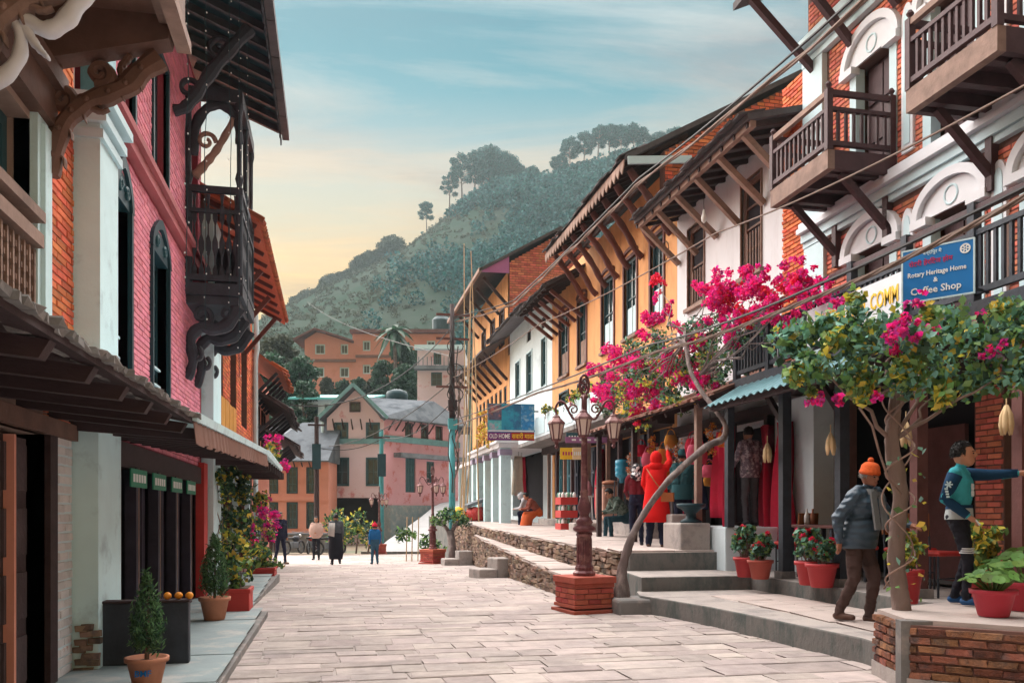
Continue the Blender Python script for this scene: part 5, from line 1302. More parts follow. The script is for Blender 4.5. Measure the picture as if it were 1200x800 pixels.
# forest on the hill: one mass, plus the single trees one can tell apart on the ridge
rs = np.random.RandomState(21); cl = []; sc = []
for i in range(8000):
    xc = rs.uniform(-120, 130); d = rs.uniform(118, 302); px = 600 + 1000 * xc / d
    if px < 300 or px > 860: continue
    z = hill_z(xc, d)
    dens = 1 / (1 + math.exp(-(px - 590 + 45 * math.sin(d * .05 + xc * .06)) / 26))
    p = far(xc, d, z)
    if rs.rand() < dens: h = rs.uniform(1.5, 3.4) * (.55 if d > 285 else 1); cl.append((p.x, p.y, z + h * .6, h))
    elif rs.rand() < .7: h = rs.uniform(.35, 1.1); sc.append((p.x, p.y, z + h * .3, h))
def banded(bl, per, k, seed, shell, flat):
    P, S = [], []
    for lo_, hi_ in ((0, 160), (160, 210), (210, 260), (260, 400)):
        g = [b for b in bl if lo_ <= math.hypot(b[0], b[1]) < hi_]
        if not g: continue
        f_ = 300 / ((lo_ + hi_) / 2 if lo_ and hi_ < 400 else (140 if lo_ == 0 else 290))
        q_ = blob(g, per * f_ ** 1.6, seed, shell, flat); P.append(q_); S.append(np.full(len(q_), k / f_))
    P, S = np.concatenate(P), np.concatenate(S); S *= 1 + .5 * (np.random.RandomState(seed).rand(len(S)) * 2 - 1)
    return P, S
_p, _s = banded(cl, 14, 1.05, 3, .5, 1.15)
o = leaf_mesh('forest', _p, _s, M_forest, None, 4, aspect=.8); tag(o, 'dense blue-green forest covering the upper hillside', 'forest', kind='stuff')
_p, _s = banded(sc, 34, .5, 5, .3, .8)
o = leaf_mesh('scrub', _p, _s, M_scrub, None, 6, aspect=.8); tag(o, 'dry scrub scattered over the open slope', 'scrub', kind='stuff')

def hill_tree(label, xc, d, top_py, w, kind, seed, name='hill_tree', m=None, trunk=True, group='trees along the ridge'):
    """tree standing on the hill; kind 0 bushy, 1 tall pine with bare lower trunk"""
    rs = random.Random(seed); z0 = hill_z(xc, d) - .5 if d > 62 else -.8
    h = max(2.5, 1.35 + (600 - top_py) * d / 1000 - z0)
    t = thing(name, label, 'tree', far(xc, d, z0), 0, group)
    lean = (rs.uniform(-.06, .06) * h, rs.uniform(-.06, .06) * h)
    mb = MB(); top = Vector((lean[0], lean[1], h * .93))
    ax = [Vector((lean[0] * q * q, lean[1] * q * q, h * .93 * q)) for q in (0, .25, .5, .75, 1)]
    mb.tube(ax, [h * .026, h * .021, h * .016, h * .011, h * .004], 6)
    bl = []; lo = .5 if kind else .22
    for i in range(17 if kind else 24):
        q = lo + (1 - lo) * (i + .5) / (17 if kind else 24)
        ang = i * 2.4 + rs.uniform(-.4, .4)
        rr = w * (.35 + .65 * math.sin(PI * min(1, (q - lo) / (1 - lo) * .8 + .18))) * rs.uniform(.6, 1.1)
        c = Vector((lean[0] * q * q, lean[1] * q * q, h * q)); e = c + Vector((math.cos(ang) * rr, math.sin(ang) * rr, h * .05))
        mb.tube([c - Vector((0, 0, h * .05)), (c + e) / 2 + Vector((0, 0, -.01 * h)), e], [h * .009, h * .006, h * .003], 5)
        bl.append((e.x * .85, e.y * .85, e.z, w * rs.uniform(.28, .42) if kind else w * rs.uniform(.4, .62)))
    mb.obj('trunk', M_barkg, t)
    leaf_mesh('crown', blob(bl, 2200 / max(w * w, 1), seed, .2, .75), .085 * w + .12, m or M_forest, t, seed, aspect=.75)
    return t
RT = [(500, 240, 3.0, 1, 'lone dark pine standing apart on the open ridge'), (527, 206, 3.2, 1, 'slim pine at the lower end of the ridge clump'), (542, 186, 4.6, 1, 'tall dark pine leaning over the ridge clump'), (556, 182, 4.6, 1, None), (572, 178, 5.4, 0, 'broad bushy tree crowning the ridge clump'), (590, 186, 4.6, 0, None), (606, 196, 3.6, 1, None), (622, 200, 3.0, 0, None),
      (655, 186, 3.2, 1, 'small bare-limbed tree leading the hilltop row'), (668, 166, 4.0, 1, 'leaning dark pine in the hilltop row'), (684, 160, 4.2, 1, None), (700, 152, 3.6, 1, None), (714, 150, 4.4, 1, 'tallest full-crowned pine of the hilltop row'), (728, 152, 4.6, 1, None), (742, 150, 4.6, 1, None), (757, 162, 3.4, 1, None), (772, 160, 3.2, 0, None), (790, 155, 3.4, 0, None)]
for i, (px, py, w, kd, lb) in enumerate(RT):
    lb = lb or ('dark pine in the clump on the ridge shoulder' if px < 640 else 'dark pine in the row along the hilltop')
    hill_tree(lb, (px - 600) * .299, 299 - (i % 3), py, w, kd, 100 + i, 'ridge_tree')
for i in range(16):
    px = 338 + i * 8.2 + (i % 3) * 2; gy = float(np.interp(px, [p for p, _ in RIDGE], [q for _, q in RIDGE]))
    hill_tree('ragged bush on the sunlit lower ridge', (px - 600) * .299, 299, gy - 12 - (i * 7 % 9), 2.6 + (i % 4) * .5, 0, 200 + i, 'ridge_bush', M_scrub, group='bushes along the lower ridge')
# trees among the far houses
for i, (px, top, d, w, lb) in enumerate([(328, 408, 76, 2.2, 'rounded green tree left of the salmon school'), (316, 428, 70, 1.9, 'dark tree below the rounded green one'), (346, 432, 73, 1.7, 'tree between the rounded green one and the turquoise roof'), (306, 418, 84, 2.2, 'tree rising behind the dark timber roofs'), (362, 458, 66, 1.2, 'small tree poking over the turquoise roof'), (476, 412, 90, 1.5, 'olive tree beside the palm'), (488, 418, 92, 1.4, 'tree half hidden by the white terrace house'), (446, 432, 86, 1.2, 'small tree at the foot of the palm trunk'), (478, 436, 82, 1.3, 'low tree behind the water tank on the pink house'),
                                  (385, 449, 100, 1.0, None), (402, 451, 99, 1.0, None), (420, 449, 99, 1.1, None), (438, 446, 98, 1.1, None)]):
    hill_tree(lb or 'low bush along the foot of the salmon school', (px - 600) * d / 1000, d, top, w, 0, 300 + i, 'garden_tree', M_leafd if i % 3 else M_scrub, group='trees among the far houses')
# palm
pd = 88; t = thing('palm_tree', 'tall palm with drooping fronds and a pale slim trunk', 'palm', far(-.138 * pd, pd, hill_z(-.138 * pd, pd) - .3))
ph = 1.35 + (600 - 388) * pd / 1000 - (hill_z(-.138 * pd, pd) - .3)
mb = MB(); mb.tube([(.3, 0, 0), (.2, 0, ph * .5), (0, 0, ph)], [.25, .2, .17], 8); mb.obj('trunk', M_barkg, t)
for i in range(26):
    a = i * 2.4; e = 1.0 - 1.9 * (i / 26); P = []
    mb = MB(); L_ = 2.3
    for q in range(8):
        s_ = q / 7; r_ = L_ * (s_ * math.cos(e * .7)); z_ = L_ * (s_ * math.sin(e) - .75 * s_ * s_)
        P.append(Vector((math.cos(a) * r_, math.sin(a) * r_, ph + z_)))
    sd = Vector((-math.sin(a), math.cos(a), 0))
    for q in range(7):
        w0, w1_ = .34 * math.sin(PI * (q / 7 * .85 + .12)), .34 * math.sin(PI * ((q + 1) / 7 * .85 + .12)) if q < 6 else .02
        for s_ in (-1, 1):
            mb.add([P[q], P[q+1], P[q+1] + sd * s_ * w1_ - Vector((0, 0, .18 * w1_)), P[q] + sd * s_ * w0 - Vector((0, 0, .18 * w0))], [(0, 1, 2, 3)])
    mb.obj('frond', M_leafd, t)

# bougainvillea: leaning stem from the foot of the steps up to the mass of bracts over the awning
bg = thing('bougainvillea', 'huge magenta bougainvillea with leaning grey stem spilling over the awning', 'bougainvillea', (3.83, 11.05, 0), world=True)
ST = [(3.83, 11.05, -.05), (3.83, 11.05, .19), (3.88, 11.1, .59), (3.98, 11.1, .94), (4.21, 11.15, 1.33), (4.48, 11.2, 1.68), (4.84, 11.3, 2.0), (5.27, 11.4, 2.3), (5.55, 11.5, 2.42), (5.58, 11.5, 2.62), (5.47, 11.6, 2.85), (5.36, 11.9, 3.2), (5.33, 12.2, 3.57), (5.39, 12.5, 4.02)]
mb = MB(); bark(mb, ST, [.12, .085, .062, .05, .046, .045, .045, .052, .045, .035, .035, .032, .028, .02], 12, 7, .22, 3); mb.obj('stem', M_barkg, bg, True)
mb = MB()
for k, (dx_, dy_, h_) in enumerate(((.08, .05, .5), (-.07, -.05, .42), (.10, -.02, .62), (.03, .1, .35))): mb.tube([(3.83 + dx_, 11.05 + dy_, -.02), (3.84 + dx_ * .8, 11.06 + dy_, h_ * .5), (3.87 + dx_ * .2, 11.08, h_)], [.05, .035, .015], 6)
mb.obj('root_flare', M_barkg, bg, True)
BG_M = [(5.75, 17.67, 4.21, .37), (5.75, 16.2, 4.25, .44), (5.75, 16.56, 3.82, .45), (5.75, 15.02, 3.81, .38), (5.75, 14.93, 4.75, .25), (5.75, 14.39, 5.01, .21), (5.75, 13.62, 3.79, .35), (5.75, 13.44, 4.29, .29), (5.75, 12.38, 4.74, .29), (5.75, 11.79, 4.78, .28), (5.75, 11.96, 4.42, .23), (5.75, 11.35, 4.15, .17), (5.75, 10.8, 4.62, .14), (5.75, 11.0, 4.34, .31), (5.75, 10.38, 4.05, .25), (5.75, 9.81, 4.39, .18), (5.75, 9.59, 4.08, .21), (5.75, 9.22, 4.05, .12), (5.75, 15.71, 3.34, .23), (5.75, 12.69, 3.36, .22), (5.75, 14.51, 3.35, .22), (5.75, 11.57, 3.95, .2), (5.75, 10.16, 3.74, .16), (5.75, 18.16, 3.97, .19)]
BG_R = [(5.8, 14.72, 5.56, .18), (5.8, 11.95, 4.64, .21), (5.8, 10.54, 4.23, .18), (5.8, 9.79, 4.21, .15), (5.8, 15.51, 3.15, .16), (5.8, 11.14, 4.13, .19), (5.8, 13.92, 4.09, .21)]
BG_G = [(5.95, 17.58, 3.75, .48), (5.95, 16.01, 3.8, .51), (5.95, 14.68, 4.08, .5), (5.95, 13.54, 4.1, .4), (5.95, 12.56, 4.12, .36), (5.95, 11.69, 3.88, .25), (5.95, 14.28, 3.48, .36), (5.95, 13.2, 3.68, .34), (5.95, 10.93, 3.79, .16), (5.95, 16.5, 4.65, .3), (5.95, 15.1, 4.55, .3), (5.95, 12.4, 3.62, .27), (5.95, 17.87, 4.16, .34)]
BG_Y = [(5.7, 15.81, 3.51, .37), (5.7, 14.47, 3.8, .34), (5.7, 12.33, 3.8, .24), (5.7, 13.32, 3.41, .28), (5.7, 15.11, 3.03, .19)]
mb = MB(); top = Vector((5.39, 12.5, 4.02))
for i, b in enumerate(BG_M + BG_R + BG_G[::2]):
    s0 = top if b[1] > 11.6 else Vector((5.36, 11.9, 3.4)); mb.tube(curvy(s0, b[:3], 6, .15, i), [.014, .013, .011, .009, .007, .006, .004], 5)
mb.obj('branches', M_barkg, bg)
def clumps(bl, k, seed, f=.42):
    rs = random.Random(seed); out = []
    for x, y, z, r in bl:
        for i in range(k):
            out.append((x + rs.uniform(-.85, .85) * r, y + rs.uniform(-1, 1) * r, z + rs.uniform(-.85, .85) * r, r * f * rs.uniform(.6, 1.2)))
    return out
leaf_mesh('blossom', blob(clumps(BG_M, 12, 1, .36), 8000, 31, .35), .05, [M_bract, M_bractp], bg, 1, fold=.5, aspect=.85, mi=[.82, .18])
leaf_mesh('red_blossom', blob(clumps(BG_R, 8, 2), 7500, 32, .35), .05, M_bractr, bg, 2, fold=.5, aspect=.85)
leaf_mesh('foliage', blob(clumps(BG_G, 10, 3, .45), 2300, 33, .3), .075, [M_leaf, M_leafd, M_leaft], bg, 3)
leaf_mesh('yellow_foliage', blob(clumps(BG_Y, 8, 4, .4), 1500, 34, .3), .075, [M_leafy, M_leaf], bg, 4)

# small tree wound with creeper on the brick wall
tr = thing('creeper_tree', 'small tree with flowering creeper crown growing behind the brick wall corner', 'tree', (4.72, 6.37, .5), world=True)
TK = [(4.66, 6.33, .3), (4.66, 6.33, .6), (4.62, 6.34, 1.0), (4.66, 6.35, 1.5), (4.60, 6.36, 1.95), (4.63, 6.34, 2.35)]
mb = MB(); bark(mb, TK, [.10, .073, .062, .06, .058, .045], 14, 9, .17, 8)
mb.obj('trunk', M_bark, tr, True)
mb = MB()
for i, e in enumerate([(3.9, 6.45, 2.7), (4.2, 6.3, 2.85), (4.5, 6.0, 2.8), (4.75, 6.5, 2.95), (5.1, 6.2, 2.8), (5.5, 6.1, 2.85), (5.3, 5.85, 2.5), (4.3, 6.2, 2.5), (5.0, 6.2, 2.45)]): mb.tube(curvy(TK[-1] if i % 2 else TK[-2], e, 6, .08, i), [.02, .018, .015, .012, .009, .006, .003], 6)
mb.obj('limbs', M_bark, tr, True)
mb = MB()
mb.tube([(4.66 + .115 * math.cos(q * .42), 6.34 + .115 * math.sin(q * .42), .6 + q * .03) for q in range(60)], [.008] * 60, 5)
mb.tube([(4.64 + .12 * math.cos(2 - q * .3), 6.35 + .12 * math.sin(2 - q * .3), .7 + q * .04) for q in range(42)], [.007] * 42, 5)
mb.tube([(4.6, 6.25, 1.5), (4.45, 6.2, 1.62), (4.36, 6.2, 1.85), (4.3, 6.2, 2.05), (4.18, 6.2, 2.2)], .01, 5)
mb.obj('vine_stems', M_woodp, tr, True)
TR_G = [(3.86, 6.65, 2.81, .22), (4.05, 6.51, 2.9, .2), (4.18, 6.28, 2.75, .24), (4.71, 6.57, 2.94, .22), (4.56, 5.99, 2.68, .23), (5.11, 6.28, 2.9, .23), (5.17, 5.97, 2.73, .23), (5.59, 6.08, 2.88, .21), (3.87, 6.34, 2.54, .2), (4.33, 6.45, 2.5, .23), (4.52, 6.1, 2.42, .21), (4.97, 6.21, 2.49, .21), (5.21, 6.06, 2.44, .18), (5.32, 5.83, 2.44, .19), (4.18, 6.28, 2.96, .14), (5.64, 6.27, 3.07, .18), (5.69, 5.96, 2.68, .28)]
TR_Y = [(3.7, 6.38, 2.47, .11), (3.95, 6.22, 2.73, .11), (4.25, 6.26, 2.37, .15), (4.46, 6.01, 2.51, .14), (4.9, 6.12, 2.29, .13), (5.39, 6.12, 3.02, .09), (4.3, 6.45, 3.15, .1), (3.84, 6.35, 2.33, .07), (4.8, 6.15, 2.96, .11)]
TR_M = [(4.34, 5.93, 2.74, .12), (4.42, 5.92, 2.79, .09), (4.67, 6.17, 3.08, .08), (4.72, 5.96, 2.86, .06), (5.30, 6.12, 2.95, .1), (5.08, 5.78, 2.64, .07), (3.84, 6.25, 2.26, .07), (4.02, 6.21, 2.25, .06), (4.26, 6.05, 2.27, .05), (5.72, 8.9, 3.75, .14)]
leaf_mesh('crown', blob(TR_G, 5200, 41, .2), .075, [M_leaf, M_leaft, M_leafd, M_leafy], tr, 5, aspect=.7, down=.4, mi=[.40, .42, .12, .06])
leaf_mesh('yellow_leaves', blob(TR_Y, 7000, 42, .2), .07, [M_leafy, M_leaf], tr, 6, aspect=.7, down=.4, mi=[.35, .65])
leaf_mesh('blossom', blob(clumps(TR_M, 5, 5, .5), 11000, 43, .3), .045, [M_bract, M_bractp], tr, 7, fold=.5, aspect=.85, mi=[.55, .45])
leaf_mesh('trunk_leaves', [(4.66 + .14 * math.cos(q * .9), 6.3 + .13 * math.sin(q * .9) - .04, .62 + q * .03) for q in range(44)], .06, [M_leaf, M_leafy, M_leaft], tr, 8, aspect=.7)

# hanging and climbing plants under the far canopy of the orange brick house
def climber(label, blobs, fl, seed, name='climbing_plant', loc=None, mats=None):
    t = thing(name, label, 'plant', loc or blobs[0][:3], world=True)
    mb = MB()
    for i, b in enumerate(blobs): mb.tube(curvy((b[0] - .1, b[1], loc[2] if loc else b[2] - b[3] * 1.5), b[:3], 5, .08, seed + i), [.012, .011, .01, .008, .006, .004], 5)
    mb.obj('stems', M_bark, t)
    leaf_mesh('foliage', blob(clumps(blobs, 6, seed, .5), 1500, seed, .3), .10, mats or [M_leaf, M_leafd, M_leafy], t, seed, down=.4, aspect=.65)
    if fl: leaf_mesh('blossom', blob(clumps(fl, 5, seed + 1, .5), 3000, seed + 2, .3), .07, [M_bractp, M_bract], t, seed + 3, fold=.5, aspect=.85)
    return t
climber('tangled creeper with yellowing leaves on the shop front beyond the red jamb', [(-1.75, 14.6, 1.3, .32), (-1.7, 15.4, 1.0, .36), (-1.72, 15.2, 1.7, .3), (-1.8, 14.4, 1.85, .26), (-1.6, 15.9, .75, .34), (-1.7, 16.6, 1.35, .3), (-1.8, 16.2, 1.9, .3)], [(-1.55, 16.1, 1.0, .16), (-1.5, 16.4, .8, .14)], 51, loc=(-1.8, 15, .06), mats=[M_leaf, M_leafd, M_leafd, M_leafd, M_leafd, M_leafy])
climber('purple flowering creeper by the far doorway', [(-1.5, 19.0, 1.0, .34), (-1.55, 19.8, .7, .32), (-1.5, 19.4, 1.5, .3), (-1.6, 20.5, 1.3, .28)], [(-1.4, 19.0, 1.3, .26), (-1.38, 19.5, 1.0, .24), (-1.4, 20, 1.5, .2)], 55, loc=(-1.6, 19.5, -.1))
climber('purple blossom trailing from the canopy rim', [(-1.2, 16.8, 2.55, .22), (-1.2, 17.6, 2.55, .2), (-1.2, 18.3, 2.6, .18)], [(-1.15, 16.9, 2.65, .2), (-1.15, 17.7, 2.65, .18), (-1.12, 20.3, 2.5, .2)], 58, 'trailing_flowers')
climber('plants spilling over the pale blue parapet', [(6.15, 20.0, 4.35, .22), (6.15, 21.0, 4.4, .25), (6.12, 22.0, 4.4, .25), (6.1, 23.0, 4.2, .22), (6.12, 24, 4.35, .2)], [(6.05, 21.2, 4.2, .12)], 61, 'parapet_plants', mats=[M_leaf, M_leafy, M_leafd])
climber('golden-leaved shrub on the porch roof', [(5.6, 29.5, 4.0, .35), (5.5, 30.5, 4.3, .4), (5.6, 31.5, 4.1, .4), (5.4, 29.8, 4.8, .3)], None, 64, 'porch_shrub', mats=[M_leafy, mat('orange_leaf', (.5, .2, .05), .6, .2, 4, 0, island=.4, trans=.3)])

# ------------------------------------------------------------------ pots and planters
def pot(label, loc, r, h, m, kind, seed, name='flower_pot', group=None, sc=1, ph=.35):
    t = thing(name, label, 'flower pot', loc, 0, group)
    mb = MB(); mb.lathe([(r * .68, 0), (r * .72, .01), (r * .97, h * .82), (r * 1.0, h * .83), (r * 1.1, h * .84), (r * 1.12, h), (r * 1.0, h), (r * .95, h * .9)], n=20); mb.obj('pot', m, t, True)
    mb = MB(); mb.lathe([(r * .95, h * .88), (r * .02, h * .91)], n=16); mb.obj('soil', M_earth, t)
    rs = random.Random(seed)
    if kind == 'conifer':
        mb = MB(); mb.tube([(0, 0, h * .85), (.01, 0, h + ph * .9)], [.018, .006], 6); mb.obj('stem', M_bark, t)
        bl = []
        for i in range(34):
            q = i / 33; a = i * 2.4; rr = sc * .17 * (math.sin(PI * (.15 + .8 * q)) ** .8) * (1.1 - .75 * q)
            bl.append((math.cos(a) * rr * .7, math.sin(a) * rr * .7, h + .08 + ph * q, .06 * sc * (1.15 - .6 * q)))
        leaf_mesh('foliage', blob(bl, 24000, seed, .2, 1.5), .045, [M_conif, M_leafd], t, seed, aspect=.28, down=-1.2, mi=[.7, .3])
    elif kind == 'broad':
        P = []; mb = MB()
        for i in range(44):
            a = i * 2.4; q = math.sqrt((i + .5) / 44); rr = r * 1.45 * q * sc; z = h + ph * (1 - .55 * q) * rs.uniform(.7, 1.1)
            p = Vector((math.cos(a) * rr, math.sin(a) * rr, z)); mb.tube([(p.x * .2, p.y * .2, h * .88), (p.x * .7, p.y * .7, (h + z) / 2 + .02), tuple(p)], .005, 4); P.append(p)
        mb.obj('stems', M_leaf, t)
        for i, p in enumerate(P):
            mb = MB(); s = r * .29 * rs.uniform(.75, 1.15); out = Vector((p.x, p.y, 0)).normalized(); n_ = (Vector((0, 0, 1)) + out * .6 + Vector((rs.uniform(-.3, .3), rs.uniform(-.3, .3) - .25, 0))).normalized()
            u_ = n_.cross(Vector((rs.uniform(-1, 1), 1, .1))).normalized(); v_ = n_.cross(u_)
            pts = [p - n_ * s * .12] + [p + u_ * s * math.cos(w) * (1 + .1 * math.sin(5 * w)) + v_ * s * math.sin(w) * (1 + .1 * math.cos(4 * w)) + n_ * s * .05 * math.sin(3 * w) for w in [2 * PI * k / 10 for k in range(10)]]
            mb.add(pts, [(0, k + 1, (k + 1) % 10 + 1) for k in range(10)]); mb.obj('leaf', mat('geranium_leaf', (.13, .26, .06), .5, .2, 14, 0, island=.3, island_hue=.05, trans=.3), t)
    else:
        bl = [(rs.uniform(-.8, .8) * r * sc, rs.uniform(-.8, .8) * r * sc, h + rs.uniform(.15, .95) * ph, .07 * sc) for i in range(16)]
        mb = MB()
        for i, b in enumerate(bl): mb.tube(curvy((b[0] * .2, b[1] * .2, h * .87), b[:3], 4, .02, i), [.008, .007, .006, .005, .003], 4)
        mb.obj('stems', M_bark, t)
        leaf_mesh('foliage', blob(bl, 9000, seed, .2), .075 * sc, [M_leaf, M_leafd, M_leaft] if kind != 'gold' else [M_leafy, M_leaf], t, seed, aspect=.6)
        if kind == 'flower':
            fb = [(b[0] * 1.1, b[1] * 1.1, b[2] + .06, .045) for b in bl[::3]]
            leaf_mesh('blossom', blob(fb, 22000, seed + 1, .2), .04, [M_flred, M_bractr], t, seed + 1, fold=.5, aspect=.9)
    return t
p1_ = pot('terracotta pot with a dwarf conifer in front of the dark counter', (-1.30, 6.5, .12), .135, .2, M_terra, 'conifer', 1, ph=.52, sc=.85)
pot('terracotta pot with a bushy conifer beside the red trough', (-1.33, 10.3, .12), .16, .26, M_terra, 'conifer', 2, ph=.62, sc=1.15)
pot('red pot of red flowers beside the café step, the taller of its pair', (5.7, 11.1, .44), .16, .28, M_redpot, 'flower', 3, group='red flower pots', ph=.42)
pot('rusty red pot of red flowers beside the café step, squatter of its pair', (5.72, 10.72, .44), .16, .26, mat('rusty_red_pot', (.36, .07, .05), .6), 'flower', 4, group='red flower pots', ph=.34)
pot('red pot with pale leaves and blooms near the second verandah post', (5.85, 9.72, .44), .16, .30, M_redpot, 'flower', 5, group='red flower pots', ph=.40)
pot('larger red pot with upright leaves next to the old man', (5.82, 9.38, .44), .18, .29, M_redpot, 'flower', 6, group='red flower pots', ph=.26)
pot('red pot with yellowing shrub behind the creeper tree', (5.62, 7.55, .44), .15, .34, M_redpot, 'gold', 7, ph=.34)
pot('crimson pot of broad round leaves on the brick wall', (5.05, 5.75, .54), .155, .21, mat('crimson_pot', (.48, .04, .065), .5, .1, 5), 'broad', 8, ph=.20)
pot('large crimson pot with dense broad leaves behind the wall', (5.62, 6.05, .54), .20, .24, MATS['crimson_pot'], 'broad', 9, ph=.3, sc=1.1)
pot('pot with arching golden shrub against the café post', (5.95, 7.0, .54), .15, .2, M_redpot, 'gold', 10, ph=.5, sc=1.1)

def planter(label, loc, lx, ly, h, seed, bl):
    t = thing('planter_box', label, 'planter', loc)
    mb = MB(); mb.box(-lx/2, -ly/2, 0, lx/2, ly/2, h); bevel(mb.obj('trough', M_red, t), .012)
    mb = MB(); mb.box(-lx/2 - .012, -ly/2 - .012, h - .05, lx/2 + .012, ly/2 + .012, h + .004); bevel(mb.obj('rim', M_red, t), .006)
    mb = MB(); mb.box(-lx/2 + .02, -ly/2 + .02, h, lx/2 - .02, ly/2 - .02, h + .012); mb.obj('soil', M_earth, t)
    mb = MB()
    for i, b in enumerate(bl): mb.tube(curvy((b[0] * .5, b[1] * .8, h), b[:3], 4, .03, i), [.012, .01, .008, .006, .004], 5)
    mb.obj('stems', M_bark, t)
    leaf_mesh('foliage', blob(clumps(bl, 5, seed, .55), 2600, seed, .25), .085, [M_leaf, M_leafd, M_leafy], t, seed, aspect=.6, down=.3, mi=[.5, .25, .25])
planter('long red painted trough of leafy plants beside the potted conifer', (-1.2, 11.35, .11), .36, .5, .28, 11, [(0, -.1, .5, .2), (.05, .15, .6, .22), (-.1, .0, .75, .2), (.1, -.1, .42, .16), (-.05, .2, .85, .16)])
planter('red trough of dense green leaves further along the pavement', (-1.45, 19.0, -.12), .5, .8, .3, 12, [(0, -.2, .5, .26), (.1, .2, .5, .26), (-.1, .1, .68, .24), (.15, -.2, .42, .2)])

# ------------------------------------------------------------------ lamp posts
def lamp_post():
    t = thing('street_lamp', 'maroon cast iron street lamp on a red brick pedestal at the foot of the steps', 'street lamp', (3.36, 11.2, 0), R(12), 'cast iron street lamps')
    prof = [(-.02, .34, .07), (.07, .31, .05), (.12, .285, .22), (.34, .30, .06), (.40, .32, .09)]
    for i, (z, hw, hh) in enumerate(prof):
        mb = MB(); mb.box(-hw, -hw, z, hw, hw, z + hh - .002); o = mb.obj('pedestal_course', M_mortard if i in (2,) else M_pedb, t); bevel(o, .008)
    var = [piece_mesh('brick', M_pedb, .02, s, .06) for s in range(3)]; it = []
    for s in range(4):
        fr_ = Fr(Matrix.Rotation(s * PI/2, 3, 'Z') @ Vector((-.285, -.285, 0)), Matrix.Rotation(s * PI/2, 3, 'Z') @ Vector((1, 0, 0)), Matrix.Rotation(s * PI/2, 3, 'Z') @ Vector((0, -1, 0)))
        for r_ in range(3):
            x = -.06 * (r_ % 2)
            while x < .57:
                a0, a1 = max(0, x), min(.57, x + .19)
                if a1 - a0 > .03: it.append(Matrix.Translation(fr_.p((a0 + a1)/2, .157 + r_ * .072, .0)) @ fr_.rot() @ Matrix.Diagonal((a1 - a0 - .008, .03, .064, 1)))
                x += .19
    for i, m in enumerate(it):
        o = bpy.data.objects.new('brick', var[i % 3]); COL.objects.link(o); o.parent = t; o.matrix_basis = m
    mb = MB(); mb.lathe([(.15, .49), (.155, .53), (.12, .56), (.125, .6), (.105, .64), (.10, 1.02), (.115, 1.05), (.10, 1.08)], n=8); mb.obj('octagonal_base', M_iron, t)
    for k in range(8):
        a = 2 * PI * k / 8; mb = MB(); mb.beam((math.cos(a) * .098, math.sin(a) * .098, .68), (math.cos(a) * .096, math.sin(a) * .096, 1.0), .03, .02); mb.obj('flute', M_iron, t)
    mb = MB(); mb.lathe([(.11, 1.08), (.155, 1.11), (.16, 1.14), (.10, 1.18), (.12, 1.22), (.085, 1.27), (.06, 1.31), (.085, 1.36), (.095, 1.42), (.075, 1.5), (.055, 1.56), (.05, 1.6), (.06, 1.63), (.047, 1.66), (.042, 2.42), (.055, 2.44), (.075, 2.5), (.085, 2.54), (.05, 2.57), (.04, 2.62), (.04, 2.9), (.06, 2.92), (.03, 2.96)], n=14); mb.obj('shaft', M_iron, t, True)
    mb = MB(); fn = lambda a, z, d: (a, d, z)
    carve([(.07 * math.cos(q * PI / 8), 3.09 + .13 * math.sin(q * PI / 8)) for q in range(17)], .018, .018, .015, fn, mb, 40); carve(spiral((0, 3.04), .05, .01, 1.3, 0), .012, .008, .01, fn, mb); carve(spiral((0, 3.14), .05, .01, 1.3, PI), .012, .008, .01, fn, mb); mb.obj('finial', M_iron, t, True)
    for k, ang in enumerate((R(-12), R(128), R(240))):
        ca, sa = math.cos(ang), math.sin(ang); fn = lambda a, z, d: (a * ca - d * sa, a * sa + d * ca, z)
        mb = MB(); carve([(.04, 2.68), (.14, 2.62), (.22, 2.72), (.30, 2.86), (.38, 2.88), (.43, 2.80), (.42, 2.72)], .016, .013, .012, fn, mb)
        carve(spiral((.16, 2.76), .085, .02, 1.5, -1.4, 14), .012, .009, .01, fn, mb, 30); mb.obj('scroll_arm', M_iron, t, True)
        c = fn(.42, 0, 0)
        mb = MB(); mb.lathe([(.012, 2.73), (.02, 2.70), (.05, 2.68), (.055, 2.66), (.115, 2.60), (.125, 2.575), (.11, 2.57)], (c[0], c[1], 0), 6); ln = mb.obj('lantern', M_iron, t)
        mb = MB(); mb.lathe([(.10, 2.568), (.06, 2.36)], (c[0], c[1], 0), 6); mb.obj('glass', M_lampgl, ln)
        for q in range(6):
            w = 2 * PI * (q + .5) / 6; mb = MB(); mb.beam((c[0] + .106 * math.cos(w), c[1] + .106 * math.sin(w), 2.575), (c[0] + .064 * math.cos(w), c[1] + .064 * math.sin(w), 2.355), .014, .014); mb.obj('glazing_bar', M_iron, ln)
        mb = MB(); mb.lathe([(.07, 2.365), (.066, 2.345), (.03, 2.32), (.02, 2.28), (.03, 2.26), (.008, 2.23)], (c[0], c[1], 0), 6); mb.obj('lantern_base', M_iron, ln)
    return t
M_pedb = mat('painted_brick_red', (.40, .085, .06), .8, .2, 8, .3, 50, island=.2, island_hue=.02)
lp = lamp_post()
copy_tree(lp, (3.25, 28.3, ground_z(28.3)), R(40), 'maroon cast iron street lamp on a red pedestal beside the potted bush')
p_ = far(-6.3, 40.5, -.64); copy_tree(lp, p_, R(80), 'maroon cast iron street lamp before the pale pink wall')

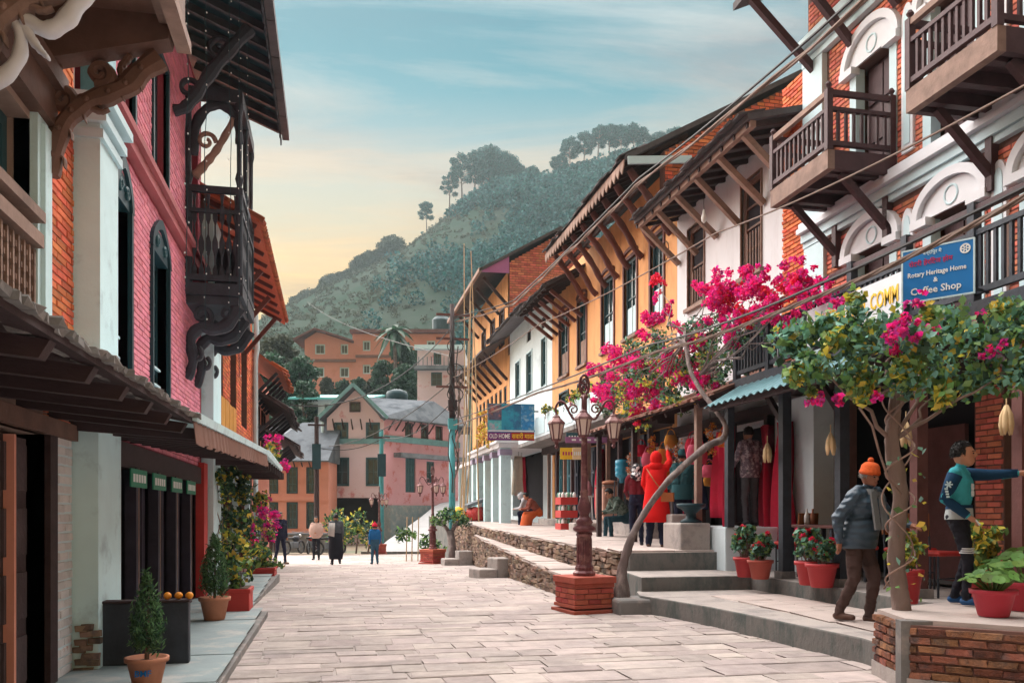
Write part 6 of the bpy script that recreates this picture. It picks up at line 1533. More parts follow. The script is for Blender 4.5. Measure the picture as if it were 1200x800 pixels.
# stone blocks
def steps_block(label, loc, rz, w, seed):
    t = thing('stone_steps', label, 'steps', loc, rz)
    mb = MB(); mb.box(-w/2, -.55, -.1, w/2, -.1, .22); bevel(mb.obj('lower_step', M_concrete, t), .03)
    mb = MB(); mb.box(-w/2 + .05, -.1, -.1, w/2, .35, .46); bevel(mb.obj('upper_step', M_concrete, t), .03)
steps_block('pair of rough stone steps against the lower stone wall', (3.72, 19.6, ground_z(19.6)), R(-75), .62, 1)
steps_block('dark stone steps beside the far lamp pedestal', (3.95, 26.9, ground_z(26.9)), R(-85), .6, 2)
mb = MB(); mb.box(-.28, -.3, -.1, .34, .3, .2); bevel(tag(mb.obj('stone_block', M_concdk), 'rough stone block around the foot of the bougainvillea stem', 'block'), .04).location = (3.95, 10.95, 0)
mb = MB(); mb.box(-.4, -.25, -.1, .4, .3, .3); bevel(tag(mb.obj('stone_block', M_concrete), 'squat concrete block in front of the crate of bottles', 'block'), .03).location = (6.45, 21.3, .78)
# tubular bush next to the far lamp
t = thing('trimmed_bush', 'small grey-trunked bush with round dark crown beside the far lamp', 'bush', (3.75, 27.7, ground_z(27.7)))
mb = MB(); mb.tube([(.15, 0, 0), (.08, 0, .5), (0, 0, 1.1)], [.22, .13, .12], 8); mb.tube([(0, 0, 1.0), (-.3, .1, 1.45)], [.08, .04], 6); mb.tube([(0, 0, 1.0), (.3, -.1, 1.45)], [.08, .04], 6); mb.obj('trunk', M_barkg, t, True)
leaf_mesh('crown', blob([(-.3, 0, 1.5, .36), (.3, 0, 1.5, .36), (0, .1, 1.62, .4), (.5, 0, 1.4, .25), (-.5, .1, 1.4, .22)], 1300, 5, .4, .8), .11, [M_leafd, M_leaf], t, 9, aspect=.6)
t = thing('banana_plant', 'thin stakes with a drooping broad-leaved plant by the dark kerb', 'plant', (2.9, 31, ground_z(31)))
mb = MB()
for x in (-.3, -.1, .12): mb.tube([(x, 0, 0), (x + .03, 0, 1.6)], .02, 5)
mb.obj('stakes', M_bamboo, t)
leaf_mesh('foliage', blob([(-.5, 0, .95, .3), (-.2, 0, 1.0, .25), (.4, 0, .7, .3), (.8, .3, .5, .35)], 500, 3, .3), .26, [M_leaf, M_leafd], t, 10, aspect=.35)
for i, (xc, d, s) in enumerate(((-7.9, 39.5, .9), (-7.4, 40.5, 1.05), (-6.95, 41.2, .7), (-8.5, 41, 1.1))):
    t = thing('garden_shrub', 'shrub in the bed below the pale pink wall', 'shrub', far(xc, d, -.6), 0, 'shrubs below the pink house')
    mb = MB(); mb.tube([(0, 0, 0), (.1, 0, .9 * s)], [.05, .02], 5); mb.obj('stem', M_bark, t)
    leaf_mesh('crown', blob([(0, 0, .8 * s, .5 * s), (.3, 0, 1.2 * s, .45 * s), (-.3, .1, 1.3 * s, .4 * s), (.1, 0, 1.7 * s, .35 * s)], 420, i, .4), .2, [M_leafd, M_leaf, M_leafy], t, i, aspect=.5, mi=[.5, .3, .2])

# ------------------------------------------------------------------ signs
def text(s, parent, size, m, loc, rot, ext=.004, align='CENTER', name='lettering', sx=1):
    c = bpy.data.curves.new(name, 'FONT'); c.body = s; c.size = size; c.extrude = ext; c.align_x = align; c.align_y = 'CENTER'; c.resolution_u = 2; c.offset = size * .012
    c.materials.append(m)
    o0 = bpy.data.objects.new(name, c); COL.objects.link(o0)
    me = bpy.data.meshes.new_from_object(o0.evaluated_get(bpy.context.evaluated_depsgraph_get())); bpy.data.objects.remove(o0)
    if not me.materials: me.materials.append(m)
    o = bpy.data.objects.new(name, me); COL.objects.link(o); o.parent = parent; o.location = loc; o.rotation_euler = rot; o.scale = (sx, 1, 1); o['kind'] = 'stuff'
    return o
bs = thing('blue_sign', 'blue café sign with white lettering and a wheel emblem on the verandah', 'sign', (5.62, 7.1, 3.386), R(-55)); bs.scale = (.74, .74, .74)
mb = MB(); mb.box(-.42, -.012, 0, .42, .012, .66); mb.obj('board', M_bluesign, bs)
mb = MB()
for b in ((-.44, -.42, 0, .66), (.42, .44, 0, .66), (-.44, .44, -.02, 0), (-.44, .44, .66, .68)): mb.box(b[0], -.016, b[2], b[1], .016, b[3])
mb.obj('frame', M_trimb, bs)
up_ = (R(90), 0, 0)
text('Rotary Heritage Home', bs, .088, M_whitep, (-.01, -.015, .335), up_, sx=.86)
text('&', bs, .085, M_whitep, (-.02, -.015, .235), up_)
text('Coffee Shop', bs, .125, M_whitep, (-.02, -.015, .115), up_, sx=.98)
text('\u092c\u0928\u094d\u0926\u093f\u092a\u0941\u0930 \u092e\u0948', bs, .06, M_trimb, (-.06, -.015, .595), up_, name='devanagari_lettering')
text('\u0930\u094b\u091f\u0930\u0940 \u0939\u0947\u0930\u093f\u091f\u0947\u091c \u0939\u094b\u092e', bs, .085, M_redp, (-.08, -.015, .475), up_, name='red_lettering')
mb = MB(); mb.lathe([(.062, -.004), (.062, .004), (.044, .004), (.044, -.004)], n=24, cap=False); 
for k in range(6): w = k * PI / 3; mb.beam((.01 * math.cos(w), .01 * math.sin(w), 0), (.05 * math.cos(w), .05 * math.sin(w), 0), .014, .006)
o = mb.obj('wheel_emblem', M_whitep, bs); o.rotation_euler = (R(90), 0, 0); o.location = (.33, -.017, .56)
mb = MB(); mb.lathe([(.012, -.003), (.012, .003)], n=10); o = mb.obj('bolt', M_whitep, bs); o.rotation_euler = (R(90), 0, 0); o.location = (-.36, -.014, .61)
mb = MB(); mb.beam((.3, .02, .1), (.5, .35, .05), .03, .03); mb.beam((-.3, .02, .1), (-.1, .35, .05), .03, .03); mb.obj('brackets', M_black, bs)

yb = thing('yellow_lettered_sign', 'long white board with yellow block letters along the verandah railing', 'sign', (5.93, 8.95, 3.45), R(-90))
mb = MB(); mb.box(-.93, -.012, 0, .93, .012, .46); mb.obj('board', M_trimw, yb)
text('BANDIPUR TIL COMM', yb, .26, M_yellowp, (.09, -.015, .24), up_, sx=.62, ext=.006)
mb = MB(); fn = lambda a, z, d: (a, -.014 + d, z)
carve(spiral((-.83, .28), .055, .01, 1.5, 0), .012, .008, .004, fn, mb); carve(spiral((-.83, .14), .045, .01, -1.5, 0), .012, .008, .004, fn, mb); mb.obj('emblem', M_black, yb)

text('BMF', p1_, .062, M_bluesign, (.0, -.132, .10), (R(79), 0, R(0)), .004)
oh = thing('old_home_sign', 'picture signboard reading OLD HOME in white and yellow on its lower band', 'sign', (5.35, 25.6, 3.55), R(-4))
mb = MB(); mb.box(-.72, -.02, 0, .72, .02, 1.12); mb.obj('board', mat('sign_blue_print', (.03, .30, .46), .5, .3, 3, 0, col2=(.03, .14, .30), c2scale=3.5), oh)
mb = MB(); mb.box(-.72, -.026, 0, 0.0, -.021, .25); mb.obj('purple_band', mat('sign_purple', (.17, .03, .18), .5, .1), oh)
mb = MB(); mb.box(0.0, -.026, 0, .72, -.021, .25); mb.obj('red_band', mat('sign_dark_red', (.32, .02, .03), .5, .1), oh)
mb = MB(); mb.box(-.71, -.026, .62, -.30, -.021, 1.1); mb.obj('photo_panel', mat('sign_photo_a', (.10, .10, .16), .5, .5, 9, 0, col2=(.45, .18, .16), c2scale=6), oh)
mb = MB(); mb.box(-.71, -.026, .32, -.30, -.021, .6); mb.obj('photo_panel', mat('sign_photo_b', (.10, .45, .50), .5, .4, 9, 0, col2=(.35, .35, .45), c2scale=7), oh)
mb = MB(); mb.box(.3, -.026, .32, .70, -.021, 1.1); mb.obj('photo_panel', mat('sign_photo_c', (.03, .22, .50), .5, .4, 9, 0, col2=(.25, .45, .60), c2scale=7), oh)
mb = MB(); mb.box(-.71, -.026, .27, .70, -.021, .31); mb.obj('white_strip', M_trimw, oh)
text('OLD HOME', oh, .2, M_whitep, (-.36, -.03, .12), up_, sx=.62)
text('\u0938\u0935\u093e\u0930\u0940 \u092e\u093e\u0932\u093e', oh, .2, M_yellowp, (.36, -.03, .12), up_, sx=.8, name='devanagari_lettering')
mb = MB(); mb.beam((.68, .02, .3), (.85, .02, .3), .04, .04); mb.beam((.68, .02, .9), (.85, .02, .9), .04, .04); mb.obj('brackets', M_black, oh)
for i, (x, y, z, lb, m, tx) in enumerate(((5.9, 19.5, 3.0, 'small purple shop sign hung under the parapet', mat('mauve_sign', (.30, .12, .25), .6), None), (5.95, 21.3, 2.72, 'yellow notice card hanging between the shop posts', M_yellowp, None), (5.95, 20.4, 2.66, 'pale yellow notice card nearer the water dispenser', M_corn, None), (6.0, 20.9, 3.15, 'small teal box sign under the parapet edge', M_teal, None))):
    t = thing('shop_sign', lb, 'sign', (x, y, z), R(-8)); w, h = ((.5, .14), (.2, .3), (.13, .3), (.2, .22))[i]
    mb = MB(); mb.box(-w, -.015, 0, w, .015, h); mb.obj('board', m, t)
    mb = MB()
    for k in range(4): mb.box(-w * .7 + k * w * .36, -.019, h * .35, -w * .5 + k * w * .36, -.0155, h * .65)
    o = mb.obj('lettering', M_redp if i == 1 else M_whitep, t); o['kind'] = 'stuff'
    mb = MB(); mb.tube([(0, 0, h), (0, 0, h + .25)], .008, 5); mb.obj('hanger', M_cable, t)

# ------------------------------------------------------------------ poles and cables
t = thing('utility_pole', 'utility pole with teal lower half and a tangle of wires before the gabled house', 'pole', (4.38, 31.8, -.45))
mb = MB(); mb.tube([(0, 0, 0), (0, 0, 5.2)], [.13, .115], 10); mb.obj('lower_shaft', M_poleteal, t, True)
mb = MB(); mb.tube([(0, 0, 5.2), (0, 0, 9.6)], [.112, .085], 10); mb.obj('upper_shaft', M_wood, t, True)
for z in (9.2, 8.3, 6.5): mb = MB(); mb.beam((-.6, 0, z), (.7, 0, z), .08, .08); mb.obj('crossarm', M_woodred, t)
for z in (4.9, 5.6): mb = MB(); mb.box(-.17, -.2, z, .17, -.08, z + .4); mb.obj('meter_box', M_poleteal if z < 5 else M_wood, t)
rnd = random.Random(8)
for k in range(7):
    mb = MB(); x, y = rnd.uniform(-.15, .35), rnd.uniform(-.25, .1); mb.tube(curvy((x, y, rnd.uniform(2, 4)), (rnd.uniform(-.4, .6), y, rnd.uniform(7, 9.3)), 9, .22, k), .022, 5); mb.obj('drop_wire', M_cable if k % 2 else M_cableb, t)
for k in range(3):
    mb = MB(); mb.tube([(.1 + .3 * math.cos(q * .45), -.15, 6.2 + k * .9 + .25 * math.sin(q * .45)) for q in range(15)], .02, 5); mb.obj('wire_coil', M_cable, t)
for i, (xa, xb, y, h, lb) in enumerate(((4.75, 5.2, 32.5, 9.6, 'bamboo pole leaning most towards the purple gable'), (4.95, 5.0, 32.9, 11.2, 'tallest upright bamboo pole beside the utility pole'), (5.15, 5.45, 33.3, 8.8, 'bamboo pole standing against the porch rim'), (5.3, 5.0, 31.2, 10.4, 'bamboo pole tilted towards the utility pole'), (4.6, 4.9, 30.6, 8.4, 'shortest bamboo pole, closest to the signboard with pictures'))):
    t = thing('bamboo_pole', lb, 'pole', (xa, y, .6), 0, 'bamboo poles'); mb = MB()
    mb.tube([(0, 0, 0), ((xb - xa) * .5 + .05, 0, h * .5), (xb - xa, 0, h)], [.028, .025, .016], 7); mb.obj('cane', M_bamboo, t)
for i, (px, d, top, lb) in enumerate(((447, 41.5, 503, 'teal electricity pole at the corner of the pink house'), (371, 40, 488, 'dark wooden pole before the salmon house'))):
    t = thing('electricity_pole', lb, 'pole', far((px - 600) * d / 1000, d, -.65)); h = 2.0 + (600 - top) * d / 1000
    mb = MB(); mb.tube([(0, 0, 0), (0, 0, h)], [.14, .1], 8); mb.obj('shaft', M_poleteal if i == 0 else M_wood, t)
    mb = MB(); mb.beam((-.4, -.1, h - .4), (.4, -.1, h - .4), .09, .09); mb.obj('crossarm', M_wood, t)
    mb = MB(); mb.box(-.2, -.3, h * .62, .2, -.12, h * .8); mb.obj('junction_box', M_tealdk, t)
def cable(label, pts, r, m, sag=.0, n=14, strands=1, name='power_cable', group='overhead cables'):
    P = [Vector(p) for p in pts]; mb = MB()
    for s in range(strands):
        out = []
        for i in range(len(P) - 1):
            for k in range(n):
                q = k / n; v = P[i].lerp(P[i+1], q); v.z -= sag * 4 * q * (1 - q); w = (i * n + k) * .9 + s * 2.1
                if strands > 1: v += Vector((math.cos(w), 0, math.sin(w))) * r * 1.1
                out.append(v)
        out.append(P[-1]); mb.tube(out, r, 5)
    return tag(mb.obj(name, m), label, 'cable', group)
cable('thick twisted cable bundle strung from the verandah past the bougainvillea', [(5.3, 3.0, 3.85), (5.2, 5.5, 3.78), (5.2, 8.6, 3.72), (5.2, 13.2, 3.98), (5.0, 20.7, 4.33), (4.4, 31.8, 4.6)], .014, M_cableb, .05, 16, 3)
cable('second dark cable running just above the twisted bundle', [(5.25, 3, 3.98), (5.15, 8.6, 3.82), (5.1, 13.2, 4.1), (4.4, 31.8, 4.8)], .016, M_cable, .06)
cable('thin pale wire slanting in front of the balconies', [(5.25, 3.5, 4.35), (5.2, 5.5, 4.62), (5.2, 11.0, 5.22), (4.9, 20, 5.9), (4.4, 31.8, 6.4)], .011, M_cableb, .08)
cable('pale cable bundle following the eaves of the white and orange houses', [(6.25, 2.5, 7.35), (6.2, 10.2, 7.5), (6.05, 16.5, 8.0), (6.0, 22, 8.15), (5.9, 28, 8.3), (4.5, 31.8, 8.5)], .02, M_cableb, .04, 12, 2)
cable('dark cable along the slate eave', [(6.3, 2.5, 7.55), (6.25, 10.2, 7.68), (6.1, 16.5, 8.15), (5.95, 28, 8.45), (4.5, 31.8, 8.7)], .02, M_cable, .05)
cable('black wire sagging from the utility pole across the street to the timber roofs', [(4.3, 31.8, 8.2), (-1.3, 27.5, 4.7)], .02, M_cable, .9)
cable('black wire from the utility pole to the salmon house', [(4.3, 31.8, 6.2), far(-9, 42, 4.6)], .02, M_cable, .5)
cable('long wire from the utility pole up to the hillside school', [(4.3, 31.8, 7.2), far(-24, 100, 26)], .018, M_cable, .6)
cable('wire between the teal pole and the dark wooden pole', [far(-6.35, 41.5, 4.9), far(-9.2, 40, 4.4)], .018, M_cable, .3)
cable('wire from the teal pole to the big utility pole', [far(-6.35, 41.5, 5.0), (4.3, 31.8, 5.4)], .018, M_cable, .5)
# strings of fairy lights on the pink house
for i, (x, y, z1) in enumerate(((-1.25, 9.0, 3.2), (-1.15, 10.2, 3.6), (-1.12, 10.9, 3.0), (-1.1, 11.7, 3.9), (-1.3, 8.2, 3.4))):
    t = thing('string_light', 'string of small white lights hanging from the eave of the pink house', 'string light', (x, y, z1), 0, 'fairy light strings')
    mb = MB(); mb.tube(curvy((0, 0, 0), (0, 0, 7.6 - z1), 12, .02, i), .005, 4); mb.obj('wire', M_tealdk, t)
    mb = MB(); rr = random.Random(i)
    for k in range(int((7.6 - z1) / .22)): mb.ell((rr.uniform(-.02, .02), rr.uniform(-.02, .02), .1 + k * .22 + rr.uniform(-.09, .09)), (.007, .007, .010), 6, 4)
    o = mb.obj('bulbs', M_whitep, t); o['kind'] = 'stuff'

# ------------------------------------------------------------------ café furniture and goods
def chair():
    t = thing('cafe_chair', 'black metal café chair with wooden back and red seat', 'chair', (0, 0, 0), 0, 'café chairs')
    for x in (-.19, .19):
        mb = MB(); mb.tube([(x, .2, 0), (x, .2, .45), (x, .24, .88)], .013, 6); mb.obj('leg', M_black, t)
        mb = MB(); mb.tube([(x, -.18, 0), (x, -.18, .45)], .013, 6); mb.obj('leg', M_black, t)
    mb = MB(); mb.box(-.21, -.21, .44, .21, .21, .49); bevel(mb.obj('seat', M_red, t), .02)
    mb = MB(); mb.hexa([(-.21, .21, .64), (.21, .21, .64), (.21, .235, .64), (-.21, .235, .64), (-.21, .225, .90), (.21, .225, .90), (.21, .25, .90), (-.21, .25, .90)]); bevel(mb.obj('backrest', mat('orange_wood', (.34, .12, .04), .5, .25, 6), t), .01)
    mb = MB(); mb.tube([(-.19, -.18, .2), (.19, -.18, .2)], .009, 5); mb.tube([(-.19, .2, .2), (.19, .2, .2)], .009, 5); mb.obj('stretcher', M_black, t)
    return t
ch = chair(); ch.location = (6.42, 8.15, .44); ch.rotation_euler = (0, 0, R(15)); ch['label'] = 'café chair with wooden back and red seat between the old man and the boy'
copy_tree(ch, (6.55, 11.25, .44), R(200), 'café chair with red seat standing at the table by the pale pier')
copy_tree(ch, (6.55, 9.75, .44), R(-20), 'café chair with wooden back facing the table end')
copy_tree(ch, (6.75, 9.0, .44), R(10), 'café chair tucked deep in the dark café')
copy_tree(ch, (6.9, 6.2, .44), R(-30), 'café chair in shade behind the pointing boy')
t = thing('cafe_table', 'long dark café table with a few bottles before the pale pier', 'table', (6.6, 10.5, .44))
mb = MB(); mb.box(-.3, -.6, .70, .3, .6, .74); bevel(mb.obj('top', M_woodred, t), .008)
for x in (-.25, .25):
    for y in (-.5, .5): mb = MB(); mb.box(x - .025, y - .025, 0, x + .025, y + .025, .70); mb.obj('leg', M_black, t)
for i, (x, y, c) in enumerate(((6.5, 10.85, M_whitep), (6.65, 10.95, M_terra))):
    mb = MB(); mb.lathe([(.035, 0), (.036, .12), (.015, .17), (.014, .21), (.018, .22)], n=10); o = tag(mb.obj('table_bottle', c, None, True), ('white' if i == 0 else 'orange') + ' sauce bottle on the café table', 'bottle'); o.location = (x, y, 1.18)
def corn(label, loc, seed):
    t = thing('corn_bunch', label, 'corn', loc, 0, 'dried corn bunches'); rs = random.Random(seed); t.scale = (.75, .75, .75)
    mb = MB(); mb.tube([(0, 0, 0), (0, 0, .16)], .008, 5); mb.obj('string', M_corn, t)
    for k in range(6):
        a = k * 1.05 + rs.random(); mb = MB(); x, y = .05 * math.cos(a), .05 * math.sin(a)
        mb.tube([(x * .2, y * .2, .02), (x * .8, y * .8, -.10), (x, y, -.22), (x * 1.15, y * 1.15, -.34)], [.012, .034, .036, .008], 8); mb.obj('cob', M_corn, t, True)
for i, (y, lb) in enumerate(((10.95, 'bunch of dried corn cobs hanging near the metal awning'), (9.4, 'bunch of dried corn cobs on the post beside the pale pier'), (8.0, 'bunch of dried corn cobs behind the creeper tree trunk'), (6.62, 'bunch of dried corn cobs above the pointing boy'))):
    corn(lb, (5.95, y, 2.30 if i else 2.3), i)

M_goods = [cloth('crimson', (.48, .02, .05)), cloth('ochre', (.55, .25, .05)), cloth('orange', (.60, .16, .03)), cloth('navy', (.03, .04, .09)), cloth('cream', (.55, .46, .38)), cloth('teal', (.05, .20, .24)), cloth('pinkish', (.55, .10, .16)), cloth('wine', (.20, .02, .04))]
GL = ['crimson', 'ochre', 'orange', 'navy', 'cream', 'teal', 'pink', 'wine red']
rs = random.Random(14)
def hang(kind, mi, loc, rz, s, lb, grp):
    t = thing('hanging_' + kind, lb, kind, loc, rz, grp); m = M_goods[mi]
    mb = MB(); mb.tube([(0, 0, 0), (0, 0, .15)], .006, 4); mb.obj('hook', M_cable, t)
    if kind == 'bag':
        mb = MB(); mb.lathe([(.02, -.34 * s), (.13 * s, -.33 * s), (.15 * s, -.22 * s), (.12 * s, -.12 * s), (.1 * s, -.1 * s)], n=10, sy=.45); mb.obj('pouch', m, t, True)
        mb = MB(); mb.tube([(-.1 * s, 0, -.12 * s), (-.06 * s, 0, -.02), (0, 0, .01), (.06 * s, 0, -.02), (.1 * s, 0, -.12 * s)], .01, 5); mb.obj('strap', m, t)
    elif kind == 'shawl':
        V, F = [], []
        for i in range(9):
            for j in range(7):
                q = i / 8; V.append(((j / 6 - .5) * .34 * s * (.6 + .4 * q), .05 * s * math.sin(j * 2.1 + i * .3), -.9 * s * q))
        F = [(i*7+j, i*7+j+1, (i+1)*7+j+1, (i+1)*7+j) for i in range(8) for j in range(6)]
        o = mesh_obj('cloth', V, F, m, t, True); o.modifiers.new('solid', 'SOLIDIFY').thickness = .012
    else:
        leaf_mesh('petals', blob([(.04 * s * math.cos(q * 2.2), .04 * s * math.sin(q * 2.2), -.06 - .07 * q * s, .06 * s) for q in range(6)], 9000, int(loc[1] * 10), .3), .035, [m, M_goods[(mi + 1) % 3]], t, 3, fold=.6, aspect=.8)
k = 0
for y, z, x in [(12.9 + .3 * q, 2.75 + .12 * math.sin(q * 2.3), 6.15 + .12 * math.cos(q * 1.7)) for q in range(14)]:
    kd = ('bag', 'garland', 'bag', 'garland')[k % 4]; mi = (2, 1, 6, 2, 0, 4, 1, 5)[k % 8]
    hang(kd, mi, (x, y, z), rs.uniform(-.5, .5), 1.0 + .2 * (k % 3), f'{GL[mi]} {"cloth bag" if kd == "bag" else "pompom garland"} hanging under the tile awning of the white house', 'goods hung under the tile awning'); k += 1
for i, (x, y, z, mi, s) in enumerate(((6.4, 13.3, 2.7, 0, 1.6), (6.6, 14.5, 2.75, 3, 1.5), (6.9, 12.7, 2.75, 0, 2.0), (6.75, 15.4, 2.7, 7, 1.7), (6.6, 16.6, 2.7, 4, 1.4), (6.35, 12.95, 2.75, 0, 2.1), (6.85, 12.05, 2.75, 0, 2.2), (6.9, 21.5, 3.0, 0, 1.9))):
    hang('shawl', mi, (x, y, z), R(80) + rs.uniform(-.4, .4), s, (f'long {GL[mi]} shawl hanging in the open shop front' if i < 6 else 'long crimson cloth beside the pale pier' if i == 6 else 'red cloth hanging between the dark shop doors'), 'shawls hung in the shop')
for i in range(9): hang('bag', (6, 1, 2, 5)[i % 4], (6.3 + .15 * (i % 3), 13.6 + i * .3, 2.25 - .14 * (i % 2)), rs.uniform(-1, 1), .9, f'{GL[(6, 1, 2, 5)[i % 4]]} cloth bag in the lower row of hung goods', 'goods hung under the tile awning')

# dark counter with oranges, water jug stand, cabinet, crates, sacks, stool
t = thing('counter', 'narrow black wooden counter board in front of the slatted shop', 'counter', (-1.45, 7.35, .12))
mb = MB(); mb.box(-.48, .0, 0, .30, .1, .50); bevel(mb.obj('body', M_black, t), .01)
mb = MB(); mb.box(-.50, -.02, .50, .31, .12, .52); bevel(mb.obj('top', M_wood, t), .006)
for i in range(3):
    mb = MB(); mb.ell((0, 0, .03), (.032, .032, .03), 10, 8); o = tag(mb.obj('orange', mat('orange_peel', (.75, .27, .02), .5, .1, 20, .1, 120), None, True), 'small orange fruit resting on the black counter', 'orange', 'oranges on the counter'); o.location = (-1.32 + .085 * i, 7.39 + .01 * (i % 2), .64)
t = thing('wooden_cabinet', 'pale wooden cabinet on the shop plinth', 'cabinet', (6.85, 20.6, 1.15))
mb = MB(); mb.box(-.25, -.35, 0, .25, .35, .85); bevel(mb.obj('body', mat('pale_pink_wood', (.45, .24, .18), .6, .2, 5), t), .01)
for k in (-1, 1): mb = MB(); mb.box(-.275, -.33 if k < 0 else .01, .05, -.252, -.01 if k < 0 else .33, .8); mb.obj('door', MATS['pale_pink_wood'], t)
mb = MB(); mb.box(-.28, -.38, .85, .28, .38, .89); mb.obj('top', M_woodp, t)
mb = MB(); mb.ell((0, 0, .05), (.22, .25, .07)); o = tag(mb.obj('snack_heap', M_terra, None, True), 'heap of fried snacks on the wooden cabinet', 'food'); o.location = (6.85, 20.6, 2.04)
t = thing('water_dispenser', 'blue water jug upturned on a thin metal stand', 'water jug', (6.75, 19.4, 1.15))
mb = MB()
for x in (-.16, .16):
    for y in (-.16, .16): mb.tube([(x, y, 0), (x * .8, y * .8, .95)], .014, 5)
mb.obj('stand', M_black, t)
mb = MB(); mb.lathe([(.05, .9), (.06, 1.0), (.15, 1.06), (.16, 1.14), (.145, 1.16), (.16, 1.19), (.16, 1.28), (.145, 1.3), (.16, 1.33), (.155, 1.44), (.05, 1.46)], n=16); mb.obj('jug', mat('blue_jug', (.05, .30, .45), .2, .1), t, True)
t = thing('bottle_crates', 'stack of red crates filled with green and white bottles', 'crates', (6.35, 22.9, tz(22.9)))
for k in range(3):
    mb = MB(); mb.box(-.24, -.3, .36 * k, .24, .3, .36 * k + .2); cr = mb.obj('crate', M_red, t)
    for q in range(10):
        mb = MB(); mb.lathe([(.045, .36 * k + .19), (.045, .36 * k + .29), (.02, .36 * k + .34)], (-.16 + .16 * (q % 3), -.24 + .16 * (q // 3), 0), 8); mb.obj('bottle', M_leaft if q % 2 else M_whitep, cr)
t = thing('white_stool', 'slim white stool with a pink package behind the crates', 'stool', (6.85, 22.6, 1.15))
for x in (-.13, .13):
    for y in (-.13, .13): mb = MB(); mb.tube([(x, y, 0), (x * .8, y * .8, .62)], .02, 6); mb.obj('leg', M_whitep, t)
mb = MB(); mb.box(-.16, -.16, .62, .16, .16, .66); mb.obj('seat', M_whitep, t)
mb = MB(); mb.lathe([(.14, 0), (.16, .2), (.12, .34), (.05, .4)], n=12); o = tag(mb.obj('package', mat('pink_package', (.62, .30, .32), .5, .25, 12), None, True), 'pink and white package standing on the white stool', 'package'); o.location = (6.85, 22.6, 1.81)
t = thing('cargo_heap', 'red and yellow sacks with a grey tarpaulin at the terrace end', 'sacks', (5.2, 32.6, tz(32.6)))
for (x, y, r_, m) in ((-.5, 0, .36, M_yellowp), (.15, -.1, .4, M_red), (.5, .3, .38, M_red)): mb = MB(); mb.lathe([(.05, 0), (r_, .05), (r_ * .95, .3), (r_ * .6, .5), (.05, .55)], (x, y, 0), 12); mb.obj('sack', m, t, True)
mb = MB(); mb.beam((-.2, 0, .55), (.6, .1, .85), .7, .12); mb.obj('tarpaulin', M_slate, t)
for i, (x, y, m, lb) in enumerate(((6.0, 30.6, M_goods[1], 'orange garment on the porch pillar'), (6.3, 28.9, M_goods[4], 'cream garment by the first porch pillar'), (6.5, 29.3, M_goods[0], 'red garment inside the porch'))):
    hang('shawl', M_goods.index(m), (x, y, 3.3), R(20), 1.5, lb, 'garments on the porch')
t = thing('teal_barrel', 'teal plastic barrel under the porch', 'barrel', (5.9, 33.5, tz(33)))
mb = MB(); mb.lathe([(.28, 0), (.3, .05), (.33, .4), (.3, .85), (.28, .9), (.26, .9)], n=16); mb.obj('drum', M_poleteal, t, True)
mb = MB(); mb.lathe([(.29, .42), (.345, .43), (.345, .47), (.29, .48)], n=16); mb.obj('hoop', M_teal, t)
# motorbikes by the salmon house
def bike(label, loc, rz, m):
    t = thing('parked_motorbike', label, 'motorbike', loc, rz, 'motorbikes parked by the salmon house')
    for x in (-.62, .62):
        V = MB(); V.tube([(x + .29 * math.cos(q * PI / 9), 0, .3 + .29 * math.sin(q * PI / 9)) for q in range(19)], .045, 6); w = V.obj('wheel', M_cable, t)
        mb = MB()
        for q in range(5): mb.beam((x, 0, .3), (x + .26 * math.cos(q * 1.256), 0, .3 + .26 * math.sin(q * 1.256)), .02, .02)
        mb.obj('spokes', M_slate, w)
    mb = MB(); mb.ell((.15, 0, .72), (.28, .14, .15)); mb.obj('tank', m, t, True)
    mb = MB(); mb.box(-.65, -.11, .7, -.1, .11, .8); bevel(mb.obj('seat', M_cable, t), .04)
    mb = MB(); mb.box(-.2, -.12, .25, .25, .12, .58); bevel(mb.obj('engine', M_slate, t), .05)
    mb = MB(); mb.tube([(.62, 0, .3), (.42, 0, .85), (.36, 0, 1.02)], .03, 6); mb.tube([(.34, -.34, 1.05), (.38, 0, 1.0), (.34, .34, 1.05)], .02, 6); mb.obj('fork', M_slate, t)
    mb = MB(); mb.ell((.5, 0, .85), (.08, .09, .09)); mb.obj('headlight', M_whitep, t, True)
bike('black motorbike parked at the salmon house wall', far(-10.6, 41.5, -.65), R(60), M_black)
bike('blue motorbike parked beside the shawled woman', far(-8.6, 40.2, -.63), R(35), M_bluesign)
bike('red motorbike parked by the dark wooden pole', far(-9.9, 42.0, -.65), R(80), M_red)
t = thing('garden_parapet', 'low dark parapet along the foot of the salmon house', 'wall', far(-11.5, 43.5, -.7), -YAW)
mb = MB(); mb.box(-2.6, 0, 0, 3.0, .25, .9); mb.obj('body', M_concdk, t)
mb = MB(); mb.box(-2.65, -.05, .9, 3.05, .3, 1.0); mb.obj('coping', M_slate, t)
mb = MB()

# ------------------------------------------------------------------ people
def capsule(mb, p, q, r0, r1, n=10):
    p, q = Vector(p), Vector(q); d = q - p
    L_ = max(d.length, 1e-4); d = d / L_
    pts, rr = [], []
    for k in range(5): a = PI / 2 * (1 - k / 4); pts.append(p - d * r0 * math.sin(a)); rr.append(max(r0 * math.cos(a), r0 * .05))
    for k in range(5): a = PI / 2 * k / 4; pts.append(q + d * r1 * math.sin(a)); rr.append(max(r1 * math.cos(a), r1 * .05))
    mb.tube(pts, rr, n)

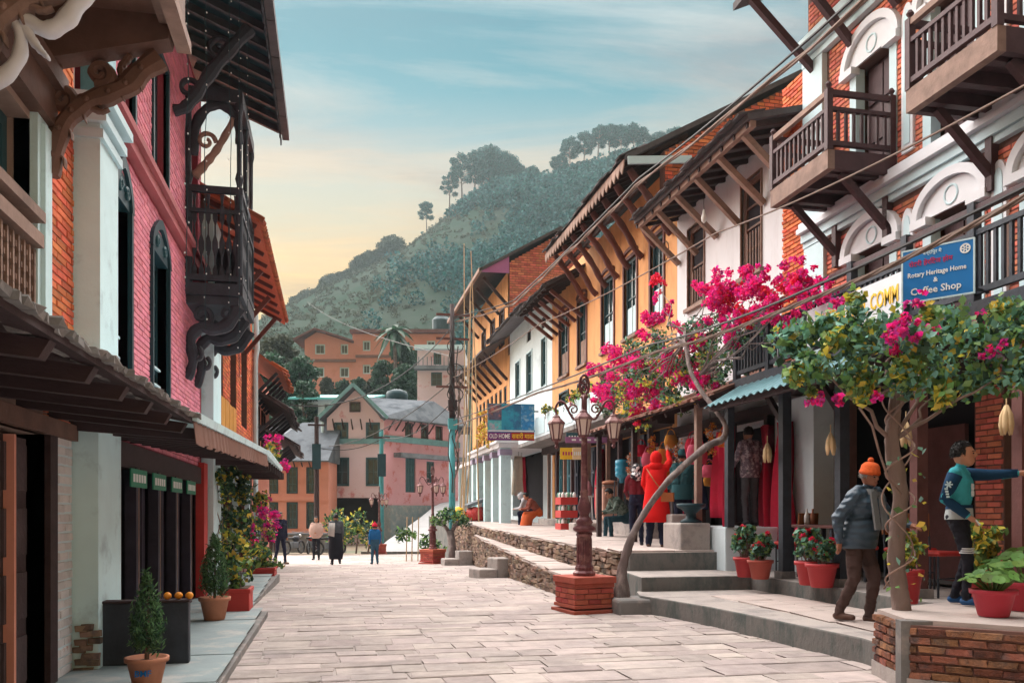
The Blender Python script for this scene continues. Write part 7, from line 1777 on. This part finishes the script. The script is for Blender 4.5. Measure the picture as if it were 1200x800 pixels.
STAND = dict(pelvis=(0, 0, .93), waist=(0, .0, 1.07), chest=(0, .01, 1.29), neck=(0, 0, 1.45), head=(0, .025, 1.60),
             shL=(-.175, 0, 1.41), elL=(-.215, -.03, 1.14), wrL=(-.215, .05, .90), shR=(.175, 0, 1.41), elR=(.215, -.03, 1.14), wrR=(.215, .05, .90),
             hipL=(-.085, 0, .90), knL=(-.095, .02, .50), anL=(-.10, -.01, .09), hipR=(.085, 0, .90), knR=(.095, .02, .50), anR=(.10, -.01, .09))
def person(label, loc, rz, height, pose, C, bulk=1.0, legw=1.0, face=True, hands=True, vox=.016, hair=True, head_dir=None, group=None, foot=None, hs=1.0):
    """C: colours top, legs, shoes, skin, hair (materials). One continuous remeshed body; local +Y is forward."""
    t = thing('person', label, 'person', loc, rz, group)
    J = {k: Vector(v) for k, v in {**STAND, **pose}.items()}
    s = height / 1.72
    mb = MB(); seg = []
    def cap(a, b, r0, r1, reg): capsule(mb, a, b, r0, r1); seg.append((Vector(a), Vector(b), reg, (r0 + r1) / 2))
    sx = (J['shR'] - J['shL']).normalized(); hx = (J['hipR'] - J['hipL']).normalized()
    for q in (-1, 1):
        cap(J['pelvis'] + hx * q * .055, J['waist'] + hx * q * .05, .115 * bulk, .105 * bulk, 'legs')
        cap(J['waist'] + hx * q * .05, J['chest'] + sx * q * .065, .105 * bulk, .115 * bulk, 'top')
        cap(J['chest'] + sx * q * .065, (J['shL'] if q < 0 else J['shR']) * .75 + J['neck'] * .25, .115 * bulk, .07 * bulk, 'top')
    cap(J['chest'], J['neck'], .10 * bulk, .06, 'top')
    cap(J['neck'], J['head'] - Vector((0, .01, .05)), .052, .05, 'skin')
    hd = J['head']; f = Vector(head_dir).normalized() if head_dir else Vector((0, 1, 0)); rt = f.cross(Vector((0, 0, 1))).normalized(); upv = rt.cross(f)
    hb = len(mb.v); mb.ell((0, 0, 0), (.076, .092, .112), 14, 10)
    mb.ell((0, .045, -.055), (.052, .05, .058), 10, 8)
    if face:
        mb.ell((0, .098, -.012), (.013, .022, .022), 8, 6); mb.ell((0, .088, .022), (.045, .016, .014), 8, 6); mb.ell((0, .083, -.062), (.026, .016, .012), 8, 6)
        for q in (-1, 1): mb.ell((q * .076, -.005, -.01), (.012, .022, .032), 8, 6)
    for i in range(hb, len(mb.v)): x, y, z = mb.v[i]; mb.v[i] = tuple(hd + (rt * x + f * y + upv * z) * hs)
    seg.append((hd - upv * .02, hd + f * .02, 'skin', .1))
    for q in 'LR':
        cap(J['sh' + q], J['el' + q], .062 * bulk, .050 * bulk, 'top'); cap(J['el' + q], J['wr' + q], .05 * bulk, .036 * (.5 + .5 * bulk), 'top')
        dv = (J['wr' + q] - J['el' + q]).normalized()
        cap(J['wr' + q] + dv * .02, J['wr' + q] + dv * .085, .031, .03, 'skin')
        cap(J['hip' + q], J['kn' + q], .088 * legw, .064 * legw, 'legs'); cap(J['kn' + q], J['an' + q], .062 * legw, .046 * legw, 'legs')
        fd = Vector(foot[0 if q == 'L' else 1]) if foot else Vector((.02 if q == 'R' else -.02, .17, -.045))
        cap(J['an' + q] + Vector((0, -.03, -.045)), J['an' + q] + fd, .042, .036, 'shoes')
    me = bpy.data.meshes.new('raw'); me.from_pydata([tuple(Vector(v) * s) for v in mb.v], [], mb.f)
    bm = bmesh.new(); bm.from_mesh(me); bmesh.ops.recalc_face_normals(bm, faces=bm.faces); bm.to_mesh(me); bm.free()
    o = bpy.data.objects.new('raw', me); COL.objects.link(o)
    r_ = o.modifiers.new('r', 'REMESH'); r_.mode = 'VOXEL'; r_.voxel_size = vox * .62
    sm_ = o.modifiers.new('s', 'SMOOTH'); sm_.iterations = 3; sm_.factor = .5
    dg = bpy.context.evaluated_depsgraph_get(); me2 = bpy.data.meshes.new_from_object(o.evaluated_get(dg))
    bpy.data.objects.remove(o)
    regs = ['top', 'legs', 'shoes', 'skin']; me2.materials.clear()
    for k in regs: me2.materials.append(C.get(k) or M_skin)
    n = len(me2.polygons); cen = np.empty(n * 3); me2.polygons.foreach_get('center', cen); cen = cen.reshape(-1, 3) / s
    best = np.full(n, 1e9); idx = np.zeros(n, np.int32)
    for a, b, reg, rr in seg:
        a_, b_ = np.array(a), np.array(b); d = b_ - a_; L2 = max(d @ d, 1e-9)
        tt = np.clip(((cen - a_) @ d) / L2, 0, 1); dist = np.linalg.norm(cen - (a_ + tt[:, None] * d), axis=1) - rr
        m = dist < best; best[m] = dist[m]; idx[m] = regs.index(reg)
    vn = len(me2.vertices); co = np.empty(vn * 3); me2.vertices.foreach_get('co', co); co = co.reshape(-1, 3); no = np.empty(vn * 3); me2.vertices.foreach_get('normal', no); no = no.reshape(-1, 3)
    clothv = np.zeros(vn)
    for p_, k_ in zip(me2.polygons, idx):
        if k_ < 2: clothv[list(p_.vertices)] = 1
    amp = np.array([mnoise.noise(Vector((c_[0] * 9, c_[1] * 9, c_[2] * 15))) * .010 + mnoise.noise(Vector((c_[0] * 24 + 5, c_[1] * 24, c_[2] * 34))) * .005 if q_ else 0 for c_, q_ in zip(co, clothv)]) * (1 + bulk - 1)
    me2.vertices.foreach_set('co', (co + no * amp[:, None]).ravel())
    me2.polygons.foreach_set('material_index', idx); me2.polygons.foreach_set('use_smooth', [True] * n); me2.name = 'body'
    body = link('body', me2, t)
    def sub(name, mb_, m, smooth=True, par=None):
        return mesh_obj(name, [tuple(Vector(v) * s) for v in mb_.v], mb_.f, m, par or t, smooth, mb_.mi)
    def hp(x, y, z): return hd + (rt * x + f * y + upv * z) * hs
    if face:
        for q in (-1, 1):
            e = MB(); p = hp(q * .032, .084, .004); e.ell(p, (.011, .009, .008), 8, 6); sub('eye', e, M_hair)
            e = MB(); e.tube([hp(q * .015, .098, .022), hp(q * .035, .094, .028), hp(q * .055, .078, .022)], .0045, 5); sub('eyebrow', e, M_hair)
        e = MB(); e.tube([hp(-.022, .094, -.062), hp(0, .1, -.060), hp(.022, .094, -.062)], .005, 5); sub('mouth', e, mat('lips', (.28, .08, .06), .6))
    if hair:
        e = MB(); hb = 0; e.ell((0, 0, 0), (.085, .1, .112), 28, 20)
        keep = []; V = []
        for x, y, z in e.v:
            k = 1.0
            if y > .045 and z < .055: k = .80
            if z < -.05: k = .82
            V.append((x * k, (y - .012) * k, z * k + .014))
        e.v = [tuple(hp(*(Vector(v) * (1 + .10 * mnoise.noise(Vector(v) * 45))))) for v in V]; sub('hair', e, C.get('hair') or M_hair)
        rs_ = np.random.RandomState(len(label)); N_ = 900 if vox < .015 else 160; P_ = []
        while len(P_) < N_:
            v_ = rs_.normal(size=3); v_ /= np.linalg.norm(v_)
            if (v_[1] > .25 and v_[2] < .52) or v_[2] < -.35: continue
            P_.append(tuple(hp(v_[0] * .087, v_[1] * .1 - .012, v_[2] * .112 + .016) * s))
        leaf_mesh('hair_strands', P_, .03 * s, C.get('hair') or M_hair, t, 2, aspect=.22, down=.8)
    if hands:
        for q in 'LR':
            dv = (J['wr' + q] - J['el' + q]).normalized(); w = J['wr' + q] + dv * .075
            side = dv.cross(Vector((0, 1, .2))); side = side.normalized() if side.length > .1 else Vector((1, 0, 0)); nrm = dv.cross(side)
            curl = nrm * (.018)
            e = MB()
            for k, ln in enumerate((.062, .072, .068, .052)):
                b = w + side * (-.026 + k * .0175) + dv * .02
                e.tube([b - dv * .03, b + dv * ln * .35, b + dv * ln * .7 + curl * .5, b + dv * ln * .95 + curl * 1.4], [.0095, .009, .0085, .006], 6)
            b = w - side * .028 - dv * .035; e.tube([b, b - side * .018 + dv * .025, b - side * .02 + dv * .055 + curl * .5], [.011, .010, .007], 6)
            sub('fingers', e, C.get('skin') or M_skin)
    return t, J, s, sub, hp

def loft(mb, secs, n=18, cap=False):
    """secs: (cx, cy, z, rx, ry)"""
    b = len(mb.v)
    for cx, cy, z, rx_, ry_ in secs:
        for k in range(n): a = 2 * PI * k / n; mb.v.append((cx + rx_ * math.cos(a), cy + ry_ * math.sin(a), z))
    for i in range(len(secs) - 1):
        for k in range(n): mb.f.append((b + i*n + k, b + i*n + (k+1) % n, b + (i+1)*n + (k+1) % n, b + (i+1)*n + k)); mb.mi.append(0)
    if cap: mb.f += [tuple(b + k for k in range(n)), tuple(b + (len(secs)-1)*n + k for k in range(n))]; mb.mi += [0, 0]
def hat(sub, hp, m, h=.16, name='knit_hat', pom=True, brim=.094, z0=.02):
    e = MB(); prof = [(brim, z0), (brim + .006, z0 + .02), (brim, z0 + .045), (brim - .004, z0 + .05), (.085, z0 + .09), (.062, z0 + .12), (.02, z0 + h * .85)]
    e.lathe(prof, n=18, sy=1.15)
    if pom: e.ell((0, -.01, z0 + h * .85 + .015), (.032, .032, .03), 10, 7)
    e.v = [tuple(hp(x, y - .006, z)) for x, y, z in e.v]; sub(name, e, m)

c_puff = mat('cloth_puffer_blue', (.045, .075, .11), .45, .2, 7, .55, 20, wave=('Z', 4.2, 3.5), spec=.4)
c_brown = cloth('brown_trousers', (.075, .045, .04)); c_black = cloth('black', (.02, .02, .028)); c_navyt = cloth('dark_navy', (.018, .022, .045))
c_orange = mat('cloth_knit_orange', (.62, .10, .02), .9, .15, 30, .5, 90); c_grey = cloth('grey_wool', (.20, .20, .205)); c_red = cloth('scarlet_coat', (.72, .015, .015), .06)
c_tealj = cloth('teal_jacket', (.03, .10, .115)); c_shoe = mat('shoe_brown', (.10, .05, .035), .6); c_shoed = mat('shoe_dark', (.02, .02, .025), .5); c_shoeb = mat('shoe_blue', (.015, .08, .22), .5)
c_tealshirt = cloth('turquoise_shirt', (.05, .34, .40)); c_navysl = cloth('navy_sleeve', (.012, .045, .10))

# old man with the orange knit hat
t, J, s, sub, hp = person('old man in orange knit hat, padded blue jacket and grey scarf stepping past the tree', (5.20, 7.72, .235), R(-156), 1.62,
    dict(pelvis=(0, -.02, .90), waist=(0, .01, 1.04), chest=(0, .07, 1.26), neck=(0, .09, 1.42), head=(0, .13, 1.565), shL=(-.19, .09, 1.37), shR=(.19, .09, 1.37), elR=(.30, -.05, 1.13), wrR=(.27, -.06, .90), elL=(-.28, .16, 1.14), wrL=(-.27, .40, 1.06),
         hipL=(-.09, 0, .88), hipR=(.09, 0, .88), knL=(-.10, .12, .48), anL=(-.10, .06, .09), knR=(.10, .02, .49), anR=(.10, -.17, .11)),
    dict(top=c_puff, legs=c_brown, shoes=c_shoe, skin=mat('skin_dark', (.30, .125, .075), .6, .1, 9, .06, 60), hair=mat('grey_hair', (.3, .28, .27), .7)), bulk=1.34, legw=1.12, head_dir=(.12, 1, -.18), vox=.014)
hat(sub, hp, c_orange, .16)
e = MB(); loft(e, [(0, .08, 1.43, .105, .10), (0, .09, 1.38, .14, .135), (0, .09, 1.33, .12, .115)]); sub('scarf', e, c_grey)
for q in (-1, 1):
    e = MB(); e.hexa([(q * .03, .20, 1.40), (q * .12, .20, 1.40), (q * .12, .255, 1.0), (q * .02, .255, 1.0), (q * .03, .22, 1.40), (q * .12, .22, 1.40), (q * .12, .275, 1.0), (q * .02, .275, 1.0)]); sub('scarf_end', e, c_grey, False)
e = MB(); loft(e, [(0, .03, 1.10, .215, .17), (0, .02, 1.02, .225, .185), (0, .0, .93, .23, .19), (0, -.01, .84, .225, .185), (0, -.01, .80, .21, .17)], 20); sub('jacket_hem', e, c_puff)

# boy pointing
t, J, s, sub, hp = person('boy in turquoise shirt with navy sleeves pointing along the café front', (5.40, 6.55, .54), R(-138), 1.40,
    dict(head=(0, .045, 1.62), shL=(-.18, .02, 1.41), elL=(-.20, .27, 1.40), wrL=(-.18, .52, 1.41), shR=(.18, -.01, 1.40), elR=(.24, -.10, 1.14), wrR=(.21, .10, .97),
         hipL=(-.09, 0, .90), knL=(-.10, .07, .50), anL=(-.10, -.06, .09), hipR=(.09, 0, .90), knR=(.10, .10, .50), anR=(.10, .09, .09)),
    dict(top=c_tealshirt, legs=c_black, shoes=c_shoeb, skin=mat('skin_boy', (.46, .21, .13), .55, .06, 9, .03, 60)), bulk=1.08, legw=1.0, head_dir=(-.05, 1, .02), vox=.013, hs=1.16)
for q in 'LR':
    e = MB(); a, b, c = J['sh' + q], J['el' + q], J['wr' + q]
    e.tube([a + (b - a) * .02, a.lerp(b, .5), b, b.lerp(c, .5), c + (c - b).normalized() * .015], [.078, .068, .060, .052, .044], 12); sub('sleeve', e, c_navysl)
e = MB(); loft(e, [(0, 0.005, 1.04, .176, .130), (0, 0, .97, .182, .14), (0, 0, .92, .184, .142)], 20); sub('shirt_hem', e, cloth('pale_grey_hem', (.42, .46, .46)))
e = MB(); loft(e, [(0, 0.005, 1.075, .172, .127), (0, 0, 1.03, .178, .134)], 20); sub('hem_band', e, c_navysl)
# printed marks on sleeve, chest and knee
e = MB()
for k in range(6):
    a = 2 * PI * k / 6; e.beam((.278, -.055, 1.29), (.278, -.055 + .038 * math.cos(a), 1.29 + .038 * math.sin(a)), .014, .014)
sub('sleeve_star', e, M_trimb, False)
e = MB()
for k in range(4): e.box(.280, -.075 - k * .006, 1.15 + k * .028, .300, -.045 - k * .006, 1.17 + k * .028)
sub('sleeve_print', e, M_trimb, False)
e = MB()
for a, b in ((-.05, 1.27), (.03, 1.27), (-.05, 1.2), (.03, 1.2)): e.tube([(a + .025 * math.cos(q), .131, b + .03 * math.sin(q)) for q in [k * .7 for k in range(10)]], .008, 5)
sub('chest_print', e, M_trimw)
e = MB()
for k in range(3): loft(e, [(.10, .09, .56 + k * .022, .076, .074), (.10, .09, .572 + k * .022, .076, .074)], 14)
sub('knee_stripes', e, M_trimw)
e = MB(); e.tube([(.2, .17, .93), (.2, .23, .86)], .012, 6); sub('held_paper', e, M_trimw)

# red coat
t, J, s, sub, hp = person('person in long scarlet hooded coat reaching up to the hung goods', (5.5, 14.0, .74), R(-32), 1.66,
    dict(shR=(.17, .04, 1.42), elR=(.20, .24, 1.56), wrR=(.14, .40, 1.74), elL=(-.24, .04, 1.15), wrL=(-.18, .16, .98), knL=(-.11, .06, .5), anL=(-.14, .05, .09), knR=(.10, 0, .5), anR=(.13, -.06, .09)),
    dict(top=c_red, legs=c_navyt, shoes=c_shoe), bulk=1.12, legw=1.35, face=False, vox=.018)
e = MB(); loft(e, [(0, .0, 1.40, .15, .10), (0, .0, 1.34, .18, .13), (0, 0, 1.2, .185, .14), (0, 0, 1.0, .205, .165), (0, 0, .8, .23, .19), (0, 0, .6, .255, .215), (0, 0, .46, .265, .225), (0, 0, .455, .24, .2)], 22); sub('coat', e, c_red)
e = MB(); e.ell(J['head'] + Vector((0, -.03, 0)), (.108, .115, .14), 14, 10); e.ell(J['head'] + Vector((0, -.05, -.13)), (.13, .1, .08), 12, 8); sub('hood', e, c_red)
e = MB(); e.box(.14, -.30, .82, .36, -.20, .98); sub('handbag', e, mat('tan_leather', (.36, .11, .035), .5), False)
e = MB(); e.tube([(-.16, -.06, 1.42), (-.02, -.17, 1.22), (.12, -.23, 1.05), (.2, -.25, .97)], .011, 5); sub('bag_strap', e, MATS['tan_leather'])

# companion in teal jacket
t, J, s, sub, hp = person('person in dark teal jacket and cap stretching an arm to the hanging bags', (6.12, 14.3, .74), R(-45), 1.72,
    dict(shR=(.18, .04, 1.44), elR=(.22, .26, 1.62), wrR=(.20, .44, 1.84), elL=(-.22, .10, 1.16), wrL=(-.15, .28, 1.1), knL=(-.1, .06, .5), anL=(-.1, .1, .09), anR=(.12, -.12, .09)),
    dict(top=c_tealj, legs=c_navyt, shoes=c_shoed), bulk=1.2, legw=1.1, face=False, vox=.018)
hat(sub, hp, c_tealj, .14, 'cap', False)
e = MB(); loft(e, [(0, 0, 1.1, .2, .155), (0, 0, .95, .205, .165), (0, 0, .84, .2, .16)], 18); sub('jacket_hem', e, c_tealj)
# a companion half hidden by the red coat, patterned headscarf
t, J, s, sub, hp = person('person with black and white patterned scarf standing behind the red coat', (5.42, 14.75, .74), R(-10), 1.5,
    dict(elL=(-.22, .08, 1.14), wrL=(-.15, .22, 1.05)), dict(top=cloth('maroon_top', (.16, .02, .03)), legs=c_navyt, shoes=c_shoed), face=False, vox=.02)
e = MB(); e.ell(J['head'] + Vector((0, -.01, -.01)), (.1, .115, .135), 14, 10); e.ell(J['neck'] + Vector((0, -.03, .0)), (.15, .12, .1), 12, 8); sub('headscarf', e, mat('spotted_scarf', (.02, .02, .03), .8, .1, 3, .1, 30, col2=(.75, .72, .72), c2at=(.5, .53), c2scale=14))

# seated man
SEAT = dict(pelvis=(0, -.02, .52), waist=(0, .05, .64), chest=(0, .20, .83), neck=(0, .32, .96), head=(0, .42, 1.08), shL=(-.18, .27, .93), shR=(.18, .27, .93), elL=(-.22, .36, .68), wrL=(-.10, .56, .64), elR=(.22, .36, .68), wrR=(.10, .56, .64),
            hipL=(-.09, 0, .50), knL=(-.11, .44, .50), anL=(-.11, .40, .09), hipR=(.09, 0, .50), knR=(.11, .44, .50), anR=(.11, .46, .09))
t, J, s, sub, hp = person('man in grey-green camouflage jacket sitting hunched over his hands on the plinth edge', (6.62, 18.75, .70), R(95), 1.72, SEAT,
    dict(top=mat('cloth_camo', (.16, .20, .17), .9, .15, 9, .1, 60, col2=(.05, .075, .06), c2at=(.48, .52), c2scale=9), legs=cloth('teal_jeans', (.03, .075, .10)), shoes=c_shoed), bulk=1.18, head_dir=(0, 1, -.45), vox=.018)
# plaid man in the shop
t, J, s, sub, hp = person('man in plaid shirt standing with his back turned on the café side', (6.62, 12.75, 1.12), R(12), 1.62, dict(elL=(-.24, .06, 1.15), wrL=(-.22, .2, 1.0), head=(.0, .05, 1.60)),
    dict(top=mat('cloth_plaid', (.16, .12, .15), .9, .1, 5, .1, 50, wave=('Z', 8, .3), col2=(.42, .36, .38), c2at=(.5, .56), c2scale=16), legs=cloth('grey_jeans', (.09, .09, .10)), shoes=c_shoed), bulk=1.1, face=False, vox=.018)
e = MB(); loft(e, [(0, 0, 1.1, .175, .14), (0, 0, .95, .185, .15), (0, 0, .84, .18, .145)], 18); sub('shirt_tail', e, MATS['cloth_plaid'])
# seated pair on the far plinth
t, J, s, sub, hp = person('person in grey hood and navy trousers sitting on the far plinth', (6.25, 26.6, tz(26.6) - .05), R(70), 1.62, SEAT, dict(top=cloth('pale_grey', (.45, .45, .47)), legs=c_navyt, shoes=c_shoed), bulk=1.2, face=False, hands=False, vox=.022, head_dir=(0, 1, -.3))
e = MB(); e.ell(J['head'] + Vector((0, -.03, 0)), (.11, .12, .13), 12, 9); sub('hood', e, MATS['cloth_pale_grey'])
t, J, s, sub, hp = person('person in orange skirt and dark top sitting on the far plinth', (6.3, 26.0, tz(26.0) - .05), R(85), 1.6, SEAT, dict(top=cloth('rust_top', (.22, .06, .04)), legs=cloth('orange_skirt', (.52, .10, .03)), shoes=c_shoed), bulk=1.15, face=False, hands=False, vox=.022, head_dir=(0, 1, -.4))
e = MB(); loft(e, [(0, .12, .56, .2, .24), (0, .26, .48, .23, .28), (0, .38, .3, .22, .2), (0, .42, .1, .25, .2)], 18); sub('skirt', e, MATS['cloth_orange_skirt'])
# people at the end of the square
WALK = dict(knL=(-.1, .1, .5), anL=(-.1, .16, .09), knR=(.1, .0, .5), anR=(.1, -.2, .13))
def gp(x, y): return (x, y, ground_z(y))
person('man in black suit walking towards the camera beside the planted fronts', gp(-1.72, 29.5), R(-150), 1.74, WALK, dict(top=c_navyt, legs=c_navyt, shoes=c_shoe), bulk=1.1, vox=.022, hands=False)
person('person in dusky pink shawl half hidden by the man in black', gp(-2.05, 31.2), R(170), 1.6, {}, dict(top=cloth('dusky_pink', (.42, .22, .24)), legs=c_brown, shoes=c_shoed), bulk=1.15, vox=.024, hands=False)
t, J, s, sub, hp = person('woman with long dark hair in a beige poncho facing the square', gp(-.62, 33.5), R(170), 1.66, dict(elL=(-.18, .1, 1.16), wrL=(-.05, .17, 1.1), elR=(.18, .1, 1.16), wrR=(.05, .17, 1.1)), dict(top=cloth('beige_poncho', (.50, .33, .28)), legs=c_black, shoes=c_shoed), vox=.024, hands=False)
e = MB(); loft(e, [(0, 0, 1.46, .09, .08), (0, 0, 1.38, .24, .14), (0, .02, 1.2, .29, .19), (0, .02, 1.02, .27, .19), (0, .03, .86, .14, .12)], 18); sub('poncho', e, MATS['cloth_beige_poncho'])
e = MB(); loft(e, [(0, -.04, 1.68, .08, .08), (0, -.06, 1.55, .105, .08), (0, -.08, 1.35, .11, .06), (0, -.08, 1.15, .08, .04)], 14); sub('long_hair', e, M_hair)
t, J, s, sub, hp = person('woman in grey waistcoat and dark skirt with pale shawl walking away', gp(.1, 28.2), R(8), 1.66, WALK, dict(top=cloth('slate_vest', (.09, .10, .115)), legs=c_black, shoes=c_shoed), face=False, bulk=1.15, vox=.022, hands=False)
e = MB(); loft(e, [(0, 0, 1.0, .19, .15), (0, 0, .7, .24, .2), (0, 0, .4, .25, .22), (0, 0, .2, .22, .2)], 18); sub('skirt', e, c_black)
e = MB(); e.hexa([(-.24, -.13, 1.42), (-.05, -.15, 1.42), (-.08, -.18, .95), (-.28, -.14, 1.0), (-.24, -.10, 1.42), (-.05, -.12, 1.42), (-.08, -.15, .95), (-.28, -.11, 1.0)]); sub('shawl', e, cloth('pale_shawl', (.55, .52, .50)))
t, J, s, sub, hp = person('small child in blue jacket and red hat standing before the grey lane', gp(1.35, 28.4), R(10), 1.32, dict(anL=(-.12, 0, .09), anR=(.12, 0, .09)), dict(top=cloth('bright_blue', (.02, .13, .34)), legs=cloth('blue_jeans', (.04, .10, .16)), shoes=c_shoed), face=False, bulk=1.25, legw=1.15, vox=.022, hands=False, hs=1.2)
hat(sub, hp, cloth('red_hat', (.55, .02, .05)), .16)

# ------------------------------------------------------------------ haze between the houses and the hill
hz = MB(); c0 = far(-420, -12, 0); 
P = [far(x, d, z) for z in (-3, 152) for x, d in ((-460, -15), (460, -15), (460, 372), (-460, 372))]
hz.hexa(P)
mh = bpy.data.materials.new('haze'); mh.use_nodes = True; nt = mh.node_tree; nt.nodes.clear()
vo = nt.nodes.new('ShaderNodeVolumePrincipled'); vo.inputs['Color'].default_value = (.62, .80, .84, 1); vo.inputs['Density'].default_value = .00036; vo.inputs['Anisotropy'].default_value = .35
ou = nt.nodes.new('ShaderNodeOutputMaterial'); nt.links.new(vo.outputs[0], ou.inputs['Volume'])
o = hz.obj('haze', mh); tag(o, 'thin bluish evening haze over the village and hill', 'haze', kind='stuff')
for o in WROOTS:
    if '_w' in o: del o['_w']
